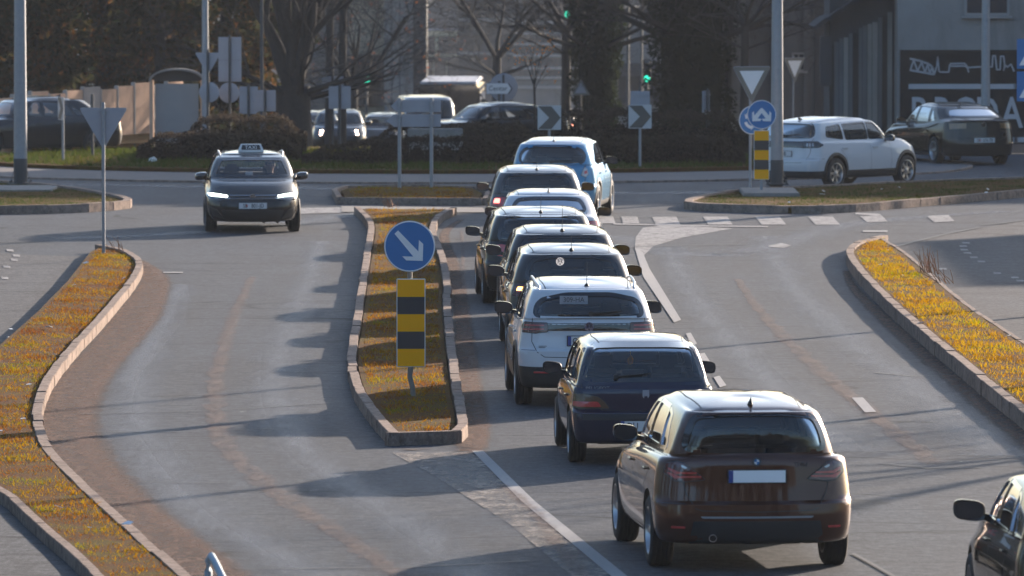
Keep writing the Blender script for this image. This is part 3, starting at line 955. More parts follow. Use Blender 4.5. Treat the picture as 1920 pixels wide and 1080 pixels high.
def prism_mesh(P, a, b, axis, mat):
    """closed outline extruded along x or y"""
    mb = MB(); n = len(P)
    def pt(p, t): return (t, p[0], p[1]) if axis == 'x' else (p[0], t, p[1])
    V = [pt(p, a) for p in P] + [pt(p, b) for p in P]
    mb.add(V, [tuple(range(n)), tuple(range(n, 2 * n))] + [(i, (i + 1) % n, n + (i + 1) % n, n + i) for i in range(n)])
    me = mb.mesh('cutter'); me.materials.append(mat)
    return me
def cut(me, cutters):
    tmp = bpy.data.objects.new('tmp', me); COL.objects.link(tmp)
    obs = []
    for c in cutters:
        o = bpy.data.objects.new('c', c); COL.objects.link(o); obs.append(o)
        md = tmp.modifiers.new('b', 'BOOLEAN'); md.operation = 'DIFFERENCE'; md.object = o; md.solver = BSOLVER; md.material_mode = 'TRANSFER'
    dg = bpy.context.evaluated_depsgraph_get(); dg.update()
    res = bpy.data.meshes.new_from_object(tmp.evaluated_get(dg))
    for o in obs + [tmp]: bpy.data.objects.remove(o, do_unlink=True)
    return res
BSOLVER = 'MANIFOLD'

# ---- wheels (unit: tyre radius 0.33)
def tyre_mesh():
    mb = MB(); w = 0.105
    prof = [(0.215, -w + .01), (0.255, -w - .004), (0.295, -w), (0.322, -w + .018)]
    x = -w + .03
    for k in range(4):
        prof += [(0.330, x), (0.330, x + .030), (0.320, x + .033), (0.320, x + .040)]; x += 0.044
    prof = prof[:-2] + [(0.330, w - .03), (0.322, w - .018), (0.295, w), (0.255, w + .004), (0.215, w - .01), (0.205, 0)]
    mb.lathe(prof, 'Y', 40, close=True)
    me = mb.mesh('tyre'); me.shade_smooth(); me.set_sharp_from_angle(angle=R(35)); me.materials.append(M_RUB)
    return me
def rim_mesh(spokes, mat, double=False):
    mb = MB(); w = 0.10
    mb.lathe([(0.205, -w), (0.222, -w), (0.222, -w + .012), (0.200, -w + .03), (0.19, w - .05), (0.218, w - .012), (0.224, w - .006), (0.224, w), (0.212, w + .002), (0.200, w - .02), (0.18, 0.0), (0.18, -w + .04)], 'Y', 40, close=True)
    mb.lathe([(0.0, w - .012), (0.03, w - .012), (0.045, w - .022), (0.05, w - .05), (0.0, w - .05)], 'Y', 16)
    for k in range(spokes):
        a = 2 * pi * k / spokes
        for d in ((-0.10, 0.10) if double else (0.0,)):
            M = Matrix.Rotation(-(a + d), 4, 'Y')
            vs = []
            for r, hw, y, t in ((0.03, 0.018 if double else .03, w - .02, .03), (0.12, .012 if double else .022, w - .03, .03), (0.207, .015 if double else .026, w - .016, .025)):
                for sx, sy in ((-1, 0), (1, 0), (1, -1), (-1, -1)): vs.append(M @ Vector((r, y + sy * t, sx * hw)))
            fs = []
            for q in range(2):
                b = q * 4
                for e in range(4): fs.append((b + e, b + (e + 1) % 4, b + 4 + (e + 1) % 4, b + 4 + e))
            fs += [(0, 1, 2, 3), (11, 10, 9, 8)]
            mb.add(vs, fs)
    mb.lathe([(0.0, 0.02), (0.16, 0.02), (0.16, 0.035), (0.0, 0.035)], 'Y', 24, mi=1)       # brake disc
    mb.lathe([(0.0, -0.06), (0.20, -0.06), (0.20, -0.05), (0.0, -0.05)], 'Y', 24, mi=1)     # dark well behind the spokes
    me = mb.mesh('rim'); me.shade_smooth(); me.set_sharp_from_angle(angle=R(35))
    me.materials.append(mat); me.materials.append(M_TRIM)
    return me
TYRE = tyre_mesh()
RIMS = {'ten': rim_mesh(5, M_RIM, True), 'five': rim_mesh(5, M_RIM), 'dark': rim_mesh(5, M_RIMD, True), 'cap': rim_mesh(7, M_RIM)}

def seat_mesh():
    mb = MB()
    mb.bevbox((0.22, 0, 0.42), (0.50, 0.50, 0.16), 0.05)
    mb.bevbox((-0.10, 0, 0.72), (0.15, 0.48, 0.62), 0.055, ry=-0.22)
    mb.bevbox((-0.205, 0, 1.12), (0.10, 0.27, 0.19), 0.04, ry=-0.15)
    for y in (-.06, .06): mb.tube([(-0.17, y, 0.98), (-0.20, y, 1.08)], 0.008, 6)
    return mb.mesh('seat')
SEAT = seat_mesh(); SEAT.materials.append(M_INT); SEAT.shade_smooth(); SEAT.set_sharp_from_angle(angle=R(50))
def bench_mesh(w):
    mb = MB()
    mb.bevbox((0.2, 0, 0.42), (0.45, w, 0.18), 0.05)
    for y in (-w / 3, 0, w / 3): mb.bevbox((-0.10, y, 0.74), (0.14, w / 3 - .01, 0.56), 0.05, ry=-0.25)
    for y in (-w / 3, w / 3): mb.bevbox((-0.20, y, 1.055), (0.07, 0.24, 0.12), 0.03, ry=-0.15)
    return mb.mesh('rear_seat')
WHEEL_MIRROR = {}
def mirror_parts(root, x, y, z, paint_m, sc=1.0, side=1, glass_tilt=0.12):
    """door mirror: shell on a foot, glass facing rearwards"""
    hb = MB(); n = 20; rows = []
    prof = [(-0.045, 0.93), (-0.05, 1.0), (-0.02, 1.02), (0.03, 0.95), (0.075, 0.72), (0.10, 0.40), (0.108, 0.0)]
    V = []
    def sup(t, a, b, e=0.62): return (a * math.copysign(abs(cos(t)) ** e, cos(t)), b * math.copysign(abs(sin(t)) ** e, sin(t)))
    for px, f in prof:
        for k in range(n):
            yy, zz = sup(2 * pi * k / n, 0.115 * f, 0.075 * f)
            V.append((px, yy, zz + (0.012 * yy / 0.115)))
    Fc = []
    for i in range(len(prof) - 1):
        for k in range(n): Fc.append((i * n + k, i * n + (k + 1) % n, (i + 1) * n + (k + 1) % n, (i + 1) * n + k))
    Fc.append(tuple(range(n)))
    hb.add(V, Fc)
    hb.add([(-0.01, -side * 0.20, -0.085), (0.07, -side * 0.20, -0.085), (0.07, -side * 0.20, -0.045), (-0.01, -side * 0.20, -0.045),
            (-0.02, -side * 0.06, -0.07), (0.05, -side * 0.06, -0.07), (0.05, -side * 0.05, -0.01), (-0.02, -side * 0.05, -0.01)],
           [(0, 1, 2, 3), (7, 6, 5, 4), (0, 4, 5, 1), (1, 5, 6, 2), (2, 6, 7, 3), (3, 7, 4, 0)])
    me = hb.mesh('side_mirror'); me.shade_smooth(); me.set_sharp_from_angle(angle=R(45))
    o = link('side_mirror', me, paint_m, root, (x, y + side * 0.14 * sc, z + 0.05))
    o.scale = (sc, sc, sc); o.rotation_euler = (0, 0, side * -0.10)
    gb = MB(); gp = [(-0.052, *sup(2 * pi * k / n, 0.102, 0.063)) for k in range(n)]
    gb.add(gp, [tuple(range(n))])
    link('mirror_glass', gb.mesh('mirror_glass'), M_MIRROR, o)
    return o

def car(name, P, label, cat, group=None):
    """P: dictionary of dimensions in metres; x forward, origin on the ground below the middle of the car"""
    root = empty(name)
    tag(root, label, cat, group)
    L, W, H = P['L'], P['W'], P['H']
    h, w = L / 2, W / 2
    PM = P['paint']
    bz, cz_ = P.get('belt', 0.95), P.get('cowl_z', 0.98)          # shoulder height, bottom of the windscreen
    br_ = P.get('belt_rear', bz + 0.05)
    nz_ = P.get('nose', 0.74)
    gxr = P.get('glass_xr', -h + 0.12)                            # where the rear glass starts at its foot
    deck = P.get('deck', br_)
    cowl, wst, rr = P['cowl'], P['ws_top'], P['roof_rear']
    wr = P.get('roof_w', w - 0.26); wb_ = P.get('base_w', w - 0.07)
    c0, c1 = P.get('cr', 0.24), P.get('cf', 0.42)
    lo = P.get('low', 0.20); rb = P.get('bulge_r', 0.10); fb = P.get('bulge_f', 0.20)
    tr, tf = P.get('tr', 0.05), P.get('tf', 0.07)
    tg = P.get('tail_in', 0.06)                                   # how far the tailgate sits in from the bumper
    hd = H - cz_
    K = [
        ((-h + 0.22, h - 0.25, w - 0.16, lo + .02, lo, lo + .02, c0, c1, rb, fb, tr, tf, 0), True),
        ((-h + 0.06, h - 0.10, w - 0.06, lo + .03, lo + .03, lo + .03, c0, c1, rb, fb, tr, tf, 0), False),
        ((-h + 0.015, h - 0.02, w - 0.02, .36, .36, .36, c0, c1, rb, fb, tr, tf, 0), False),
        ((-h, h, w - 0.005, .50, .52, .48, c0, c1, rb, fb, tr, tf, 0), False),
        ((-h + 0.012, h - 0.02, w, P.get('bump_z', .64) - .012, .66, .57, c0, c1, rb, fb, tr, tf, 0), True),
        ((-h + tg - .012, h - 0.05, w - 0.004, P.get('bump_z', .64) + .022, .74, .64, c0, c1, rb, fb, tr, tf, 0), True),
        ((-h + tg + .01, h - 0.12, w - 0.02, .82, .84, nz_ - .04, c0, c1, rb, fb, tr, tf, 0), False),
        ((-h + tg + .03, h - 0.22, w - 0.055, br_ - .04, bz, nz_ + .03, c0, c1, rb, fb, tr, tf, 0), False),
        ((-h + tg + .06, h - 0.55, wb_ + .012, br_, bz + .03, (nz_ + cz_) / 2 + .055, c0, c1 * .8, rb, fb, tr, tf, 0.01), False),
        ((gxr, cowl, wb_, deck + .02, bz + .045, cz_, c0, .30, rb * .8, .16, tr * .9, .03, 0.012), True),
        ((gxr * .67 + rr * .33 - P.get('rear_arc', .06), cowl * .62 + wst * .38 + .03, wb_ * .62 + wr * .38 + .022, deck + .02 + (H - deck) * .40, bz + .045 + (H - bz) * .40, cz_ + hd * .42, c0, .24, rb * .7, .13, .05, .02, 0.008), False),
        ((gxr * .34 + rr * .66 - P.get('rear_arc', .06), cowl * .28 + wst * .72 + .03, wb_ * .28 + wr * .72 + .015, deck + .02 + (H - deck) * .73, bz + .045 + (H - bz) * .71, cz_ + hd * .75, c0, .20, rb * .6, .10, .05, .02, 0.006), False),
        ((rr, wst, wr, H - .075 - P.get('roof_drop', .03), H - .07, H - .075, .17, .17, .06, .08, .05, .03, 0.004), False),
        ((rr + .07, wst - .10, wr - .09, H - .035 - P.get('roof_drop', .03), H - .028, H - .04, .16, .16, .06, .07, .05, .03, 0.004), False),
        ((rr + .17 * (wst - rr), wst - .22 * (wst - rr), wr - .30, H - .012 - P.get('roof_drop', .03) * .6, H - .002, H - .02, .10, .10, .03, .03, .03, .03, 0.0), False),
        ((rr + .36 * (wst - rr), wst - .42 * (wst - rr), .06, H - .004 - P.get('roof_drop', .03) * .4, H, H - .012, .03, .03, 0, 0, 0, 0, 0.0), False)]
    clad = P.get('clad', 0.0)
    def mat_of(a, b):
        z = (a[2] + b[2]) / 2
        return 1 if z < max(clad, lo + 0.035) else 0
    body = loft(K, 4, mat_of)
    body.materials.append(PM); body.materials.append(M_TRIM)
    sk = Skin(body, L, W)
    # --- openings
    zb, zt = P.get('wz', (bz + .085, H - .125))
    cutters = []
    rw = P.get('tyre', 0.32)
    ax_r, ax_f = P['axle_r'], P['axle_f']
    for x in (ax_r, ax_f):
        for s in (-1, 1):
            mb = MB(); y0, y1 = sorted((s * (w - 0.27), s * (w + 0.2)))
            mb.lathe([(0.0, y0), (rw + .045, y0), (rw + .045, y1), (0.0, y1)], 'Y', 40, c=(x, 0, rw + .02))
            m_ = mb.mesh('c')
            bm = bmesh.new(); bm.from_mesh(m_); bmesh.ops.remove_doubles(bm, verts=bm.verts, dist=1e-5); bmesh.ops.recalc_face_normals(bm, faces=bm.faces); bm.to_mesh(m_); bm.free()
            m_.materials.append(M_TRIM); cutters.append(m_)
    def shrink(k, dx, dw, dz): v = list(k[0]); v[0] += dx; v[1] -= dx; v[2] -= dw; v[3] -= dz; v[4] -= dz; v[5] -= dz; return (tuple(v), k[1])
    lowk = ((gxr + .16, cowl + .02, w - .30, .44, .44, .44, .1, .1, 0, 0, 0, 0, 0), True)
    lowk2 = ((gxr + .14, cowl - .02, w - .28, .75, .75, .75, .1, .1, 0, 0, 0, 0, 0), False)
    inner = loft([lowk, lowk2, shrink(K[9], .10, .06, .03), shrink(K[10], .08, .05, .0), shrink(K[11], .07, .045, .0), shrink(K[12], .09, .06, .02), shrink(K[13], .2, .2, .03)], 2)
    inner.materials.append(P.get('lining', M_INTG))
    cutters.append(inner)
    panes = []
    for pts in P['side_panes']:
        q = round_poly(pts, P.get('pane_r', .035)); panes.append(q)
        cutters.append(prism_mesh(dens(ccw(q), .3), -w - .3, w + .3, 'y', M_TRIM))
    a0, a1, z0, z1 = P['rear_glass'][:4]
    mid = P['rear_glass'][4] if len(P['rear_glass']) > 4 else (a0 + a1) / 2 + .015
    top_arch = P.get('rear_arch', .02)
    rg = [(-a0, z0 + .01), (-a0 * .5, z0), (a0 * .5, z0), (a0, z0 + .01), (mid, z0 * .5 + z1 * .5), (a1, z1 - top_arch), (a1 * .5, z1), (-a1 * .5, z1), (-a1, z1 - top_arch), (-mid, z0 * .5 + z1 * .5)]
    rg = round_poly(rg, P.get('glass_r', .06))
    cutters.append(prism_mesh(ccw(rg), -h - .4, rr + P.get('rear_reach', .25), 'x', M_TRIM))
    ws = round_poly([(-wb_ + .10, cz_ + .055), (0, cz_ + .04), (wb_ - .10, cz_ + .055), (wr - .02, H - .13), (0, H - .115), (-wr + .02, H - .13)], .05)
    cutters.append(prism_mesh(ccw(ws), wst - .25, h + .3, 'x', M_TRIM))
    res = cut(body, cutters)
    if len(res.polygons) < 500:
        global BSOLVER
        print('boolean fallback for', name, len(res.polygons))
        BSOLVER = 'EXACT'; res = cut(body, cutters); BSOLVER = 'MANIFOLD'
    res.shade_smooth(); res.set_sharp_from_angle(angle=R(38))
    bo = link('body', res, None, root)
    def part(nm, me, mat, parent=None, loc=None): return link(nm, me, mat, parent or root, loc)
    gl_side = P.get('glass_side', M_GLS); gl_rear = P.get('glass_rear', M_GLS)
    frame_m = P.get('frame_mat', M_GLOSS)
    for q in panes:
        for kd in ('left', 'right'):
            part('side_window', sk.patch(kd, grow(q, .004), -0.010, skirt=0.002), gl_side)
            part('window_seal', sk.frame(kd, q, P.get('seal', .022), .010, .003), frame_m)
    if P.get('band'):                                              # dark pillars between the side panes
        for kd in ('left', 'right'):
            for pts in P['band']: part('pillar_trim', sk.patch(kd, pts, .0015), M_GLOSS)
    part('rear_window', sk.patch('rear', grow(rg, .004), -0.008, skirt=0.002), gl_rear)
    part('window_seal', sk.frame('rear', rg, P.get('rear_seal', .025), .022, .003), P.get('rear_frame', M_GLOSS))
    part('windscreen', sk.patch('front', grow(ws, .004), -0.008, skirt=0.002), M_GLS)
    part('window_seal', sk.frame('front', ws, .02, .03, .003), M_GLOSS)
    # --- shut lines
    xm = P.get('b_pillar', 0.0)
    gaps = []
    for kd in ('left', 'right'):
        xf_, xr_ = P.get('door_f', cowl - .32), P.get('door_r', ax_r + .42)
        part('door_gap', sk.strip(kd, [(xf_ + .03, bz + .02), (xf_ + .06, .60), (xf_ + .02, .34)], .007), M_TRIM)
        part('door_gap', sk.strip(kd, [(xm, bz + .04), (xm + .01, .60), (xm, .34)], .007), M_TRIM)
        if P.get('doors', 4) == 4:
            part('door_gap', sk.strip(kd, [(xr_ - .25, bz + .04), (xr_ - .20, .86), (xr_ - .02, .66), (xr_ + .05, .36)], .007), M_TRIM)
        part('door_gap', sk.strip(kd, [(xf_ + .02, .33), (xr_ + .06, .33)], .007), M_TRIM)
        for hx in ([xm + .16, xr_ - .06] if P.get('doors', 4) == 4 else [xm + .16]):
            p_, n_ = sk.at(kd, hx, bz - .10)
            mb = MB(); sg = 1 if kd == 'left' else -1
            mb.bevbox((0, sg * .022, 0), (.19, .018, .028), .008); mb.box((-.08, sg * .006, 0), (.02, .03, .02)); mb.box((.08, sg * .006, 0), (.02, .03, .02))
            mb.build('door_handle', P.get('handle', PM), root, p_, 40)
    tgw = P.get('gate_w', a0 + .06); tgb = P.get('gate_z', .56)
    part('tailgate_gap', sk.strip('rear', P.get('gate_line', [(tgw, z0 - .02), (tgw + .01, .80), (tgw - .05, tgb + .06), (tgw - .14, tgb), (0, tgb - .01), (-tgw + .14, tgb), (-tgw + .05, tgb + .06), (-tgw - .01, .80), (-tgw, z0 - .02)]), .008), M_TRIM)
    part('bumper_gap', sk.strip('wrap', [(s_, P.get('bump_z', .66)) for s_ in np.linspace(-w - .35, -tgw, 8)], .006), M_TRIM)
    part('bumper_gap', sk.strip('wrap', [(s_, P.get('bump_z', .66)) for s_ in np.linspace(tgw, w + .35, 8)], .006), M_TRIM)
    if P.get('roof_seams', True):
        for s in (-1, 1): part('roof_seam', sk.strip('top', [(rr + .10, s * (wr - .10)), ((rr + wst) / 2, s * (wr - .06)), (wst - .10, s * (wr - .09))], .012), M_TRIM)
    # --- lamps
    for nm, kd, pts, mt in P.get('patches', []):
        if nm == 'tail_light':
            for s in (1, -1): part('lamp_seal', sk.frame(kd, round_poly([(p[0] * s, p[1]) for p in pts], .018), .008, .004, .007), M_TRIM)
        for s in ((1, -1)):
            q = [(p[0] * s, p[1]) for p in pts]
            part(nm, sk.patch(kd, round_poly(q, .018), P.get('lamp_off', .009) + (.006 if 'strip' in nm or 'running' in nm else 0)), mt[0 if s > 0 else 1] if isinstance(mt, tuple) else mt)
    for nm, kd, pts, mt in P.get('singles', []):
        part(nm, sk.patch(kd, round_poly(pts, .012), .007), mt)
    # --- wheels
    for x in (ax_r, ax_f):
        for s in (-1, 1):
            we = empty('wheel', (x, s * (w - P.get('wheel_in', .115)), rw), 0, root)
            if s < 0: we.rotation_euler = (0, 0, pi)
            if x == ax_f and P.get('steer'): we.rotation_euler.z += P['steer']
            sc = rw / 0.33
            t = link('tyre', TYRE, None, we); t.scale = (sc, P.get('tyre_w', 1.0), sc)
            r_ = link('rim', RIMS[P.get('rim', 'ten')], None, we); r_.scale = (sc, P.get('tyre_w', 1.0), sc)
            if clad:
                mb = MB(); n = 24; V = []
                for k in range(n + 1):
                    a = pi * (-0.06 + 1.12 * k / n)
                    for rad, off in ((rw + .030, .0), (rw + .038, .012), (rw + .095, .010), (rw + .10, -.004)):
                        u, v = x + rad * cos(a), rw + .02 + rad * sin(a)
                        V.append(sk.at('left' if s > 0 else 'right', u, max(v, lo + .05), off)[0])
                Fc = [(k * 4 + i, k * 4 + i + 1, (k + 1) * 4 + i + 1, (k + 1) * 4 + i) for k in range(n) for i in range(3)]
                mb.add(V, Fc); mb.build('arch_cladding', M_TRIM, root, smooth=50)
    mb = MB(); mb.box((0, 0, lo + .06), (L - .9, W - .62, .10)); mb.tube([(ax_r, -w + .2, rw), (ax_r, w - .2, rw)], .05, 8); mb.tube([(ax_f, -w + .2, rw), (ax_f, w - .2, rw)], .04, 8)
    mb.build('underbody', M_TRIM, root)
    # --- mirrors, aerial, wiper, exhaust
    mx_ = P.get('mirror_x', cowl - .42)
    for s in (1, -1):
        p_, n_ = sk.at('left' if s > 0 else 'right', mx_, bz + .04)
        mirror_parts(root, mx_, p_.y, bz + P.get('mirror_dz', .05), P.get('mirror_mat', M_GLOSS), P.get('mirror_s', 1.0), s)
    if P.get('aerial', 'rod') == 'rod':
        p_, n_ = sk.at('top', rr + .16, 0); mb = MB()
        mb.lathe([(.0, 0), (.032, 0), (.020, .022), (.008, .035), (0, .035)], 'Z', 12); al = P.get('aerial_len', .26)
        mb.tube([(0, 0, .03), (-al * .45, 0, .03 + al * .85)], [.0045, .0025], 6)
        mb.build('aerial', M_TRIM, root, p_, 50)
    elif P.get('aerial') == 'fin':
        p_, n_ = sk.at('top', rr + .22, 0); mb = MB()
        mb.add([(-.10, 0, .068), (-.075, 0, .072), (-.10, .012, 0), (-.10, -.012, 0), (-.02, .026, 0), (-.02, -.026, 0), (.11, 0, -.005), (-.04, 0, .05)],
               [(0, 2, 3), (0, 1, 4, 2), (1, 0, 3, 5), (1, 7, 4), (7, 1, 5), (7, 6, 4), (6, 7, 5), (2, 4, 6, 5, 3)])
        mb.build('aerial_fin', P.get('fin_mat', M_TRIM), root, p_)
    if P.get('wiper', True):
        mb = MB(); wy = P.get('wiper_y', 0.0); pts = []
        for t_ in np.linspace(0, 1, 7): pts.append(sk.at('rear', wy - .38 * t_ * P.get('wiper_dir', 1), z0 + .03 + .035 * t_, .016)[0])
        mb.tube(pts, [.016, .012, .010, .009, .009, .008, .006], 6)
        mb.lathe([(0, -.03), (.028, -.03), (.028, .0), (0, .0)], 'X', 12, c=tuple(sk.at('rear', wy, z0 + .03, .018)[0]))
        mb.build('rear_wiper', M_TRIM, root, smooth=40)
    if P.get('spoiler'):
        ext, drop = P['spoiler']; mb = MB(); V = []; n = 12
        for i in range(n + 1):
            y = (wr + .02) * (2 * i / n - 1); q = (y / wr) ** 2
            base = sk.at('top', rr + .10 + .04 * q, y * .97, .002)[0]
            tipx = rr - ext + .10 * q; tipz = base.z - drop
            V += [(base.x, y, base.z), ((base.x + tipx) / 2, y, (base.z + tipz) / 2 + .010), (tipx, y, tipz), (tipx + .012, y, tipz - .022), (rr + .07, y, base.z - .07)]
        Fc = [(i * 5 + k, i * 5 + (k + 1) % 5, (i + 1) * 5 + (k + 1) % 5, (i + 1) * 5 + k) for i in range(n) for k in range(5)]
        Fc += [(0, 1, 2, 3, 4), tuple(n * 5 + k for k in (4, 3, 2, 1, 0))]
        mb.add(V, Fc); mb.build('spoiler', P.get('spoiler_mat', PM), root, smooth=35)
        if P.get('stop_lamp'):
            mb = MB(); mb.bevbox((rr - ext + .012, 0, tipz + .0), (.02, P['stop_lamp'][0] * 2, .018), .004)
            o = mb.build('high_brake_light', P['stop_lamp'][1], root); o.location = (.022 - .04, 0, sk.at('top', rr + .10, 0)[0].z - drop - tipz - .012)
    if P.get('rails'):
        for s in (-1, 1):
            pts = [sk.at('top', x, s * (wr - .015), o_)[0] for x, o_ in ((rr + .12, -.01), (rr + .20, .035), (rr + .5, .045), ((rr + wst) / 2, .045), (wst - .45, .045), (wst - .20, .03), (wst - .12, -.01))]
            mb = MB(); mb.tube(pts, .016, 8); mb.build('roof_rail', P['rails'], root, smooth=50)
    if P.get('exhaust'):
        ex = P['exhaust']; mb = MB()
        mb.lathe([(.030, -.12), (.036, -.12), (.036, .05), (.030, .05)], 'X', 18, c=(-h + .06, ex[0], ex[1]), close=True)
        mb.build('exhaust_pipe', M_CHROME, root, smooth=50)
        mb = MB(); mb.lathe([(0, 0), (.030, 0), (.030, .01), (0, .01)], 'X', 14, c=(-h + .03, ex[0], ex[1])); mb.build('exhaust_pipe', M_TRIM, root)
    mb = MB(); mb.bevbox((-h + .30, w * .30, lo + .10), (.26, .45, .16), .05); mb.build('silencer', M_TRIM, root)
    # --- cabin
    sx = P.get('seat_x', -0.05)
    for s in (-1, 1):
        o = link('seat', SEAT, None, root, (sx, s * .36, P.get('seat_z', 0.0))); o.scale = (1, w / .90, 1)
    bench = bench_mesh(2 * (w - .30)); bench.shade_smooth(); bench.set_sharp_from_angle(angle=R(50))
    link('rear_seat', bench, M_INT, root, (sx - .86, 0, P.get('seat_z', 0.0) - P.get('bench_drop', .03)))
    mb = MB(); mb.bevbox((cowl - .18, 0, cz_ - .12), (.36, 2 * (wb_ - .10), .20), .05); mb.tube([(cowl - .50 + .04 * cos(a), .36 + .18 * cos(a), cz_ - .08 + .17 * sin(a)) for a in np.linspace(0, 2 * pi, 20)], .014, 6)
    mb.tube([(cowl - .48, .36, cz_ - .08), (cowl - .2, .36, cz_ - .18)], .03, 6)
    mb.build('dashboard', M_INT, root, smooth=45)
    if P.get('shelf', True):
        mb = MB(); mb.bevbox((gxr + .35, 0, z0 - .05), (.42, 2 * (w - .33), .02), .005); mb.build('parcel_shelf', M_INT, root)
    mb = MB(); mb.bevbox((wst - .22, 0, H - .17), (.03, .23, .065), .012); mb.box((wst - .18, 0, H - .12), (.02, .02, .07)); mb.build('inside_mirror', M_INT, root)
    # --- number plates
    for nm, kd, y, z, txt, eu in P.get('plates', []):
        c_, n_ = sk.at(kd, y, z, .012)
        M = REARM if kd == 'rear' else FRONTM; sg = -1 if kd == 'rear' else 1
        mb = MB(); mb.bevbox((0, 0, 0), (.014, .545, .128), .004)
        pl = mb.build('plate_holder', M_TRIM, root, (c_.x + sg * .002, y, z))
        mb = MB(); mb.bevbox((sg * .010, 0, 0), (.004, .52, .110), .001)
        pw = mb.build('number_plate', M_PLATEB if eu == 'blank' else M_PLATE, pl)
        if eu:
            mb = MB(); mb.box((sg * .0135, -sg * .24, 0), (.003, .04, .108)); mb.build('plate_band', M_EU, pl)
        else:
            mb = MB(); mb.prism([(-.016, .02), (-.016, -.01), (0, -.025), (.016, -.01), (.016, .02)], .002, Matrix.Translation((sg * .0125, -sg * .115, 0)) @ M); mb.build('plate_crest', M_LAMPR, pl)
        if txt:
            t = text('plate_lettering', txt[0], .105, M_BLACK, pl, (sg * .0135, txt[1] * sg, -.003), M, .001, .80, txt[2] if len(txt) > 2 else 'CENTER', .0012)
    return root, sk
def put(res, X, Y, rot, axle):
    """stand the car with its rear axle over (X, Y)"""
    root = res[0] if isinstance(res, tuple) else res
    a = R(rot)
    root.location = (X - axle * cos(a), Y - axle * sin(a), 0)
    root.location.z = gz(root.location.y)
    root.rotation_euler = (0, 0, a)
    if root.location.y > 180:
        root.rotation_euler = (Matrix.Rotation(a, 4, 'Z').to_euler()[:])
    return root
def badge_ring(root, sk, kind, y, z, r, M, sg, mat=M_CHROME, vw=True, back=None):
    c_, n_ = sk.at(kind, y, z, .010)
    mb = MB()
    mb.lathe([(r * .86, 0), (r, 0), (r, .006), (r * .86, .006)], 'Z', 28, close=True)
    def bar(a, b, wd=r * .13):
        a, b = Vector(a), Vector(b); d = (b - a).normalized(); n = Vector((-d.y, d.x)) * wd / 2
        mb.prism([a + n, a - n, b - n, b + n], .006)
    if vw:
        for pts in (((-.32, .80), (0, .08), (.32, .80)), ((-.76, .42), (-.36, -.72), (0, .0), (.36, -.72), (.76, .42))):
            for a, b in zip(pts, pts[1:]): bar((a[0] * r, a[1] * r), (b[0] * r, b[1] * r))
    me = mb.mesh('badge'); me.transform(M)
    bd = link('badge', me, mat, root, c_)
    mb = MB(); mb.lathe([(0, 0), (r * .9, 0), (r * .9, .003), (0, .003)], 'Z', 24); me = mb.mesh('badge_plate'); me.transform(M)
    link('badge_plate', me, back or M_GLOSS, bd, (-.002 * sg, 0, 0))
    return bd
# paints
P_BROWN = paint('brown_car_paint', (0.075, 0.024, 0.013), 0.6, 0.32)
P_NAVY = paint('navy_car_paint', (0.009, 0.014, 0.042), 0.2)
P_WHITE = paint('white_car_paint', (0.62, 0.63, 0.65), 0.0, 0.45)
P_GREY = paint('dark_grey_car_paint', (0.022, 0.024, 0.028), 0.2)
P_BLACK = paint('black_car_paint', (0.004, 0.0045, 0.0055), 0.0)
P_SILVER = paint('silver_car_paint', (0.10, 0.105, 0.115), 0.3)
P_BLUE = paint('sky_blue_car_paint', (0.06, 0.24, 0.42), 0.4)
P_CHAR = paint('charcoal_car_paint', (0.010, 0.009, 0.010), 0.1)
P_MID = paint('mid_grey_car_paint', (0.06, 0.064, 0.072), 0.3)
QUEUE = 'cars queuing towards the roundabout'

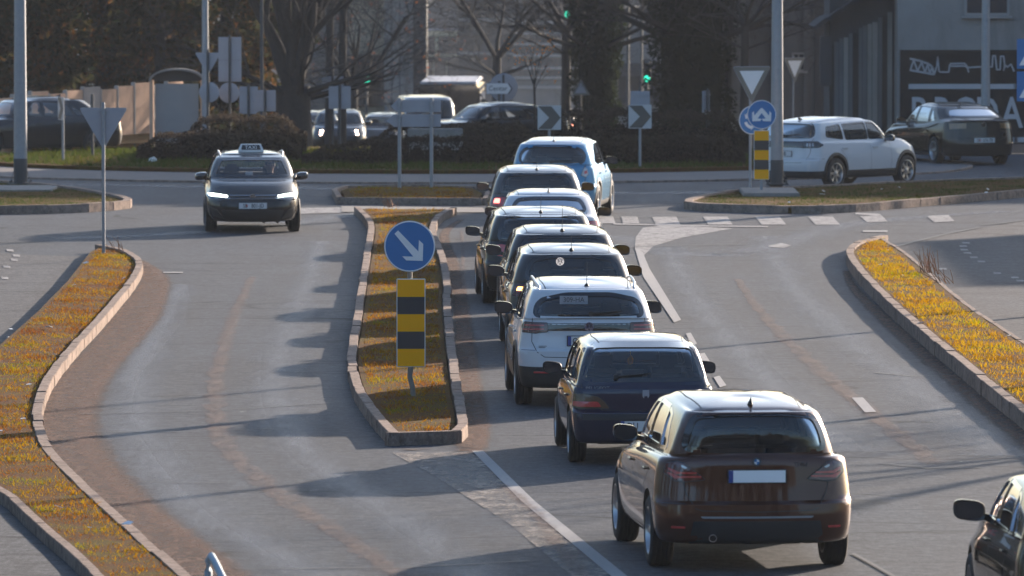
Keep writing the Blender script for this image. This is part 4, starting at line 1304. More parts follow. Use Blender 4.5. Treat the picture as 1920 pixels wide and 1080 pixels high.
# 1. brown compact people carrier, nearest in the queue
D = dict(L=4.34, W=1.84, H=1.555, tr=.02, paint=P_BROWN, belt=.98, belt_rear=1.05, cowl=1.05, cowl_z=1.04, ws_top=.28, roof_rear=-1.80, nose=.78, glass_xr=-2.03,
         roof_w=.55, base_w=.765, axle_r=-1.32, axle_f=1.35, tyre=.325, tail_in=.07, rear_arc=.07, roof_drop=.05, bulge_r=.15,
         side_panes=[[(.0, 1.08), (.62, 1.08), (.24, 1.42), (.0, 1.43)], [(-.92, 1.08), (-.06, 1.08), (-.06, 1.43), (-.78, 1.42)], [(-1.42, 1.10), (-.98, 1.08), (-.84, 1.41), (-1.15, 1.36)]],
         band=[[(-.055, 1.07), (-.005, 1.07), (-.005, 1.44), (-.055, 1.44)], [(-.985, 1.07), (-.915, 1.07), (-.775, 1.43), (-.845, 1.42)]],
         frame_mat=M_CHROME, seal=.026, rear_glass=(.645, .545, 1.105, 1.435, .61), rear_arch=.03, b_pillar=-.03, glass_rear=M_GLSD, glass_side=M_GLS,
         spoiler=(.04, .05), aerial='fin', fin_mat=M_TRIM, wiper=False, low=.24, bump_z=.63, gate_w=.66, gate_z=.55,
         gate_line=[(.70, 1.03), (.68, .90), (.64, .72), (.56, .585), (.50, .565), (0, .555), (-.50, .565), (-.56, .585), (-.64, .72), (-.68, .90), (-.70, 1.03)],
         patches=[('tail_light', 'wrap', [(.47, .845), (.66, .825), (.90, .835), (1.10, .90), (1.10, .985), (.90, 1.005), (.66, .985)], M_LAMPD),
                  ('lamp_strip', 'wrap', [(.50, .862), (.88, .850), (1.04, .895), (1.04, .910), (.88, .870), (.50, .877)], M_LAMPR),
                  ('lamp_strip', 'wrap', [(.54, .895), (.88, .890), (1.05, .930), (1.05, .948), (.88, .912), (.54, .910)], M_LAMPR),
                  ('lamp_strip', 'wrap', [(.62, .955), (.74, .975), (.74, .955), (.64, .938)], M_LAMPC),
                  ('reflector', 'wrap', [(.66, .405), (.86, .405), (.86, .425), (.66, .425)], M_LAMPR)],
         singles=[('bumper_trim', 'rear', [(-.50, .498), (.50, .498), (.52, .515), (-.52, .515)], M_STEEL),
                  ('lower_bumper', 'rear', [(-.62, .26), (.62, .26), (.58, .47), (-.58, .47)], M_TRIM)],
         plates=[('p', 'rear', .0, .875, None, 'blank')], exhaust=(.42, .325), rim='ten', handle=P_BROWN, mirror_dz=.06, door_f=.72, door_r=-.95)
bmw, sk = car('people_carrier', D, 'brown compact people carrier with a blank white number plate, nearest in the queue', 'car', QUEUE)
put(bmw, 2.15, 66.0, 95.6, D['axle_r'])
# roundel on the tailgate
c_, n_ = sk.at('rear', 0, 1.005, .008)
mb = MB(); r = .041
mb.lathe([(r * .62, 0), (r, 0), (r, .006), (r * .62, .006)], 'Z', 28, close=True, mi=0)
for q in range(4):
    P = [(0, 0)] + [(r * .6 * cos(a), r * .6 * sin(a)) for a in np.linspace(q * pi / 2, (q + 1) * pi / 2, 7)]
    mb.prism(P, .005, None, 1 if q % 2 else 2)
me = mb.mesh('badge'); me.transform(REARM); me.materials.append(M_STEELD); me.materials.append(M_BLUE); me.materials.append(M_WHITE)
link('badge', me, None, bmw, c_)
c_, n_ = sk.at('rear', -.405, .975, .006)
text('badge_lettering', '218d', .055, M_CHROME, bmw, c_, REARM, .003, 1.15)
mb = MB(); mb.prism([(-.05, -.02), (.05, -.02), (.045, .09), (-.04, .08)], .03, Matrix.Translation(Vector((0, .18, 1.33))) @ REARM); mb.build('yellow_tag', M_YELLOW, bmw).location = (1.0 - .85, 0, -.05)

# 2. navy small hatchback
D = dict(L=3.68, W=1.59, H=1.37, paint=P_NAVY, belt=.82, belt_rear=.86, cowl=1.02, cowl_z=.90, ws_top=.34, roof_rear=-1.36, nose=.66, glass_xr=-1.68,
         roof_w=.555, base_w=.735, axle_r=-1.16, axle_f=1.225, tyre=.285, tail_in=.09, rear_arc=.02, roof_drop=.025, bulge_r=.05, cr=.14, cf=.3, tr=.035, rear_reach=.2,
         side_panes=[[(.02, .90), (.66, .90), (.36, 1.24), (.02, 1.25)], [(-.70, .90), (-.04, .90), (-.04, 1.25), (-.62, 1.24)], [(-1.22, .91), (-.76, .90), (-.68, 1.24), (-1.05, 1.22)]],
         rear_glass=(.655, .535, .925, 1.29, .60), rear_arch=.01, glass_r=.05, b_pillar=-.01, low=.22, bump_z=.585, gate_w=.66, gate_z=.60,
         gate_line=[(.67, .88), (.66, .76), (.45, .60), (0, .595), (-.45, .60), (-.66, .76), (-.67, .88)],
         patches=[('tail_light', 'wrap', [(.38, .625), (.80, .625), (.90, .64), (.90, .775), (.74, .775), (.50, .745), (.43, .69)], M_LAMPA),
                  ('lamp_strip', 'wrap', [(.46, .638), (.78, .638), (.88, .65), (.88, .695), (.50, .695)], M_LAMPR)],
         singles=[('bumper_top', 'rear', [(-.74, .50), (.74, .50), (.74, .565), (-.74, .565)], M_TRIM)],
         plates=[('p', 'rear', .0, .435, ('DU', -.13), 'eu')], aerial=None, rim='cap', doors=4, wiper_y=0.30, wiper_dir=1, mirror_s=.92, mirror_mat=M_TRIM, door_f=.68, door_r=-.80,
         wheel_in=.10, tyre_w=.9, mirror_x=.62, seat_x=-.02, seat_z=-.06, bench_drop=.10)
c106, sk = car('hatchback', D, 'old navy blue hatchback carrying two people, directly ahead of the brown car', 'car', QUEUE)
put(c106, 1.40, 78.45, 93.0, D['axle_r'])
c_, n_ = sk.at('rear', .50, .835, .006)
text('badge_lettering', 'PEUGEOT', .048, M_STEEL, c106, c_, REARM, .002, 1.25)
c_, n_ = sk.at('rear', -.02, .775, .006); mb = MB()
mb.prism([(-.035, .045), (.035, .045), (.037, -.02), (.022, -.045), (.012, -.012), (0, -.025), (-.012, -.012), (-.022, -.045), (-.037, -.02)], .006, REARM)
mb.build('badge', M_ALU, c106, c_)
mb = MB(); mb.tube([(0, 0, 0), (0, 0, -.16)], .003, 5); mb.lathe([(0, -.26), (.03, -.25), (.035, -.20), (.015, -.16), (0, -.16)], 'Z', 10)
tag(mb.build('hanging_ornament', M_YELLOW, None, None, 40), 'small yellow ornament hanging from the mirror inside the old navy hatchback', 'ornament').matrix_world = c106.matrix_basis @ Matrix.Translation((.12, 0.02, 1.24))

# 3. white crossover
D = dict(L=4.26, W=1.757, H=1.52, paint=P_WHITE, belt=.98, belt_rear=1.06, cowl=1.00, cowl_z=1.02, ws_top=.30, roof_rear=-1.62, nose=.80, glass_xr=-2.02,
         roof_w=.60, base_w=.80, axle_r=-1.27, axle_f=1.28, tyre=.335, tail_in=.07, rear_arc=.04, roof_drop=.06, bulge_r=.12, clad=.50, low=.22,
         side_panes=[[(.02, 1.06), (.62, 1.06), (.28, 1.37), (.02, 1.39)], [(-.88, 1.06), (-.04, 1.06), (-.04, 1.39), (-.74, 1.36)], [(-1.30, 1.08), (-.94, 1.06), (-.80, 1.34), (-1.02, 1.29)]],
         rear_glass=(.655, .56, 1.105, 1.365, .63), rear_arch=.06, glass_r=.07, b_pillar=-.01, bump_z=.70, gate_w=.68, gate_z=.62, wiper_y=-.02, wiper_dir=1,
         patches=[('tail_light', 'wrap', [(.50, .925), (.70, .905), (1.10, .915), (1.16, .985), (1.10, 1.03), (.50, 1.025)], M_LAMPD),
                  ('lamp_strip', 'wrap', [(.54, .945), (1.08, .935), (1.10, .950), (.54, .960)], M_LAMPR),
                  ('lamp_strip', 'wrap', [(.54, .990), (1.08, .988), (1.08, 1.002), (.54, 1.005)], M_LAMPR),
                  ('reflector', 'wrap', [(.48, .425), (.70, .425), (.70, .445), (.48, .445)], M_LAMPR)],
         singles=[('light_bar', 'rear', [(-.52, .935), (.52, .935), (.52, 1.025), (-.52, 1.025)], M_GLOSS),
                  ('lamp_strip', 'rear', [(-.50, 1.008), (.50, 1.008), (.50, 1.018), (-.50, 1.018)], M_LAMPC)],
         plates=[('p', 'rear', .0, .815, ('OS', -.15), 'eu')], aerial='rod', aerial_len=.32, rails=M_RIM, spoiler=(.06, .04), rim='ten', door_f=.68, door_r=-.92)
taigo, sk = car('crossover', D, 'white crossover with roof rails and a dark light bar across its tail', 'car', QUEUE)
put(taigo, .90, 87.7, 92.5, D['axle_r'])
badge_ring(taigo, sk, 'rear', 0, .985, .055, REARM, -1)
c_, n_ = sk.at('rear', .18, 1.30, .004); mb = MB(); mb.box((0, 0, 0), (.004, .34, .10)); tp = mb.build('temporary_plate', M_ALU, taigo, c_)
text('plate_lettering', '309-HA', .085, M_BLACK, tp, (-.003, 0, 0), REARM, .001, .95)
c_, n_ = sk.at('rear', .56, .74, .006); mb = MB(); mb.box((0, 0, .008), (.004, .10, .006)); mb.box((0, 0, -.008), (.004, .10, .006)); mb.build('badge', M_STEELD, taigo, c_)

def hatch(L=4.2, W=1.78, H=1.45, **kw):
    d = dict(L=L, W=W, H=H, paint=P_GREY, belt=.92, belt_rear=.97, cowl=L * .235, cowl_z=.97, ws_top=.22, roof_rear=-L / 2 + .46, nose=.72, glass_xr=-L / 2 + .13,
             roof_w=W / 2 - .285, base_w=W / 2 - .07, axle_r=-L / 2 + .82, axle_f=L / 2 - .86, tyre=.315, tail_in=.06, rear_arc=.05, roof_drop=.05, bulge_r=.12,
             side_panes=[[(.02, 1.0), (.60, 1.0), (.22, H - .125), (.02, H - .12)], [(-.90, 1.0), (-.04, 1.0), (-.04, H - .12), (-.76, H - .14)], [(-1.28, 1.02), (-.96, 1.0), (-.82, H - .15), (-1.02, H - .20)]],
             rear_glass=(.62, .53, 1.015, H - .125, .595), rear_arch=.03, b_pillar=-.01, bump_z=.64, gate_w=.64, gate_z=.56, spoiler=(.05, .04), door_f=.64, door_r=-.90,
             patches=[('tail_light', 'wrap', [(.42, .78), (.62, .75), (1.02, .78), (1.06, .90), (.62, .93), (.46, .90)], M_LAMPR)],
             plates=[('p', 'rear', 0, .66, None, '')], rim='ten')
    d.update(kw); return d
# 4. grey hatchback, left indicator lit
D = hatch(4.28, 1.79, 1.46, paint=P_GREY, roof_rear=-1.66, aerial='rod', aerial_len=.20, stop_lamp=(.30, G_RED), glass_rear=M_GLS,
          patches=[('tail_light', 'wrap', [(.42, .80), (.62, .77), (1.06, .80), (1.08, .94), (.62, .96), (.46, .93)], M_LAMPD)],
          rear_glass=(.63, .54, 1.02, 1.33, .60), rear_arch=.05)
c4, sk = car('hatchback', D, 'dark grey hatchback with its amber indicator lit, directly ahead of the white crossover', 'car', QUEUE)
put(c4, .80, 98.0, 92, D['axle_r'])
link('indicator', sk.patch('wrap', round_poly([(.70, .87), (.98, .87), (.98, .92), (.70, .92)], .02), .014), G_AMBER, c4)
c_, n_ = sk.at('rear', .17, 1.24, .004)
badge_ring(c4, sk, 'rear', .17, 1.26, .055, REARM, -1, back=M_GLS)
# 5. dark hatchback further on, round amber indicator
D = hatch(4.15, 1.77, 1.45, paint=P_CHAR, roof_rear=-1.58, aerial='rod', aerial_len=.42, stop_lamp=(.26, G_RED), patches=[('tail_light', 'wrap', [(.56, .80), (1.0, .82), (1.06, 1.0), (.86, 1.08), (.72, 1.02)], M_LAMPR)])
c5, sk = car('hatchback', D, 'charcoal hatchback with round amber indicator lit and a long roof aerial', 'car', QUEUE)
put(c5, .72, 104.2, 91.5, D['axle_r'])
link('indicator', sk.patch('wrap', round_poly([(.82, .92), (.94, .92), (.94, 1.03), (.82, 1.03)], .05), .014), G_AMBER, c5)
# 6. black hatchback leaning left of the line
D = hatch(4.3, 1.80, 1.46, paint=P_BLACK, aerial='rod', aerial_len=.30, roof_w=.63, rear_glass=(.66, .58, 1.0, 1.36, .63), spoiler=(.07, .03), glass_rear=M_GLSD, rim='five')
c6, sk = car('hatchback', D, 'glossy black hatchback standing furthest left in the middle of the queue', 'car', QUEUE)
put(c6, .43, 110.4, 92.5, D['axle_r'])

def saloon(L=4.65, W=1.80, H=1.45, **kw):
    d = dict(L=L, W=W, H=H, paint=P_WHITE, belt=.90, belt_rear=1.02, cowl=.98, cowl_z=.95, ws_top=.18, roof_rear=-1.10, nose=.72, glass_xr=-L / 2 + .62, deck=1.04, tail_in=.03,
             roof_w=W / 2 - .30, base_w=W / 2 - .08, axle_r=-L / 2 + 1.02, axle_f=L / 2 - .90, tyre=.32, rear_arc=.0, roof_drop=.03, bulge_r=.12, cr=.28,
             side_panes=[[(-.02, .99), (.56, .99), (.16, H - .125), (-.02, H - .12)], [(-.92, .99), (-.08, .99), (-.08, H - .12), (-.72, H - .16)], [(-1.26, 1.01), (-.98, .99), (-.80, H - .19), (-.98, H - .28)]],
             rear_glass=(.60, .50, 1.10, H - .12, .57), rear_arch=.02, b_pillar=-.05, bump_z=.62, gate_w=.62, gate_z=.62, rear_reach=.1, wiper=False, door_f=.58, door_r=-.90,
             patches=[('tail_light', 'wrap', [(.42, .82), (1.05, .80), (1.10, .95), (.46, .95)], M_LAMPR)], plates=[('p', 'rear', 0, .78, None, '')], rim='ten', shelf=False)
    d.update(kw); return d
# 7. white saloon
D = saloon(4.55, 1.78, 1.43, paint=P_WHITE, roof_rear=-1.42, glass_xr=-2.02, aerial='fin', fin_mat=P_SILVER)
c7, sk = car('saloon_car', D, 'white saloon with a small roof fin, seventh in the queue', 'car', QUEUE)
put(c7, .60, 118.3, 90, D['axle_r'])
# 8. silver-grey hatchback with lit tail lamp
D = hatch(4.25, 1.78, 1.46, paint=P_MID, aerial='rod', rear_glass=(.64, .54, 1.0, 1.33, .60))
c8, sk = car('hatchback', D, 'mid grey hatchback with a pink lit tail lamp, behind the sky blue car', 'car', QUEUE)
put(c8, .44, 128.6, 90.5, D['axle_r'])
link('brake_light', sk.patch('wrap', round_poly([(.72, .82), (.98, .82), (.98, .90), (.72, .90)], .02), .014), G_RED, c8)
# 9. sky blue crossover turning off
D = dict(L=4.12, W=1.78, H=1.57, paint=P_BLUE, belt=.98, belt_rear=1.05, cowl=1.0, cowl_z=1.04, ws_top=.30, roof_rear=-1.60, nose=.82, glass_xr=-1.93,
         roof_w=.61, base_w=.81, axle_r=-1.25, axle_f=1.30, tyre=.34, tail_in=.07, rear_arc=.05, roof_drop=.05, bulge_r=.16, clad=.34, cr=.32,
         side_panes=[[(.02, 1.07), (.62, 1.07), (.26, 1.42), (.02, 1.43)], [(-.84, 1.07), (-.04, 1.07), (-.04, 1.43), (-.74, 1.41)], [(-1.22, 1.12), (-.90, 1.07), (-.80, 1.39), (-.98, 1.34)]],
         rear_glass=(.62, .55, 1.09, 1.42, .64), rear_arch=.05, glass_r=.09, b_pillar=-.01, gate_w=.66, gate_z=.58, spoiler=(.05, .05), spoiler_mat=P_WHITE,
         patches=[('tail_light', 'wrap', [(.58, .86), (.80, .82), (1.04, .88), (1.05, .98), (.86, 1.03), (.64, .98)], M_LAMPC), ('lamp_strip', 'wrap', [(.70, .88), (.98, .90), (.98, .96), (.72, .94)], M_LAMPR)],
         plates=[('p', 'rear', 0, .70, None, '')], aerial='rod', rim='ten', door_f=.66, door_r=-.88)
c9, sk = car('crossover', D, 'sky blue crossover with a white roof turning right at the head of the queue', 'car', QUEUE)
me = sk.patch('top', [(-1.52, -.52), (.12, -.52), (.16, 0), (.12, .52), (-1.52, .52), (-1.58, 0)], .003, (.9, .75, .6, .45, .3, .15, 0)); link('roof', me, P_WHITE, c9)
put(c9, .84, 141.0, 83.5, D['axle_r'])

# taxi estate facing the camera
D = dict(L=4.63, W=1.79, H=1.47, paint=P_BLACK, belt=.92, belt_rear=1.0, cowl=1.28, cowl_z=.98, ws_top=.46, roof_rear=-1.85, nose=.70, glass_xr=-2.20,
         roof_w=.60, base_w=.82, axle_r=-1.32, axle_f=1.36, tyre=.325, bulge_f=.26, cf=.42, tf=.09,
         side_panes=[[(.12, 1.0), (.86, 1.0), (.44, 1.33), (.12, 1.35)], [(-.82, 1.0), (.06, 1.0), (.06, 1.35), (-.74, 1.34)], [(-1.75, 1.02), (-.88, 1.0), (-.82, 1.34), (-1.55, 1.31)]],
         rear_glass=(.60, .52, 1.05, 1.33), b_pillar=.09, rails=M_RIM, aerial=None, wiper=False, mirror_x=.80, door_f=.92, door_r=-.84, seat_x=.12,
         patches=[('headlight', 'front', [(.42, .64), (.62, .60), (.80, .62), (.86, .70), (.84, .745), (.44, .705)], M_GLOSS),
                  ('running_light', 'front', [(.47, .665), (.80, .685), (.83, .73), (.66, .72), (.46, .695)], G_WHITE),
                  ('air_intake', 'front', [(.52, .26), (.74, .32), (.80, .50), (.66, .44)], M_TRIM)],
         singles=[('grille_strip', 'front', [(-.44, .700), (.44, .700), (.44, .707), (-.44, .707)], M_CHROME), ('grille', 'front', [(-.50, .22), (.50, .22), (.58, .44), (-.58, .44)], M_TRIM),
                  ('skid_trim', 'front', [(-.62, .205), (.62, .205), (.62, .220), (-.62, .220)], M_ALU)],
         plates=[('p', 'front', .0, .52, ('SB   801-JD', .01), '')], rim='dark', steer=.06)
taxi, sk = car('taxi', D, 'black estate taxi with lit roof sign driving towards the camera', 'taxi')
put(taxi, -5.02, 137.75, -87.0, D['axle_r'])
badge_ring(taxi, sk, 'front', 0, .675, .055, FRONTM, 1)
c_, n_ = sk.at('top', .06, 0, 0)
mb = MB(); V = []
for z, hw, hx in ((0, .24, .085), (.03, .24, .085), (.15, .19, .05)):
    V += [(sx * hx, sy * hw, z) for sx, sy in ((-1, -1), (1, -1), (1, 1), (-1, 1))]
mb.add(V, [(0, 1, 5, 4), (1, 2, 6, 5), (2, 3, 7, 6), (3, 0, 4, 7), (4, 5, 9, 8), (5, 6, 10, 9), (6, 7, 11, 10), (7, 4, 8, 11), (8, 9, 10, 11), (3, 2, 1, 0)])
ts = mb.build('roof_sign', M_WHITE, taxi, c_ + Vector((0, 0, .004)))
mb = MB(); mb.add([(.088, -.185, .042), (.088, .185, .042), (.060, .165, .135), (.060, -.165, .135)], [(0, 1, 2, 3)]); mb.build('sign_face', M_BLACK, ts)
Mt = Matrix.Rotation(-.28, 4, 'Y') @ FRONTM
text('sign_lettering', 'TAXI', .095, M_WHITE, ts, (.080, 0, .086), Mt, .001, 1.1)
c_, n_ = sk.at('front', -.05, 1.04, 0); mb = MB(); mb.box((0, 0, 0), (.006, .14, .15)); mb.build('dashboard_card', M_WHITE, taxi, c_ + Vector((-.12, 0, .0)))

# white crossover on the right side of the roundabout
D = dict(L=4.30, W=1.77, H=1.54, paint=P_WHITE, belt=.97, belt_rear=1.03, cowl=1.02, cowl_z=1.06, ws_top=.30, roof_rear=-1.62, nose=.88, glass_xr=-1.98,
         roof_w=.60, base_w=.80, axle_r=-1.26, axle_f=1.345, tyre=.335, clad=.40, low=.22, tail_in=.07, roof_drop=.05,
         side_panes=[[(.02, 1.07), (.66, 1.07), (.28, 1.40), (.02, 1.41)], [(-.82, 1.07), (-.04, 1.07), (-.04, 1.41), (-.86, 1.38)], [(-1.50, 1.14), (-.94, 1.08), (-.96, 1.38), (-1.44, 1.33)]],
         rear_glass=(.66, .56, 1.12, 1.42, .64), b_pillar=-.01, gate_w=.68, gate_z=.58, spoiler=(.10, .05), spoiler_mat=M_GLOSS, aerial='fin', glass_rear=M_GLSD, handle=P_WHITE, mirror_mat=M_GLOSS,
         patches=[('tail_light', 'wrap', [(.50, .90), (1.10, .91), (1.24, .96), (1.12, 1.03), (.50, 1.03)], M_GLOSS), ('lamp_strip', 'wrap', [(.60, .93), (.66, .93), (.66, 1.0), (.60, 1.0)], M_LAMPC),
                  ('lamp_strip', 'wrap', [(.74, .93), (.80, .93), (.80, 1.0), (.74, 1.0)], M_LAMPC), ('lamp_strip', 'wrap', [(.88, .93), (.94, .93), (.94, 1.0), (.88, 1.0)], M_LAMPC)],
         singles=[('light_bar', 'rear', [(-.52, .90), (.52, .90), (.52, 1.03), (-.52, 1.03)], M_GLOSS)],
         plates=[('p', 'rear', .0, .77, ('OS-NB', -.0), '')], rim='cap', door_f=.70, door_r=-.88)
suv, sk = car('crossover', D, 'white crossover with black wheel arches passing behind the right lamp post', 'car')
put(suv, 6.36, 156.4, 51, D['axle_r'])
# black saloon ahead of it
D = saloon(4.83, 1.84, 1.46, paint=P_BLACK, aerial='rod', aerial_len=.40, roof_rear=-1.00, roof_seams=False, glass_xr=-1.95, deck=1.08, belt_rear=1.06, tyre=.335, rear_glass=(.64, .52, 1.14, 1.35, .60), glass_r=.07,
           side_panes=[[(-.02, 1.0), (.62, 1.0), (.20, 1.36), (-.02, 1.37)], [(-.86, 1.0), (-.08, 1.0), (-.08, 1.37), (-.80, 1.34)], [(-1.30, 1.03), (-.94, 1.0), (-.90, 1.32), (-1.02, 1.28)]],
           patches=[('tail_light', 'wrap', [(.44, .88), (1.02, .86), (1.10, .99), (.42, 1.0)], plain('tinted_lamp_lens', (.20, .11, .04), .15, coat=1.0, var=.5, scale=20))], plates=[('p', 'rear', 0, .60, ('SB   676-TB', .01), '')], cr=.32, rim='five')
opel, sk = car('saloon_car', D, 'black saloon with amber-tinted tail lamps in front of the black mural wall', 'car')
put(opel, 10.85, 171.1, 108, D['axle_r'])
badge_ring(opel, sk, 'rear', 0, .965, .06, REARM, -1, vw=False)
# dark grey saloon at the left edge
D = saloon(4.85, 1.86, 1.46, paint=P_GREY, aerial='fin', axle_r=-1.45, axle_f=1.45, tyre=.34, rim='dark')
g, sk = car('saloon_car', D, 'dark grey saloon at the left edge, half hidden by the grey lamp post', 'car')
put(g, -10.75, 178.0, 212, D['axle_r'])
# dark car cut by the lower right corner
D = hatch(4.45, 1.79, 1.46, paint=P_BLACK, belt=.95, belt_rear=1.0, rear_glass=(.60, .52, 1.06, 1.32), aerial='fin', cr=.36, bulge_r=.2, frame_mat=M_CHROME,
          patches=[('tail_light', 'wrap', [(.40, .86), (.78, .83), (1.10, .90), (1.02, .99), (.70, 1.02), (.44, .97)], M_LAMPR), ('lamp_strip', 'wrap', [(.62, .89), (.96, .91), (.92, .96), (.62, .95)], M_GLOSS)],
          mirror_s=1.15, mirror_mat=P_BLACK)
md, sk = car('hatchback', D, 'black hatchback cut off by the lower right corner, only its left side showing', 'car')
put(md, 4.86, 57.5, 93, D['axle_r'])

# traffic beyond the hedges
D = hatch(4.3, 1.80, 1.46, paint=P_CHAR, patches=[('headlight', 'fwrap', [(.48, .66), (.98, .68), (1.0, .80), (.52, .78)], M_LAMPC)], plates=[], wiper=False, aerial=None)
s1, sk = car('hatchback', D, 'dark silver car with dazzling warm headlights behind the hedge', 'car', 'traffic beyond the hedges')
put(s1, AX(634, 238), 240, -89, D['axle_r'])
for s in (1, -1): link('headlight_bulb', sk.patch('fwrap', round_poly([(s * .56, .66), (s * .84, .66), (s * .84, .80), (s * .56, .80)], .03), .014), G_WARM, s1)
D = hatch(4.2, 1.78, 1.45, paint=P_MID, patches=[('running_light', 'fwrap', [(.48, .66), (.98, .68), (1.0, .76), (.52, .72)], G_YGREEN)], plates=[], wiper=False, aerial=None)
s2, sk = car('hatchback', D, 'pale car with a yellow-green running light, left of the car with dazzling headlights', 'car', 'traffic beyond the hedges')
put(s2, AX(590, 248), 250, -89, D['axle_r'])
s3 = copy_tree(s2); s3['label'] = 'roof of a pale car behind the car with dazzling headlights'; s3.location = (AX(722, 262), 262, gz(262)); s3.rotation_euler = (0, 0, R(-88))
for ch in list(s3.children):
    if ch.name.startswith('running_light'): bpy.data.objects.remove(ch)
D = saloon(4.7, 1.82, 1.46, paint=P_BLACK, glass_side=M_GLS, aerial=None, plates=[], patches=[])
s4, sk = car('saloon_car', D, 'black saloon seen from the side over the hedge, behind the back of the direction sign', 'car', 'traffic beyond the hedges')
s4.location = (AX(915, 202), 202, gz(202)); s4.rotation_euler = (0, 0, R(205))
D = hatch(4.2, 1.78, 1.50, paint=P_CHAR, plates=[], aerial=None, patches=[('tail_light', 'wrap', [(.60, .85), (1.0, .85), (1.0, 1.05), (.66, 1.05)], M_LAMPR)])
s5, sk = car('hatchback', D, 'dark car with one glowing tail lamp between the sapling and the ivy-covered trunk', 'car', 'traffic beyond the hedges')
put(s5, AX(1040, 246), 246, 84, D['axle_r'])
link('brake_light', sk.patch('wrap', round_poly([(-.95, .90), (-.78, .90), (-.78, 1.03), (-.95, 1.03)], .04), .014), glow('lit_tail', (1.0, .35, .22), 5), s5)
# white van
D = dict(L=4.9, W=1.92, H=1.96, paint=P_WHITE, belt=1.12, belt_rear=1.2, cowl=1.72, cowl_z=1.18, ws_top=1.0, roof_rear=-2.25, nose=.95, glass_xr=-2.36, roof_w=.78, base_w=.88, axle_r=-1.5, axle_f=1.55, tyre=.33,
         side_panes=[[(.72, 1.22), (1.36, 1.22), (.98, 1.78), (.72, 1.80)]], rear_glass=(.66, .62, 1.30, 1.74), b_pillar=.62, aerial=None, wiper=False, plates=[], patches=[('headlight', 'fwrap', [(.56, .78), (.98, .80), (1.0, .98), (.60, .94)], M_LAMPC)],
         door_f=1.4, door_r=-.6, seat_x=.75, seat_z=.2, mirror_x=1.25, roof_drop=0, rear_arc=0, roof_seams=False)
van, sk = car('van', D, 'white van behind the back of the direction sign', 'van', 'traffic beyond the hedges')
van.location = (AX(797, 243), 245, gz(245)); van.rotation_euler = (0, 0, R(-84))

# bus or coach front far behind
bus = tag(empty('coach'), 'dark coach with a pale roof edge, tallest vehicle in the far traffic', 'bus', 'traffic beyond the hedges')
mb = MB(); mb.bevbox((0, 0, 1.55), (10, 2.45, 2.6), .12); mb.build('body', P_BLACK, bus, smooth=40)
mb = MB(); mb.bevbox((0, 0, 2.90), (9.8, 2.30, .14), .06); mb.build('roof', M_ALU, bus, smooth=40)
mb = MB(); mb.bevbox((4.98, 0, 2.05), (.10, 2.3, 1.5), .04); mb.build('windscreen', M_GLOSS, bus, smooth=40)
for s in (-1, 1):
    mb = MB(); mb.bevbox((.3, s * 1.22, 2.05), (8.6, .05, .95), .02); mb.build('side_window', M_GLOSS, bus)
    mb = MB(); mb.bevbox((5.15, s * 1.38, 2.1), (.14, .20, .42), .04); mb.tube([(4.9, s * 1.2, 2.5), (5.1, s * 1.36, 2.35)], .03, 6); mb.build('side_mirror', M_TRIM, bus)
    mb = MB(); mb.bevbox((5.0, s * .9, .75), (.06, .35, .18), .02); mb.build('headlight', M_LAMPC, bus)
    for x in (-2.8, 3.2):
        we = empty('wheel', (x, s * 1.1, .48), 0 if s > 0 else pi, bus)
        t = link('tyre', TYRE, None, we); t.scale = (1.45, 1.2, 1.45); t = link('rim', RIMS['five'], None, we); t.scale = (1.45, 1.2, 1.45)
mb = MB(); mb.tube([(5.06, -.1, 1.3), (5.07, .8, 1.6)], .012, 6); mb.tube([(5.06, .9, 1.3), (5.07, .1, 1.6)], .012, 6); mb.build('windscreen_wiper', M_TRIM, bus)
bus.location = (AX(845, 284), 290, gz(290)); bus.rotation_euler = (0, 0, R(-91))

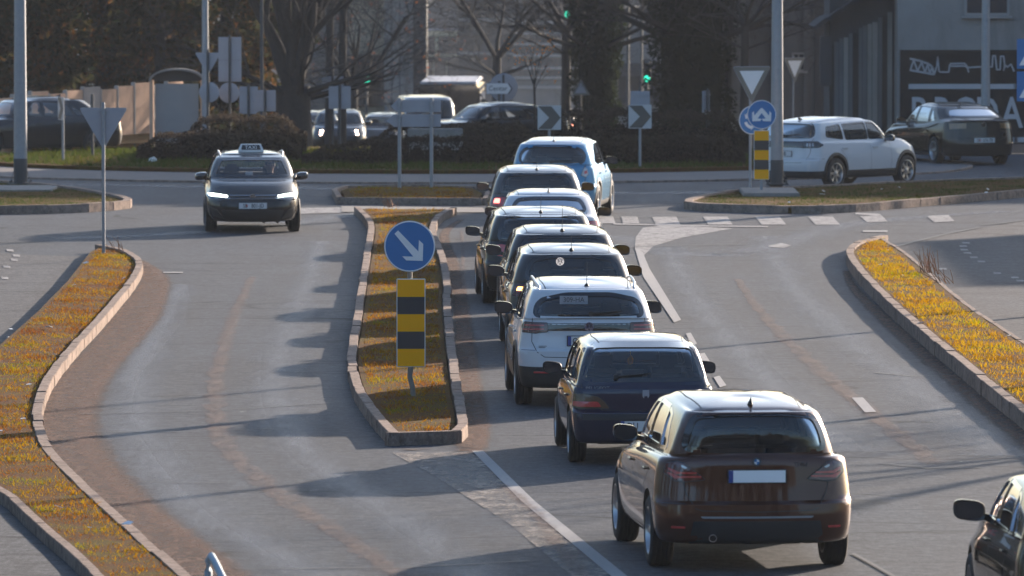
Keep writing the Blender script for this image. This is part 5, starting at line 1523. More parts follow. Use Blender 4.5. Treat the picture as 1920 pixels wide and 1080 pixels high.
# ------------------------------------------------------------------ people sitting in two of the cars
M_SKIN = plain('skin', (0.42, 0.24, 0.17), 0.55, var=0.1, scale=20)
M_HAIR = plain('dark_hair', (0.03, 0.024, 0.02), 0.8, var=0.3)
M_HAIRG = plain('grey_hair', (0.20, 0.19, 0.18), 0.8, var=0.3)
M_COAT = plain('dark_jacket', (0.028, 0.032, 0.040), 0.9, var=0.3)
M_COATG = plain('grey_jacket', (0.09, 0.09, 0.10), 0.9, var=0.3)
def person(label, root, x, y, z, coat, hair, scale=1.0, driving=True):
    """seated figure, pelvis at the origin, facing +x: one skinned body, hair and coat as children"""
    J = [((0, 0, .0), .15), ((.0, 0, .20), .14), ((-.02, 0, .42), .155), ((-.02, 0, .52), .075), ((0, 0, .60), .058), ((.015, 0, .66), .085), ((.02, 0, .745), .092), ((.015, 0, .80), .070)]
    E = [(i, i + 1) for i in range(7)]
    def add(p, r, par): J.append((p, r)); E.append((par, len(J) - 1)); return len(J) - 1
    for s in (1, -1):
        sh = add((-.02, s * .185, .47), .068, 2)
        el = add((.08, s * .25, .24), .050, sh)
        if driving: wr = add((.33, s * .17, .30), .032, el); hd = add((.40, s * .14, .33), .036, wr); fd = Vector((.6, -s * .3, .2))
        else: wr = add((.30, s * .12, .12), .032, el); hd = add((.37, s * .08, .11), .036, wr); fd = Vector((.8, -s * .2, -.1))
        for k in range(4):
            a = add((J[hd][0][0] + .045, J[hd][0][1] + (k - 1.5) * .018, J[hd][0][2] + .012), .010, hd)
            b = add((J[a][0][0] + .03, J[a][0][1], J[a][0][2] - .012), .009, a)
            add((J[b][0][0] + .012 + .004 * (k in (1, 2)), J[b][0][1], J[b][0][2] - .024), .008, b)
        t_ = add((J[hd][0][0] + .01, J[hd][0][1] - s * .038, J[hd][0][2] + .012), .012, hd); add((J[t_][0][0] + .03, J[t_][0][1], J[t_][0][2] + .004), .010, t_)
        hp = add((.06, s * .10, -.02), .095, 0); kn = add((.46, s * .13, .04), .065, hp); an = add((.62, s * .13, -.32), .042, kn); add((.74, s * .13, -.36), .038, an)
    me = bpy.data.meshes.new('person'); me.from_pydata([j[0] for j in J], E, [])
    o = bpy.data.objects.new('person', me); COL.objects.link(o)
    md = o.modifiers.new('s', 'SKIN'); md.use_smooth_shade = True
    for v, j in zip(me.skin_vertices[0].data, J): v.radius = (j[1], j[1])
    me.skin_vertices[0].data[0].use_root = True
    sd = o.modifiers.new('d', 'SUBSURF'); sd.levels = 1; sd.render_levels = 1
    dg = bpy.context.evaluated_depsgraph_get(); dg.update()
    res = bpy.data.meshes.new_from_object(o.evaluated_get(dg)); bpy.data.objects.remove(o)
    mb = MB()
    for v in res.vertices:
        if v.co.z < .55 and not (v.co.z < .5 and v.co.x > (.36 if driving else .33) and abs(v.co.y) < .24 and v.co.z > .06): continue
    res.materials.clear(); res.materials.append(M_SKIN); res.materials.append(coat)
    for p in res.polygons:
        c = p.center
        hand = c.x > (.345 if driving else .32) and abs(c.y) < .21 and c.z > .075
        p.material_index = 0 if (c.z > .535 or hand) else 1
    o = link('person', res, None, None)
    # face: nose, brows, ears, mouth; hair cap
    mb = MB(); mb.lathe([(0, .0), (.014, .01), (.010, .045), (0, .05)], 'Z', 8, c=(.112, 0, .675))
    for s in (1, -1): mb.lathe([(0, -.008), (.018, -.006), (.024, 0), (.018, .008), (0, .010)], 'Y', 10, c=(.01, s * .092, .70))
    mb.build('nose_and_ears', M_SKIN, o, smooth=60)
    mb = MB()
    for s in (1, -1): mb.bevbox((.104, s * .036, .716), (.012, .026, .012), .004)
    mb.bevbox((.102, 0, .640), (.01, .045, .008), .003); mb.build('eyes_and_mouth', M_HAIR, o)
    mb = MB(); rs = []
    for zz, r, dx in ((.66, .088, -.030), (.70, .100, -.022), (.755, .104, -.006), (.80, .092, .004), (.835, .058, .008), (.85, .0, .008)): rs.append((r, zz, dx))
    V = []; n = 16
    for r, zz, dx in rs:
        for k in range(n): V.append((dx + r * cos(2 * pi * k / n), r * .95 * sin(2 * pi * k / n), zz))
    mb.add(V, [(i * n + k, i * n + (k + 1) % n, (i + 1) * n + (k + 1) % n, (i + 1) * n + k) for i in range(len(rs) - 1) for k in range(n)])
    mb.build('hair', hair, o, smooth=60)
    tag(o, label, 'person')
    o.matrix_world = root.matrix_basis @ Matrix.Translation((x, y, z)) @ Matrix.Scale(scale, 4)
    return o
bpy.context.view_layer.update()
person('driver in a dark jacket on the left seat of the navy hatchback', c106, -.08, .35, .44, M_COAT, M_HAIR, .97)
person('passenger in a grey jacket on the right seat of the navy hatchback', c106, -.08, -.36, .46, M_COATG, M_HAIRG, 1.0, False)
person('taxi driver with both hands on the wheel behind the windscreen', taxi, .06, .36, .50, M_COATG, M_HAIR, .98)
# ------------------------------------------------------------------ vegetation
def leaf_mat(name, stops, trans=0.35, scale=0.9):
    m = blade_mat(name, stops); return m
M_HEDGE = leaf_mat('hedge_leaves', [(0.3, (0.028, 0.023, 0.020)), (0.5, (0.046, 0.037, 0.030)), (0.7, (0.058, 0.056, 0.034))])
M_EVER = leaf_mat('evergreen_leaves', [(0.36, (0.13, 0.055, 0.018)), (0.47, (0.045, 0.042, 0.018)), (0.58, (0.020, 0.032, 0.016)), (0.7, (0.030, 0.048, 0.018))])
M_IVY = leaf_mat('ivy_leaves', [(0.3, (0.014, 0.020, 0.012)), (0.6, (0.022, 0.030, 0.016)), (0.8, (0.05, 0.045, 0.02))])
M_RUST = leaf_mat('rust_leaves', [(0.3, (0.40, 0.10, 0.05)), (0.6, (0.30, 0.13, 0.05)), (0.8, (0.20, 0.16, 0.06))])
M_ORANGE = leaf_mat('orange_leaves', [(0.3, (0.55, 0.17, 0.03)), (0.7, (0.45, 0.22, 0.04))])
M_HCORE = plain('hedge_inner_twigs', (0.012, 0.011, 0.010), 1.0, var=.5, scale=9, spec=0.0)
M_BARK = plain('bark', (0.032, 0.027, 0.024), 0.95, var=0.45, scale=9, bmp=0.8)
M_TWIG = plain('twigs', (0.034, 0.029, 0.027), 0.9, var=0.3, scale=6)
def leaves(name, pts, size, mat, parent=None, seed=0):
    """pts: (n,3) numpy positions; one small bent quad per leaf"""
    rs = np.random.RandomState(seed); n = len(pts)
    a = rs.normal(size=(n, 3)); a /= np.linalg.norm(a, axis=1)[:, None]
    b = rs.normal(size=(n, 3)); b -= (a * b).sum(1)[:, None] * a; b /= np.linalg.norm(b, axis=1)[:, None]
    s = size * rs.uniform(0.5, 1.5, n)[:, None]
    V = np.stack([pts - a * s, pts - b * s * .5, pts + a * s, pts + b * s * .5], 1).reshape(-1, 3)
    me = bpy.data.meshes.new(name)
    me.vertices.add(4 * n); me.vertices.foreach_set('co', V.reshape(-1))
    me.loops.add(4 * n); me.loops.foreach_set('vertex_index', np.arange(4 * n, dtype=np.int32))
    me.polygons.add(n); me.polygons.foreach_set('loop_start', np.arange(0, 4 * n, 4, dtype=np.int32))
    me.update(); me.validate()
    return link(name, me, mat, parent)
def cloud(rs, n, c, r, shell=0.45, lumps=0):
    """points in an uneven ellipsoid"""
    d = rs.normal(size=(n, 3)); d /= np.linalg.norm(d, axis=1)[:, None]
    q = rs.uniform(shell, 1, n) ** 0.6
    w = 1 + 0.18 * np.sin(d[:, 0] * 7 + c[0]) + 0.16 * np.sin(d[:, 2] * 9 + c[1]) + .12 * np.sin(d[:, 1] * 8)
    return np.array(c) + d * np.array(r) * (q * w)[:, None]

def hedge(label, x0, x1, y0, y1, hts, seed, cat='hedge', dens_=2600):
    rs = np.random.RandomState(seed)
    root = tag(empty('hedge', ((x0 + x1) / 2, (y0 + y1) / 2, 0.1)), label, cat)
    n = int((x1 - x0) * dens_)
    u = rs.rand(n); x = x0 + (x1 - x0) * u
    hh = np.interp(u, np.linspace(0, 1, len(hts)), hts) * (1 + .03 * np.sin(x * 5.1) + .02 * np.sin(x * 13 + 1) + .04 * rs.normal(size=n))
    endr = np.clip(np.minimum(x - x0, x1 - x) / 0.5, 0.35, 1) ** .5
    t = rs.rand(n)
    face = rs.rand(n)
    z = np.where(face < .55, hh * endr * rs.rand(n), hh * endr * (1 + .12 * rs.rand(n) ** 3))
    y = np.where(face < .55, y0 + .10 * rs.normal(size=n) + .08 * np.sin(x * 3) + (z / hh) ** 4 * .2, y0 + (y1 - y0) * rs.rand(n))
    leaves('foliage', np.stack([x, y, z], 1) - np.array(root.location) + np.array([0, 0, .1]), .032, M_HEDGE, root, seed)
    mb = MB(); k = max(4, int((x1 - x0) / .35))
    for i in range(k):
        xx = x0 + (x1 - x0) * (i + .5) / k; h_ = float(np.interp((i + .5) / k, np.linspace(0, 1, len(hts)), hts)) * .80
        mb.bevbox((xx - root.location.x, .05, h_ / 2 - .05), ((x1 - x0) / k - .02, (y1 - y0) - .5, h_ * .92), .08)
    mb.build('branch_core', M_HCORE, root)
    return root
hedge('low dark hedge running along the front of the roundabout', -4.9, 5.45, 168.0, 169.2, [.30, .48, .56, .58, .54, .56, .60, .5], 1)
hedge('taller dark hedge at the back right of the roundabout', .6, 5.8, 174.6, 176.6, [.85, .93, .97, .9, .93, .85], 2)
hedge('dark hedge at the back middle of the roundabout', -3.45, .7, 175.0, 176.6, [.56, .66, .62, .68, .64], 3)
hedge('low dark hedge at the left of the roundabout in front of a taller one', -8.9, -5.0, 170.6, 172.2, [.52, .58, .55, .52], 4)
hedge('taller dark hedge at the left of the roundabout by the round-topped case', -8.1, -5.0, 174.8, 176.4, [.74, .84, .82, .80], 5)
mb = MB(); mb.bevbox((0, 0, .36), (1.32, .45, .72), .02)
tag(mb.build('stone_block', M_CONC, None, (AX(816, 172), 172.0, .1), 40), 'pale rectangular block between the two middle hedges of the roundabout', 'stone block')

def branch(mbt, mbc, p, d, L_, r, lev, rs, maxlev, spread, tips, seg0=7):
    """recursive limb; levels 0-1 go to the trunk mesh, the rest to the crown mesh"""
    n = 4 if lev < 2 else 3
    pts = [Vector(p)]; rad = [r]
    q = Vector(p); dd = Vector(d).normalized()
    for i in range(n):
        dd = (dd + Vector((rs.gauss(0, .10), rs.gauss(0, .10), rs.gauss(.03, .08)))).normalized()
        q = q + dd * (L_ / n); pts.append(q.copy()); rad.append(r * (1 - .55 * (i + 1) / n))
    (mbt if lev < 2 else mbc).tube(pts, rad, max(3, seg0 - 2 * lev), cap=False)
    if lev >= maxlev: tips.append(q.copy()); return
    k = rs.randint(3, 4) if lev < 3 else 3
    for j in range(k):
        f = rs.uniform(.35, 1.0) if j else 1.0
        idx = min(n, max(1, int(f * n + .5)))
        ax = Vector((rs.gauss(0, 1), rs.gauss(0, 1), rs.gauss(0, .5))).normalized()
        nd = (dd + ax * spread * rs.uniform(.6, 1.2)).normalized()
        branch(mbt, mbc, pts[idx], nd, L_ * rs.uniform(.55, .78), rad[idx] * rs.uniform(.55, .75), lev + 1, rs, maxlev, spread, tips, seg0)
def bare_tree(label, x, y, h, r, seed, maxlev=5, limbs=5, fork=.2, spread=.75, cat='tree', group=None, leafy=None, n_leaf=0, side=0.6, drop=False, twiggy=True):
    rs = random.Random(seed)
    root = tag(empty('bare_tree', (x, y, gz(y))), label, cat, group)
    t, c = MB(), MB(); tips = []
    fh = h * fork
    t.tube([(0, 0, -.1), (0, 0, .25), (.02, 0, fh * .6), (.03, .02, fh)], [r * 1.45, r * 1.1, r * .95, r * .9], 12, cap=False)
    for i in range(limbs):
        a = 2 * pi * i / limbs + rs.uniform(-.4, .4)
        d = Vector((cos(a) * side, sin(a) * side, 1))
        branch(t, c, (0.03, .02, fh - .1), d, h * .30 * rs.uniform(.8, 1.1), r * rs.uniform(.45, .6), 0, rs, maxlev, spread, tips)
        if drop: branch(t, c, (0.03, .02, fh * .8), Vector((cos(a + .6), sin(a + .6), .30)), h * .22, r * .22, 1, rs, maxlev, spread * 1.1, tips)
    t.build('trunk', M_BARK, root, smooth=60)
    c.build('crown', M_TWIG, root)
    if twiggy and tips:
        rq = np.random.RandomState(seed + 7); T = np.array([tuple(t) for t in tips]); nn = min(9000, len(T) * 14)
        p0 = T[rq.randint(0, len(T), nn)] + rq.normal(0, .16, (nn, 3)); dv = rq.normal(0, 1, (nn, 3)); dv[:, 2] = dv[:, 2] * .5 - .15
        dv = dv / np.linalg.norm(dv, axis=1)[:, None] * rq.uniform(.25, .7, nn)[:, None]
        wv = np.cross(dv, rq.normal(0, 1, (nn, 3))); wv = wv / np.linalg.norm(wv, axis=1)[:, None] * .006
        V = np.stack([p0 - wv, p0 + wv, p0 + dv], 1).reshape(-1, 3)
        me = bpy.data.meshes.new('fine_twigs'); me.vertices.add(3 * nn); me.vertices.foreach_set('co', V.reshape(-1)); me.loops.add(3 * nn); me.loops.foreach_set('vertex_index', np.arange(3 * nn, dtype=np.int32))
        me.polygons.add(nn); me.polygons.foreach_set('loop_start', np.arange(0, 3 * nn, 3, dtype=np.int32)); me.update()
        link('fine_twigs', me, M_TWIG, root)
    if leafy:
        q = np.array([tuple(rs.choice(tips)) for _ in range(n_leaf)]) + np.random.RandomState(seed).normal(0, .10, (n_leaf, 3))
        leaves('leaves', q, .05, leafy, root, seed)
    return root
def leafy_tree(label, x, y, h, w, seed, mat, group=None, n=5200, size=.085, low=.05, cat='tree'):
    rs = np.random.RandomState(seed); rr_ = random.Random(seed)
    root = tag(empty('evergreen_tree', (x, y, gz(y))), label, cat, group)
    mb = MB(); mb.tube([(0, 0, -.1), (0, 0, h * .3), (.1, 0, h * .7)], [.22, .17, .06], 9)
    pts = []
    k = 15
    for i in range(k):
        zc = h * (low + (.93 - low) * (i + .5) / k); rad = w * (1 - .55 * (zc / h) ** 2) * rr_.uniform(.35, .62)
        a = rr_.uniform(0, 2 * pi); o = w * .45 * rr_.uniform(.2, 1)
        c = (o * cos(a), o * sin(a), zc)
        mb.tube([(0, 0, zc * .8), c], [.06, .02], 5)
        pts.append(cloud(rs, n // k, c, (rad, rad, rad * .75)))
    mb.build('trunk', M_BARK, root, smooth=60)
    leaves('crown', np.concatenate(pts), size, mat, root, seed)
    return root
# evergreens at the upper left
EG = 'evergreens along the fence at the upper left'
sp = [(-30, 204, 8.5, 2.4, 'evergreen at the far left edge, above the roof of the grey saloon'), (75, 200, 9.5, 2.2, 'dense dark evergreen between the left lamp post and the tilted chevron sign'),
      (190, 206, 10, 2.5, 'broad dark evergreen directly above the triangular sign back on the left'), (300, 201, 9.0, 2.0, 'dark evergreen right above the round-topped display case'),
      (420, 212, 10, 2.6, 'brownish evergreen behind the stacked pair of square sign backs')]
for i, (px, Y, h_, w_, lb) in enumerate(sp):
    leafy_tree(lb, AX(px, Y), Y, h_, w_, 20 + i, M_EVER, EG, n=15000, size=.11)
for i, px in enumerate((-150, 30, 250, 480)):
    leafy_tree(['dark tree behind the far left evergreen', 'dark tree in the second row above the left lamp post', 'dark tree in the second row behind the display case', 'brownish tree left of the forked trunk'][i], AX(px, 232), 232, 11, 3.2, 40 + i, M_EVER, 'second row of dark trees at the upper left', n=9000, size=.17)
# trees with trunks
bare_tree('large forked bare tree right of the small square sign backs', AX(548, 198), 198, 11, .52, 3, 5, 6, .17, .62, side=.38, drop=True)
bare_tree('bare tree with rust-coloured leaves left of the cream building', AX(660, 262), 262, 11, .20, 5, 5, 5, .22, .9, leafy=M_RUST, n_leaf=900, side=.8, drop=True)
bare_tree('thin bare tree in front of the dark building in the middle', AX(930, 270), 270, 12, .18, 7, 5, 5, .30, .85, leafy=M_RUST, n_leaf=160, side=.8, drop=True)
bare_tree('bare tree with drooping twigs above the green lights', AX(1060, 240), 240, 12, .16, 12, 5, 5, .34, .9, side=.9, drop=True)
bare_tree('tall bare tree in front of the grey warehouse wall', AX(1395, 210), 210, 10, .13, 14, 5, 4, .38, .9, side=.9, drop=True)
for px, Y, lb in ((617, 222, 'slim dark trunk left of its twin behind the twin sign backs'), (641, 224, 'slim dark trunk right of its twin behind the twin sign backs')):
    bare_tree(lb, AX(px, Y), Y, 10, .13, int(px), 4, 4, .45, .7, group='slim trunks')
def ivy_tree(label, x, y, h, r, seed):
    root = bare_tree(label, x, y, h, r * .62, seed, 5, 5, .34, .8, side=.7, drop=True)
    root.name = 'ivy_covered_tree'
    rs = np.random.RandomState(seed); n = 9000
    a = rs.uniform(0, 2 * pi, n); z = rs.uniform(0, h * .55, n)
    rad = r * (1 + .30 * (z / (h * .4)) ** 2 + .14 * np.sin(a * 3 + z * 2) + .10 * np.sin(z * 5 + a)) * rs.uniform(.72, 1.05, n)
    leaves('ivy', np.stack([rad * np.cos(a), rad * np.sin(a), z], 1), .07, M_IVY, root, seed)
    mb = MB(); mb.tube([(0, 0, 0), (0, 0, h * .25), (0, 0, h * .5)], [r * .8, r * .8, r * .9], 12); mb.build('ivy_stems', M_IVY, root)
    return root
ivy_tree('broad ivy-covered trunk above the left chevron sign', AX(1118, 236), 236, 12, .72, 31)
ivy_tree('massive ivy-covered trunk between the chevron sign and the yield sign', AX(1296, 214), 214, 12, 1.12, 33)
# sapling on the roundabout
sap = tag(empty('sapling', (AX(1003, 177), 177, .1)), 'thin bare sapling with a few orange leaves beside the left chevron sign', 'young tree')
mb, mc = MB(), MB(); tips = []; rs = random.Random(8)
mb.tube([(0, 0, 0), (.0, 0, 1.0), (-.02, 0, 1.62)], [.035, .030, .026], 7)
for i in range(7):
    a = 2 * pi * i / 7
    branch(mb, mc, (-.02, 0, 1.45 + .05 * i), Vector((cos(a) * .38, sin(a) * .38, 1)), .75, .014, 2, rs, 4, .45, tips)
mb.build('trunk', M_BARK, sap); mc.build('crown', M_TWIG, sap)
q = np.array([tuple(rs.choice(tips)) for _ in range(170)]) + np.random.RandomState(1).normal(0, .06, (170, 3)) + np.array([-.06, 0, -.25])
leaves('leaves', q, .030, M_ORANGE, sap, 2)
# row of bare street trees to the right of the road (their thin shade falls across the near carriageway)
for i, (x, y, h_, sd) in enumerate(((16.5, 99.5, 8.5, 51), (20.5, 106, 9.5, 52), (26.5, 121, 9.5, 53), (13.5, 90.5, 8.0, 55))):
    bare_tree(['bare street tree second nearest beyond the right pavement', 'bare street tree third nearest beyond the right pavement', 'bare street tree farthest along the right pavement', 'bare street tree nearest the viewpoint beyond the right pavement'][i], x, y, h_, .17, sd, 5, 5, .33, .8, group='street trees beyond the right pavement', twiggy=False)

# unseen evergreen belts added behind the viewpoint and on the left for dark reflections
ORD = 'first second third fourth fifth sixth seventh eighth ninth tenth eleventh twelfth thirteenth fourteenth fifteenth sixteenth seventeenth eighteenth nineteenth twentieth'.split()
pr = leafy_tree('leftmost evergreen of the unseen belt added behind the viewpoint', -36, -16, 20, 4.8, 77, M_EVER, 'unseen belt added behind the viewpoint for dark reflections', n=6000, size=.24, low=.02)
for i in range(1, 20):
    t_ = copy_tree(pr); t_.location = (-36 + 4.2 * i, -16 - 6 * (i % 2), 0); t_.rotation_euler = (0, 0, i * 1.3); t_['label'] = '%s evergreen from the left in the unseen belt added behind the viewpoint' % ORD[i]
for i in range(12):
    t_ = copy_tree(pr); t_.location = (-34 - 3 * (i % 2), 28 + 9 * i, 0); t_.rotation_euler = (0, 0, i * 2.1); t_['label'] = '%s nearest evergreen of the unseen belt added on the left' % ORD[i]; t_['group'] = 'unseen belt added on the left for dark reflections'

# ------------------------------------------------------------------ lamp posts, signs
def lamp_post(label, px, Y, r, mat=M_STEEL, h=9.0, base=True, arm=1, cat='lamp post', z0=0.12, dark_h=0.0):
    root = tag(empty('lamp_post', (AX(px, Y), Y, gz(Y) + z0)), label, cat)
    mb = MB(); mb.tube([(0, 0, dark_h), (0, 0, h)], [r, r * .62], 20, cap=False); mb.build('pole', mat, root, smooth=40)
    if dark_h:
        mb = MB(); mb.tube([(0, 0, .02), (0, 0, dark_h)], [r + .004, r + .004], 20, cap=True); mb.build('painted_foot', M_STEELD, root, smooth=40)
    if base:
        mb = MB(); mb.bevbox((0, 0, .015), (r * 3.6, r * 3.6, .03), .005)
        for k in range(8):
            a = pi * k / 4 + pi / 8
            mb.add([(r * cos(a - .06), r * sin(a - .06), .32), (r * cos(a + .06), r * sin(a + .06), .32), (r * 1.7 * cos(a + .04), r * 1.7 * sin(a + .04), .03), (r * 1.7 * cos(a - .04), r * 1.7 * sin(a - .04), .03)], [(0, 1, 2, 3)])
        for sx in (-1, 1):
            for sy in (-1, 1): mb.tube([(sx * r * 1.45, sy * r * 1.45, .02), (sx * r * 1.45, sy * r * 1.45, .09)], .022, 6)
        mb.build('base_flange', M_STEELD, root)
    mb = MB(); mb.tube([(0, 0, h - .1), (arm * .4, 0, h + .35), (arm * 1.6, 0, h + .5)], [r * .6, .05, .04], 10); mb.build('arm', mat, root, smooth=50)
    mb = MB(); mb.bevbox((arm * 1.9, 0, h + .5), (.7, .25, .10), .03); mb.build('lamp_head', mat, root)
    return root
lamp_post('grey lamp post with a dark foot on the left shaded island', 38, 155.2, .145, dark_h=.56, arm=1)
lamp_post('thick grey lamp post with a dark foot beside the split-arrow sign', 1457, 152.6, .135, dark_h=.52, arm=-1, z0=.22)
lamp_post('grey lamp post above the triangular sign backs', 385, 186, .095, arm=1)
lamp_post('grey lamp post in front of the black mural', 1848, 179, .12, arm=-1)
lamp_post('thin dark post left of the forked bare tree', 491, 192, .055, M_STEELD, base=False)
lamp_post('street lamp beyond the right verge, out of the way of the carriageway', 2240, 92, .10, h=8.6, arm=-1)
lamp_post('second street lamp beyond the right verge', 2150, 109.5, .09, h=8.6, arm=-1)
def slab(label, px0, px1, py, h, dep):
    a, b = G(px0, py), G(px1, py); mb = MB(); mb.bevbox(((a.x + b.x) / 2, a.y + dep / 2, h / 2), (b.x - a.x, dep, h), .02)
    return tag(mb.build('concrete_slab', M_CONC, None, None, 40), label, 'concrete slab')
slab('concrete footing slab under the left lamp post', -90, 98, 370, .16, 2.6)
slab('concrete footing slab under the right lamp post', 1394, 1500, 380, .20, 3.0)

def post(mb, h, r=.03, bend=None):
    if bend: mb.tube([(0, 0, 0)] + bend + [(0, 0, h)], r, 12)
    else: mb.tube([(0, 0, 0), (0, 0, h)], r, 12)
def disc(root, z, r, face=M_BLUE, y=-.045, cx=0, front=True):
    mb = MB(); mb.lathe([(0, 0), (r, 0), (r, .012), (r - .012, .016), (0, .016)], 'Y', 40, mi=0)
    o = mb.build('sign_plate', M_ALU, root, (cx, y, z), 40)
    o.rotation_euler = (0, 0, pi)
    if front:
        mb = MB(); mb.lathe([(r - .018, 0), (r - .004, 0), (r - .004, .003), (r - .018, .003)], 'Y', 40, close=True); a = mb.build('sign_rim', M_WHITE, o, (0, .016, 0))
        mb = MB(); mb.lathe([(0, 0), (r - .018, 0), (r - .018, .002), (0, .002)], 'Y', 40); mb.build('sign_face', face, o, (0, .016, 0))
    return o
def glyph(root, P, s, z, mat, y=-.068, cx=0, name='arrow', dep=.003):
    mb = MB(); mb.prism([(p[0] * s, p[1] * s) for p in P], dep, CAMM); return mb.build(name, mat, root, (cx, y, z))
def banded(root, z0, z1, w, bands=5, y=-.05):
    mb = MB(); mb.bevbox((0, y + .012, (z0 + z1) / 2), (w + .02, .012, z1 - z0 + .02), .005); pl = mb.build('marker_plate', M_WHITE, root)
    hb = (z1 - z0) / bands
    for i in range(bands):
        mb = MB(); mb.box((0, y + .003, z0 + hb * (i + .5)), (w, .006, hb)); mb.build('marker_band', M_YELLOW if i % 2 == 0 else M_BLACK, pl)
SG = 'round blue mandatory signs'
# keep-right sign at the nose of the central island
ks = tag(empty('keep_right_sign', (AX(775, 87.4), 87.4, .11)), 'round blue keep-right arrow sign over a yellow and black banded plate on a bent pole', 'road sign')
mb = MB(); mb.tube([(0, 0, -.05), (-.015, 0, .12), (-.045, 0, .24), (-.035, 0, .36), (-.04, 0, .5), (-.045, 0, 1.9)], [.032, .032, .032, .034, .03, .03], 12); mb.build('pole', plain('weathered_pole', (.22, .20, .17), .7, .2, var=.4, scale=14), ks, smooth=50)
disc(ks, 1.83, .312, y=-.05, cx=-.045)
glyph(ks, [(-.59, .49), (-.45, .62), (.34, -.20), (.36, .25), (.53, .09), (.51, -.57), (-.13, -.55), (-.29, -.39), (.14, -.40)], .312, 1.83, M_WHITE, -.071, -.045)
o = empty('marker', (-.03, 0, 0), 0, ks); banded(o, .37, 1.425, .33)
# split arrow sign
sa = tag(empty('split_arrow_sign', (AX(1428, 150.2), 150.2, .1)), 'round blue sign with two arrows splitting downwards over a banded plate', 'road sign')
mb = MB(); post(mb, 1.9); mb.build('pole', M_STEEL, sa, smooth=50)
disc(sa, 1.67, .305, y=-.05)
glyph(sa, [(-.06, .44), (.06, .44), (.50, -.06), (.54, .24), (.66, .10), (.64, -.46), (.10, -.44), (.0, -.30), (.28, -.26), (0, .10), (-.28, -.26), (0, -.30), (-.10, -.44), (-.64, -.46), (-.66, .10), (-.54, .24), (-.50, -.06)], .305, 1.67, M_WHITE, -.072)
o = empty('marker', (0, 0, 0), 0, sa); banded(o, .32, 1.33, .30)
# yield sign with roundabout disc
def triangle(root, z, s, down=True, y=-.05, face=True, cx=0, mats=(M_OLIVE, M_WHITE)):
    """s: side length; z: middle of its height"""
    def T(q, r): 
        h = q * .866; P = [(-q / 2, h / 2), (0, -h / 2), (q / 2, h / 2)] if down else [(-q / 2, -h / 2), (q / 2, -h / 2), (0, h / 2)]
        return round_poly(P, r)
    dy = .0
    mb = MB(); mb.prism(T(s, s * .07), .014, CAMM); o = mb.build('sign_plate', M_ALU, root, (cx, y, z))
    if face:
        mb = MB(); mb.prism(T(s * .97, s * .06), .003, CAMM); mb.build('sign_border', mats[0], o, (0, -.014, 0))
        k = s * .64; off = (s - k) * .866 * (1 / 6) * (1 if down else -1)
        mb = MB(); mb.prism(T(k, .01), .003, CAMM); mb.build('sign_face', mats[1], o, (0, -.0175, off))
    return o
ys_ = tag(empty('yield_sign', (AX(1407, 151.4), 151.4, .1)), 'white yield triangle above a blue roundabout disc, left of the split-arrow sign', 'road sign')
mb = MB(); post(mb, 2.6); mb.build('pole', M_STEEL, ys_, smooth=50)
triangle(ys_, 2.26, .90)
disc(ys_, 1.52, .30, y=-.055); ys_.rotation_euler = (0, 0, R(24))
for k in range(3):
    a0 = R(75 + 120 * k); P = []
    n = 7
    for i in range(n + 1): a = a0 + R(70) * i / n; P.append((.62 * cos(a), .62 * sin(a)))
    tp = a0 + R(95); Q = [(.74 * cos(a0 + R(66)), .74 * sin(a0 + R(66))), (.50 * cos(tp), .50 * sin(tp)), (.24 * cos(a0 + R(66)), .24 * sin(a0 + R(66)))]
    P2 = [(.40 * cos(a0 + R(70) * i / n), .40 * sin(a0 + R(70) * i / n)) for i in range(n, -1, -1)]
    glyph(ys_, P + Q + P2, .30, 1.52, M_WHITE, -.077)
y2 = tag(empty('yield_sign', (AX(1487, 213), 213, gz(213))), 'smaller distant yield triangle right of the thick lamp post', 'road sign')
mb = MB(); post(mb, 2.9); mb.build('pole', M_STEEL, y2, smooth=50); triangle(y2, 2.46, .88); y2.rotation_euler = (0, 0, R(42))
# sign backs
yb = tag(empty('sign_back', (AX(193.5, 124), 124, .1)), 'grey triangular sign back on a thin pole at the tip of the left verge', 'sign back')
mb = MB(); post(mb, 2.62, .030); mb.build('pole', M_STEEL, yb, smooth=50)
triangle(yb, 2.16, .84, face=False, y=.06)
mb = MB(); mb.bevbox((0, .035, 2.45), (.16, .02, .03), .004); mb.bevbox((0, .035, 1.95), (.10, .02, .03), .004); mb.build('bracket', M_STEEL, yb)
ds = tag(empty('direction_sign', (AX(779, 153.4), 153.4, .1)), 'back of two arrow-shaped direction boards on a pair of poles on the short island', 'sign back')
for dx in (-.34, .34):
    mb = MB(); mb.tube([(dx, 0, 0), (dx, 0, 1.93)], .038, 12); mb.build('pole', M_STEEL, ds, smooth=50)
mb = MB(); mb.prism([(-.40, -.13), (-.52, 0), (-.40, .13), (.54, .13), (.54, -.13)], .02, Matrix.Translation((0, .06, 1.76)) @ CAMM); mb.build('direction_board', M_ALU, ds)
mb = MB(); mb.prism([(-.46, -.135), (-.62, 0), (-.46, .135), (.54, .135), (.54, -.135)], .02, Matrix.Translation((0, .06, 1.45)) @ CAMM); mb.build('direction_board', M_ALU, ds)
mb = MB()
for z in (1.84, 1.66, 1.55, 1.36):
    for dx in (-.34, .34): mb.bevbox((dx, .0, z), (.10, .09, .03), .004)
mb.build('clamp', M_STEEL, ds)
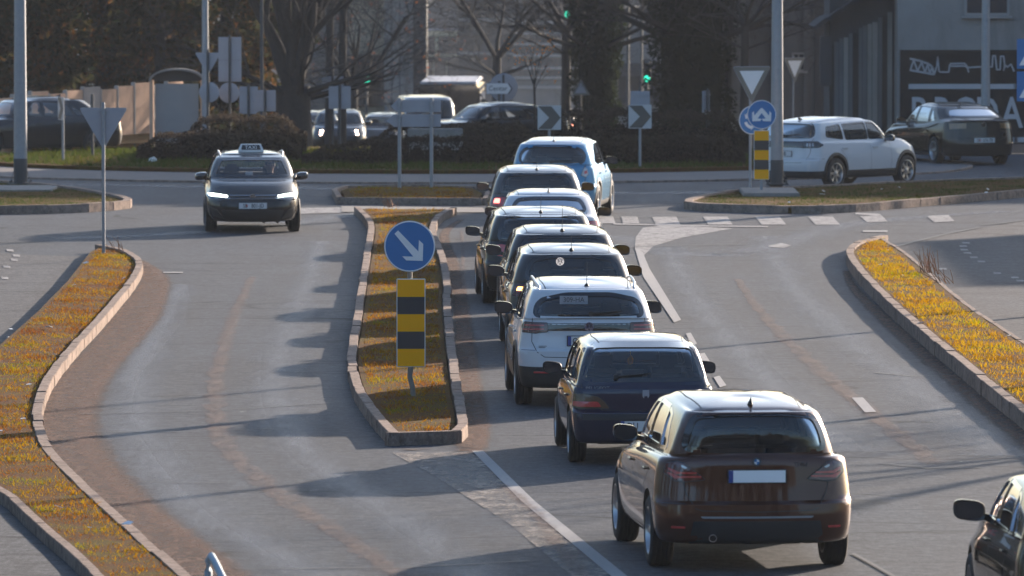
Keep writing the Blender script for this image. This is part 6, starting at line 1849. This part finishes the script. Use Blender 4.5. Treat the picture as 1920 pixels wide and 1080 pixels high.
def rect_back(label, px, Y, w, h, zc, pole_top=None, y=.05, panels=None, mat=M_ALU, discs=None, tri=None):
    r = tag(empty('sign_back', (AX(px, Y), Y, gz(Y))), label, 'sign back')
    mb = MB(); post(mb, (pole_top or zc + h / 2 + .05), .035); mb.build('pole', M_STEELD, r, smooth=50)
    for (cx, cz, w_, h_) in (panels or [(0, zc, w, h)]):
        mb = MB(); mb.bevbox((cx, y, cz), (w_, .02, h_), .006); mb.build('sign_plate', mat, r)
        for s in (-1, 1):
            mb = MB(); mb.box((cx, y - .025, cz + s * h_ * .33), (w_ * .96, .02, .03)); mb.build('stiffener', mat, r)
    for (cx, cz, rr_) in (discs or []): disc(r, cz, rr_, y=y, cx=cx, front=False)
    for (cx, cz, s_) in (tri or []): triangle(r, cz, s_, face=False, y=y, cx=cx)
    return r
def hz(py, Y): return AH(py, Y) - gz(Y)
rect_back('grey back of a triangle over a disc, overlapping a distant lamp post', 390, 184, 0, 0, 2, hz(93, 184), panels=[(0, hz(205, 184), .04, .04)], discs=[(.03, hz(173, 184), .26)], tri=[(0, hz(120, 184), .67)])
rect_back('two square sign backs stacked above a round one', 431, 188, 0, 0, 2, hz(66, 188), panels=[(0, hz(91, 188), .60, .60), (0, hz(133, 188), .60, .56)], discs=[(-.02, hz(174, 188), .27)])
rect_back('pale square sign back at the left foot of the forked tree', 497, 190, .56, .56, hz(189, 190))
rect_back('pale blue square sign back left of the forked tree, partly covered', 466, 194, .50, .74, hz(188, 194))
rect_back('square sign back in front of its twin, left of the green traffic light', 637, 197, .60, .62, hz(183, 197))
rect_back('square sign back half hidden behind its twin', 624, 203, .62, .60, hz(163, 203))
rect_back('pale blue pair of panels behind the right chevron sign', 1200, 186, .5, .62, hz(193, 186), y=-.05)
e_ = rect_back('pale blue sign seen almost edge-on at the right foot of the ivy trunk', 1327, 182, .5, .62, hz(193, 182)); e_.rotation_euler = (0, 0, R(68))
# chevrons
M_CHEV = plain('chevron_grey', (.085, .08, .068), .5, var=.1)
def chevron(label, px, Y, py0, py1, s=.54, rz=0.0):
    r = tag(empty('chevron_sign', (AX(px, Y), Y, .1)), label, 'road sign'); r.rotation_euler = (0, 0, rz)
    zc = (AH(py0, Y) + AH(py1, Y)) / 2 - .1
    mb = MB(); post(mb, zc + s / 2, .032); mb.build('pole', M_STEEL, r, smooth=50)
    mb = MB(); mb.bevbox((0, -.05, zc), (s, .015, s * 1.04), .006); pl = mb.build('sign_plate', plain('dull_sign_white', (.52, .51, .50), .5, var=.08, scale=6), r)  # plate white is duller than on the other signs
    q = s / 2 * .97
    mb = MB(); mb.prism([(-q, q), (q * .18, q), (q, 0), (q * .18, -q), (-q, -q), (-q * .02, 0)], .003, CAMM); mb.build('chevron', M_CHEV, pl, (0, -.0585, zc))
    return r
chevron('white chevron sign pointing right behind the sky blue crossover', 1030, 165.5, 197, 244)
chevron('white chevron sign pointing right, standing alone on the roundabout', 1200, 166, 195, 242, .53)
chevron('chevron sign seen almost edge-on in front of the grey saloon', 118, 170, 182, 225, .52, R(-72))
rect_back('thin pole with a narrow plate right of the triangular sign back', 173, 173, .1, .4, hz(196, 173))
# town centre board
cs = tag(empty('direction_sign', (AX(936, 205), 205, gz(205))), 'white arrow board reading Centar over the far traffic', 'road sign')
mb = MB(); post(mb, hz(152, 205), .035); mb.build('pole', M_STEELD, cs, smooth=50)
mb = MB(); mb.prism([(-.36, -.15), (-.36, .15), (.26, .15), (.36, 0), (.26, -.15)], .02, Matrix.Translation((0, -.05, hz(166, 205))) @ CAMM); bd = mb.build('direction_board', M_WHITE, cs)
mb = MB(); mb.prism([(.24, -.15), (.34, 0), (.24, .15), (.28, .15), (.38, 0), (.28, -.15)], .003, Matrix.Translation((0, -.0715, hz(166, 205))) @ CAMM); mb.build('arrow_tip', M_BLACK, bd)
text('sign_lettering', 'Centar', .19, M_BLACK, bd, (-.04, -.072, hz(166, 205)), CAMM, .001, 1.0)
cd = tag(empty('sign_back', (AX(944, 212), 212, gz(212))), 'round grey sign back behind the Centar board', 'sign back')
mb = MB(); post(mb, hz(140, 212), .03); mb.build('pole', M_STEELD, cd, smooth=50); disc(cd, hz(164, 212), .42, y=.05, front=False)
wt = tag(empty('warning_sign', (AX(1089, 232), 232, gz(232))), 'upright triangle warning sign left of the broad ivy-covered trunk', 'road sign')
mb = MB(); post(mb, hz(150, 232), .03); mb.build('pole', M_STEELD, wt, smooth=50); triangle(wt, hz(163, 232), .60, down=False, mats=(M_OLIVE, M_ALU))
# crossing signs at the right edge
xs_ = tag(empty('crossing_sign', (AX(1934, 150), 150, .1)), 'two stacked blue signs with white triangles at the right edge', 'road sign')
mb = MB(); post(mb, AH(70, 150), .035); mb.build('pole', M_STEEL, xs_, smooth=50)
for a, b in ((73, 129), (134, 190)):
    z1, z0 = AH(a, 150) - .1, AH(b, 150) - .1; s_ = z1 - z0
    mb = MB(); mb.bevbox((0, -.05, (z0 + z1) / 2), (s_, .014, s_), .006); pl = mb.build('sign_plate', M_BLUE, xs_)
    mb = MB(); mb.prism([(-s_ * .42, -s_ * .38), (s_ * .42, -s_ * .38), (0, s_ * .38)], .003, CAMM); mb.build('triangle', M_WHITE, pl, (0, -.058, (z0 + z1) / 2))
    mb = MB()
    if a < 100:
        mb.lathe([(0, 0), (.035, 0), (.035, .003), (0, .003)], 'Y', 14, c=(.02, 0, .10)); mb.prism([(.0, .07), (.03, .06), (.04, -.02), (.10, -.14), (.07, -.15), (.01, -.05), (-.07, -.15), (-.10, -.14), (-.02, -.02)], .003, CAMM)
    else:
        mb.lathe([(.06, 0), (.09, 0), (.09, .003), (.06, .003)], 'Y', 20, c=(0, 0, -.06), close=True); mb.tube([(-.05, 0, -.06), (.05, 0, -.06)], .012, 5)
    mb.build('pictogram', M_BLACK, pl, (0, -.0625, (z0 + z1) / 2 - .03))

# traffic lights
def signal(label, px, py, Y, h_over=0, lit=G_GREEN, s=1.0, pole=True, group='distant traffic lights', two=False):
    z = hz(py, Y)
    r = tag(empty('traffic_light', (AX(px, Y), Y, gz(Y))), label, 'traffic light', group)
    mb = MB()
    if pole: mb.tube([(0, .1, 0), (0, .1, z + .7)], .06, 8)
    else: mb.tube([(2.5, .1, 0), (2.5, .1, z + 1.2), (0, .1, z + 1.25), (0, .1, z + .8)], .06, 8)
    mb.build('pole', M_STEELD, r)
    mb = MB(); mb.bevbox((0, 0, z + .29 * s), (.34 * s, .16, .98 * s), .03); b_ = mb.build('housing', M_TRIM, r)
    for k in range(3):
        mb = MB(); mb.lathe([(0, 0), (.13 * s, 0), (.13 * s, .03), (0, .05)], 'Y', 16, c=(0, 0, 0)); o = mb.build('lens', lit if k == 0 else M_GLOSS, r, (0, -.085, z + .30 * k * s)); o.rotation_euler = (pi, 0, 0)
        mb = MB(); mb.tube([(.14 * s * cos(a), -.10, z + .30 * k * s + .14 * s * sin(a)) for a in np.linspace(.1, pi - .1, 8)], .012, 5); mb.build('visor', M_TRIM, r)
    return r
signal('green traffic light above the far left traffic', 687, 150, 290, s=1.1)
signal('green traffic light right of the broad ivy-covered trunk', 1213, 147, 262, s=.9)
signal('green traffic light hanging over the road, left of the pair at the top edge', 1065, 27, 300, pole=False, s=1.1)
signal('green traffic light at the top edge, right of the other hanging one', 1094, 12, 310, pole=False, s=1.1)

# ------------------------------------------------------------------ left wall and display case
M_WALL = plain('sun_tinted_render', (0.58, 0.36, 0.24), 0.9, var=.25, scale=2.5, bmp=.3)  # orange of the low sun is put into this colour
M_WALLG = plain('grey_render', (0.40, 0.34, 0.30), 0.9, var=.25, scale=2.5, bmp=.3)
wl = tag(empty('boundary_wall', (-14.5, 182, 0)), 'pale panelled boundary wall behind the dark grey saloon, catching low sun, some of it painted in', 'wall')
wd = Vector((.34, .94, 0)).normalized()
rw_ = random.Random(4)
for i in range(-10, 14):
    L0 = 1.15; c = wd * (L0 * (i + .5)); hh = 1.45 + .05 * (i % 3) + max(0, i) * .012
    mb = MB(); mb.bevbox((c.x, c.y, hh / 2 - .35), (L0 - .02, .07, hh + .1), .01, rz=math.atan2(wd.y, wd.x)); mb.build('wall_panel', M_WALL if (i % 4) else M_WALLG, wl)
    c = wd * (L0 * i); mb = MB(); mb.bevbox((c.x, c.y, hh / 2 - .33), (.10, .11, hh + .12), .015, rz=math.atan2(wd.y, wd.x)); mb.build('wall_post', M_WALLG, wl)
dc = tag(empty('display_case', (AX(332, 187), 187, gz(187))), 'round-topped case with a blank pale panel left of the lamp post', 'display case')
hw = .66; zt_ = hz(150, 187)
mb = MB()
for s in (-1, 1): mb = MB(); mb.bevbox((s * hw, 0, zt_ / 2), (.09, .5, zt_), .01); mb.build('side_frame', M_WALL, dc)
arc = [(hw * 1.06 * cos(a), zt_ - .02 + .30 * sin(a)) for a in np.linspace(0, pi, 14)]
mb = MB()
for (x0_, z0_), (x1_, z1_) in zip(arc, arc[1:]): mb.bevbox(((x0_ + x1_) / 2, 0, (z0_ + z1_) / 2), (math.hypot(x1_ - x0_, z1_ - z0_) + .01, .62, .05), .008, ry=-math.atan2(z1_ - z0_, x1_ - x0_))
mb.build('arched_roof', M_CONC, dc)
mb = MB(); mb.bevbox((0, -.05, zt_ * .52), (hw * 1.72, .05, zt_ * .86), .01); mb.build('panel', plain('frosted_panel', (.25, .255, .26), .4, var=.12, scale=3), dc)
mb = MB(); mb.bevbox((0, .02, zt_ + .05), (hw * 1.8, .05, .16), .01); mb.build('header', M_TRIM, dc)
mb = MB(); mb.prism([(hw * .97 * cos(a), zt_ + .29 * sin(a)) for a in np.linspace(0, pi, 14)], .06, Matrix.Translation((0, .05, 0)) @ CAMM); mb.build('arch_fill', M_TRIM, dc)
mb = MB(); mb.prism([(-.10, 0), (-.04, .09), (.06, .12), (.13, .05), (.10, 0)], .12, CAMM)
tag(mb.build('plastic_bag', M_WHITE, None, (AX(284, 168.8), 168.8, .14)), 'scrap of white plastic lying in front of the left hedge', 'plastic bag')

# ------------------------------------------------------------------ buildings
def wallmat(name, col, scale=1.2, var=.2, bands=None):
    m, nt, b = nodes(name); v = coords(nt)
    st = coords(nt, (1.5, 1.5, .25))
    c = mixc(nt, noise(nt, v, scale, 6, .65), tuple(x * (1 - var) for x in col), tuple(x * (1 + var) for x in col))
    c = mixc(nt, ramp(nt, noise(nt, st, 1.6, 5, .7), [(.5, 0.0), (.75, .55)]), c, tuple(x * .5 for x in col))
    nt.links.new(c, b.inputs['Base Color']); b.inputs['Roughness'].default_value = .9
    bump(nt, b, noise(nt, v, 14, 4), .3, .02)
    return m
W_GREY = wallmat('grey_plaster', (.125, .125, .13)); W_DARK = wallmat('dark_plaster', (.05, .05, .054)); W_CREAM = wallmat('cream_plaster', (.62, .55, .38))
W_BEIGE = wallmat('beige_plaster', (.34, .29, .22)); W_PALE = wallmat('pale_plaster', (.19, .185, .18)); W_MURAL = wallmat('black_mural_paint', (.006, .0065, .008), var=.1)
W_SHED = wallmat('old_boards', (.26, .24, .215)); M_ROOF = wallmat('slate_roof', (.045, .045, .05)); M_WIN = plain('window_glass', (.03, .035, .045), .12, var=.2, scale=2)
M_FRAME = plain('window_frame', (.26, .255, .25), .6)
def block(name, label, x0, x1, Y, dep, z0, z1, mat, wins=None, roof=None, group=None, ww=1.0, wh=1.4, frame=M_FRAME, cat='building', bands=None, pil=None):
    """walls, inset windows with frames and sills, string courses, flat or pitched roof"""
    root = tag(empty(name, ((x0 + x1) / 2, Y + dep / 2, z0)), label, cat, group)
    W_ = x1 - x0; H_ = z1 - z0
    mb = MB(); mb.box((0, 0, H_ / 2), (W_, dep, H_)); mb.build('wall', mat, root)
    for (wx, wz, w_, h_) in (wins or []):
        o = empty('window', (wx - (x0 + x1) / 2, -dep / 2, wz), 0, root)
        mb = MB(); mb.box((0, -.01, 0), (w_, .05, h_)); mb.build('pane', M_WIN, o)
        mb = MB(); t = max(.05, w_ * .06)
        for s in (-1, 1): mb.box((s * w_ / 2, -.04, 0), (t, .09, h_ + t)); mb.box((0, -.04, s * h_ / 2), (w_ - t, .085, t))
        mb.box((0, -.045, 0), (t * .7, .06, h_ - t)); mb.build('frame', frame, o)
        mb = MB(); mb.box((0, -.08, -h_ / 2 - t * 1.1), (w_ + .2, .18, .06)); mb.build('sill', frame, o)
    for (bz0, bz1, prd, bm_) in (bands or []):
        mb = MB(); mb.box((0, -dep / 2 - prd / 2 + .01, (bz0 + bz1) / 2), (W_ + .02, prd, bz1 - bz0)); mb.build('string_course', bm_, root)
    for (px_, w_, bm_) in (pil or []):
        mb = MB(); mb.box((px_ - (x0 + x1) / 2, -dep / 2 - .07, H_ / 2 - .01), (w_, .16, H_)); mb.build('pilaster', bm_, root)
    if roof == 'flat':
        mb = MB(); mb.bevbox((0, 0, H_ + .1), (W_ + .5, dep + .5, .25), .03); mb.build('roof', M_ROOF, root)
    elif roof:
        e = .5; hw_, hd = W_ / 2 + e, dep / 2 + e
        mb = MB(); mb.add([(-hw_, -hd, H_ - .1), (hw_, -hd, H_ - .1), (hw_, hd, H_ - .1), (-hw_, hd, H_ - .1), (-hw_ + hd, 0, H_ + roof), (hw_ - hd, 0, H_ + roof)], [(0, 1, 5, 4), (1, 2, 5), (2, 3, 4, 5), (3, 0, 4), (3, 2, 1, 0)]); mb.build('roof', M_ROOF, root)
        mb = MB(); mb.tube([(-hw_, -hd - .05, H_ - .12), (hw_, -hd - .05, H_ - .12)], .09, 8); mb.build('gutter', M_ALU, root)
    return root
# mural building on the right (skewed a little to the carriageway), wooden shed beside it
x0 = AX(1683, 186)
mu = block('mural_building', 'grey plastered building with a black painted mural wall at the right edge', x0, x0 + 34, 186, 12, 0, 9.6, wallmat('weathered_plaster', (.235, .228, .22), .7, .35), wins=[(AX(1828, 186) + .3, 4.15, 1.1, 1.6), (AX(1828, 186) + 4.5, 4.15, 1.1, 1.6)], roof=3.0)
ox = -(x0 + x0 + 34) / 2
def onmural(px, py): return (AX(px, 186) + ox, AH(py, 186))
zt2 = AH(90, 186)
mb = MB(); mb.box((x0 + .06 + 9 + ox, -6.02, (zt2 - .05) / 2), (18, .05, zt2 - .05)); pan = mb.build('mural_panel', W_MURAL, mu)
M_MUR = plain('mural_white', (.42, .42, .44), .8, var=.15, scale=3)
def mural_line(pts, r=.022, nm='mural_line'):
    mb = MB(); P = [onmural(a, b) for a, b in pts]
    for (xa, za), (xb, zb_) in zip(P, P[1:]):
        L_ = math.hypot(xb - xa, zb_ - za); mb.box(((xa + xb) / 2, -6.055, (za + zb_) / 2), (L_ + r, .012, r * 1.7), ry=-math.atan2(zb_ - za, xb - xa))
    return mb.build(nm, M_MUR, pan)
def mz(pts): return [(1660 + a / 5.4, 60 + b / 5.4) for a, b in pts]
mural_line(mz([(250, 270), (340, 290), (430, 320), (470, 350), (492, 430), (400, 412), (320, 398), (250, 385)]), .030)
mural_line(mz([(250, 385), (285, 285), (325, 395), (365, 305), (400, 410), (425, 325), (450, 420), (470, 350)]), .022)
mural_line(mz([(495, 425), (520, 340), (528, 250), (540, 390), (550, 405), (640, 405), (648, 340), (660, 320), (800, 318), (825, 345), (840, 405)]))
mural_line(mz([(660, 345), (800, 343), (825, 360), (960, 352), (1080, 352), (1085, 240), (1110, 240), (1125, 380), (1160, 380), (1165, 245), (1195, 245), (1205, 330), (1195, 390), (1215, 335), (1235, 355), (1270, 325), (1300, 395)]))
mural_line([(1706, 162), (1905, 162), (2100, 162)], .075, 'mural_bar')
mural_line([(1706, 262), (1905, 262), (2100, 262)], .075, 'mural_bar')
for ch, px in (('B', 1723), ('R', 1767), ('O', 1811), ('D', 1851), ('A', 1897)):
    xx, zz = onmural(px, 214)
    text('mural_letter', ch, 1.13, M_MUR, pan, (xx, -6.05, zz), CAMM, .004, .74, bold=.012)
# shed
sh = tag(empty('wooden_shed', (AX(1618, 186.5), 188, 0)), 'weathered plank shed with a sloping slate roof left of the mural', 'shed')
xa, xb = AX(1560, 186), AX(1682, 186)
cx = AX(1618, 186.5)
mb = MB(); mb.box(((xa + xb) / 2 - cx, 1.2, 2.2), (xb - xa, 3.4, 4.6)); mb.build('wall', W_DARK, sh)
rs = random.Random(3); x = xa
while x < xb - .05:
    wdt = rs.uniform(.10, .16); zt3 = 2.55 + (x - xa) * .55
    mb = MB(); mb.bevbox((x + wdt / 2 - cx, -.53 - rs.uniform(0, .025), zt3 / 2 + rs.uniform(-.04, .02)), (wdt - .015, .025, zt3), .004)
    mb.build('plank', [W_SHED, W_GREY, M_BARK][rs.choice((0, 0, 1, 1, 2))], sh); x += wdt
p0, p1 = (AX(1530, 186) - cx, AH(62, 186)), (AX(1760, 186) - cx, AH(62, 186) + 2.1)
sl = math.atan2(p1[1] - p0[1], p1[0] - p0[0])
mb = MB(); mb.bevbox(((p0[0] + p1[0]) / 2, .6, (p0[1] + p1[1]) / 2 + .12), (math.hypot(p1[0] - p0[0], p1[1] - p0[1]), 3.6, .09), .01, ry=-sl); rf = mb.build('roof', M_ROOF, sh)
for k in range(9):
    t = (k + .5) / 9; mb = MB(); mb.bevbox((p0[0] + (p1[0] - p0[0]) * t, .55, p0[1] + (p1[1] - p0[1]) * t + .18), (.30, 3.66, .02), .004, ry=-sl - .04); mb.build('slate_course', M_ROOF, rf)
mb = MB()
for k in range(6): t = (k + .5) / 6; mb.box((p0[0] + (p1[0] - p0[0]) * t, -1.1, p0[1] + (p1[1] - p0[1]) * t + .03), (.07, .25, .10))
mb.build('rafter_ends', M_BARK, sh)
mb = MB(); mb.bevbox((p0[0] + .32, -.4, p0[1] - .75), (.30, .5, 1.3), .03); mb.build('hanging_tarpaulin', W_DARK, sh)
# warehouse wall
Yw = 216
block('warehouse', 'long grey warehouse wall with pilasters behind the yield sign', AX(1350, Yw), AX(1575, Yw) + 6, Yw, 16, gz(Yw), 5.6, W_GREY, roof='flat',
      pil=[(AX(1384, Yw), .42, W_PALE), (AX(1362, Yw), .10, W_DARK), (AX(1450, Yw), .14, W_DARK), (AX(1510, Yw), .10, W_GREY), (AX(1538, Yw), .34, W_DARK)], wins=[(AX(1497, Yw), 1.55 + 1.2, .35, .5)])
block('reflection_block', 'long dark block added unseen behind the viewpoint to darken car reflections', -70, 70, -66, 12, 0, 24, W_DARK, roof='flat')  # unseen, added so the cars mirror no bright gaps between the belt trees
# buildings out of frame to the right that shade the far side of the roundabout
block('apartment_block', 'grey apartment block standing beyond the right side street', 30, 52, 150, 15, 0, 9.5, W_PALE, roof='flat', wins=[(33 + 3.2 * i, 2 + 3 * j, 1.3, 1.5) for i in range(6) for j in range(3)])
TG = 'distant town buildings'
def wins_px(Y, cols, rows, w_, h_):
    return [(AX(px, Y), hz(py, Y), w_, h_) for px in cols for py in rows]
def tb(label, p0, p1, Y, ztop, mat, **k): return block('town_building', label, AX(p0, Y), AX(p1, Y), Y, 4.5, gz(Y), gz(Y) + ztop, mat, group=TG, **dict(dict(frame=W_DARK), **k))
tb('pale building with thin horizontal joints behind the twin sign backs', 560, 663, 330, 8.0, W_GREY, roof='flat', bands=[(.5 + .42 * k, .54 + .42 * k, .05, W_PALE) for k in range(15)], wins=[(AX(640, 330), 1.0, 1.2, 2.0), (AX(598, 330), .9, 2.2, 1.8)])
tb('beige low building behind the green traffic light', 655, 735, 326, 7.5, W_BEIGE, roof=2.0, wins=wins_px(326, (675, 705), (135, 165), 1.2, 1.5))
Yc = 322
tb('dark shopfront with white columns left of the coach', 722, 800, Yc, 7.0, W_DARK, roof='flat', pil=[(AX(p, Yc), .32, W_PALE) for p in (727, 742, 757, 768)], wins=wins_px(Yc, (735, 750, 775), (150,), .9, 2.0))
tb('cream two-storey building with a dark roof above the coach', 778, 888, 800, 7.9, W_CREAM, roof=3.4, wins=wins_px(800, (789, 805, 832, 850, 868), (84,), 1.2, 1.9) + wins_px(800, (800, 825, 850, 872), (122, 150), 1.3, 1.8), bands=[(4.4, 4.7, .9, W_DARK)])
tb('dark grey building at the top middle', 858, 962, 620, 15, W_DARK, wins=wins_px(620, (872, 890, 908, 926, 944), (22, 52, 86, 120, 152), 1.1, 1.3), bands=[(hz(p, 620), hz(p, 620) + .25, .3, W_PALE) for p in (40, 103)])
tb('glass-fronted office with pale horizontal bands left of the ivy trunk', 955, 1092, 660, 16, W_GREY, wins=wins_px(660, (970, 990, 1016, 1036, 1056, 1076), (14, 32, 55, 75, 94, 118, 140), 1.0, .9), bands=[(hz(p, 660), hz(p, 660) + .22, .35, M_FRAME) for p in (44, 65, 85, 106, 130, 148, 166)])
tb('pale low building with a dark canopy between the ivy trunks', 1085, 1262, 340, 6.6, W_PALE, roof='flat', bands=[(hz(142, 340), hz(118, 340), 1.0, W_DARK)], wins=wins_px(340, (1180, 1240), (165,), 1.0, 1.5))
tb('grey block behind the massive ivy trunk', 1240, 1380, 380, 9, W_GREY, wins=wins_px(380, (1262, 1300, 1340), (60, 120), 1.2, 1.5), roof='flat')
far = [(-200, 120, 900, 15, W_GREY, 'far grey block behind the left evergreens'), (110, 420, 950, 17, W_BEIGE, 'far beige block behind the left evergreens'), (400, 700, 1000, 19, W_PALE, 'far pale block behind the forked bare tree'),
       (660, 900, 1100, 24, W_BEIGE, 'far beige block behind the cream two-storey building'), (880, 1130, 1080, 24, W_GREY, 'far grey block behind the glass-fronted office'), (1110, 1400, 1000, 20, W_PALE, 'far pale block behind the ivy-covered trunks'),
       (1380, 1750, 950, 18, W_GREY, 'far grey block behind the warehouse'), (1730, 2150, 900, 17, W_BEIGE, 'far beige block behind the mural building')]
for a, b, Y, hgt, mt, lb in far:
    mt = W_GREY if mt is W_PALE else mt
    tb(lb, a, b, Y, hgt, mt, roof='flat', wins=[(AX(a, Y) + 1.6 + 2.6 * i, 2.2 + 3.1 * j, 1.2, 1.5) for i in range(int((AX(b, Y) - AX(a, Y)) / 2.6) - 1) for j in range(int(hgt / 3.1) - 1)] if 600 < b < 1200 else [], frame=W_DARK)

# handrail in the foreground
hr = tag(empty('handrail', (AX(388, 57.5), 57.5, 0)), 'pale blue curved end of a handrail at the bottom edge', 'handrail')
M_RAIL = plain('pale_blue_paint', (.36, .42, .46), .5, var=.15, scale=10)
pts = [(0, 0, -.1), (0, 0, .72), (.004, 0, .80), (.03, -.06, .85), (.07, -.2, .80), (.20, -.6, .60), (.55, -1.8, .05)]
mb = MB(); mb.tube(pts, .030, 12); mb.build('top_rail', M_RAIL, hr, smooth=50)
mb = MB(); mb.bevbox((.03, -.12, .33), (.012, .20, .82), .004); mb.build('end_plate', M_RAIL, hr)
for k in range(1, 4): mb = MB(); mb.tube([(.14 * k, -.45 * k, -.1), (.14 * k, -.45 * k, .80 - .22 * k)], .018, 8); mb.build('baluster', M_RAIL, hr)

# ------------------------------------------------------------------ dead stalks in the verges
def stalks(label, x, y, n, seed, h=.35):
    rs = random.Random(seed); mb = MB()
    for _ in range(n):
        a, b = rs.gauss(0, .08), rs.gauss(0, .08); t = (a + rs.gauss(-.08, .08), b + rs.gauss(0, .08), h * rs.uniform(.5, 1.1))
        mb.tube([(a, b, 0), ((a + t[0]) / 2, (b + t[1]) / 2, t[2] * .55), t], [.006, .005, .003], 4)
    return tag(mb.build('dry_weed', plain('dry_stalk', (.30, .15, .07), .9), None, (x, y, .14)), label, 'dry weed')
p = G(1742, 530); stalks('dry orange weed on the crest of the right verge', p.x, p.y, 26, 1, .42)
p = G(1765, 548); stalks('second, shorter dry weed a little nearer on the right verge', p.x, p.y, 14, 2, .22)
p = G(215, 486); stalks('few dry stalks beside the pole at the tip of the left verge', p.x, p.y, 8, 3, .26)
p = G(735, 402); stalks('reddish weed at the far end of the long island', p.x, p.y, 16, 4, .22)

# ------------------------------------------------------------------ winter haze
mh = bpy.data.materials.new('haze'); mh.use_nodes = True; nt = mh.node_tree; nt.nodes.clear()
out = N(nt, 'ShaderNodeOutputMaterial'); pv = N(nt, 'ShaderNodeVolumePrincipled')
pv.inputs['Color'].default_value = (0.80, 0.86, 0.95, 1); pv.inputs['Density'].default_value = 0.00015; pv.inputs['Anisotropy'].default_value = 0.0
nt.links.new(pv.outputs[0], out.inputs['Volume'])
mb = MB(); mb.box((0, 680, 0), (460, 1520, 58)); hzb = mb.build('haze', mh); tag(hzb, kind='stuff')
hzb.location = (0, 0, 1)
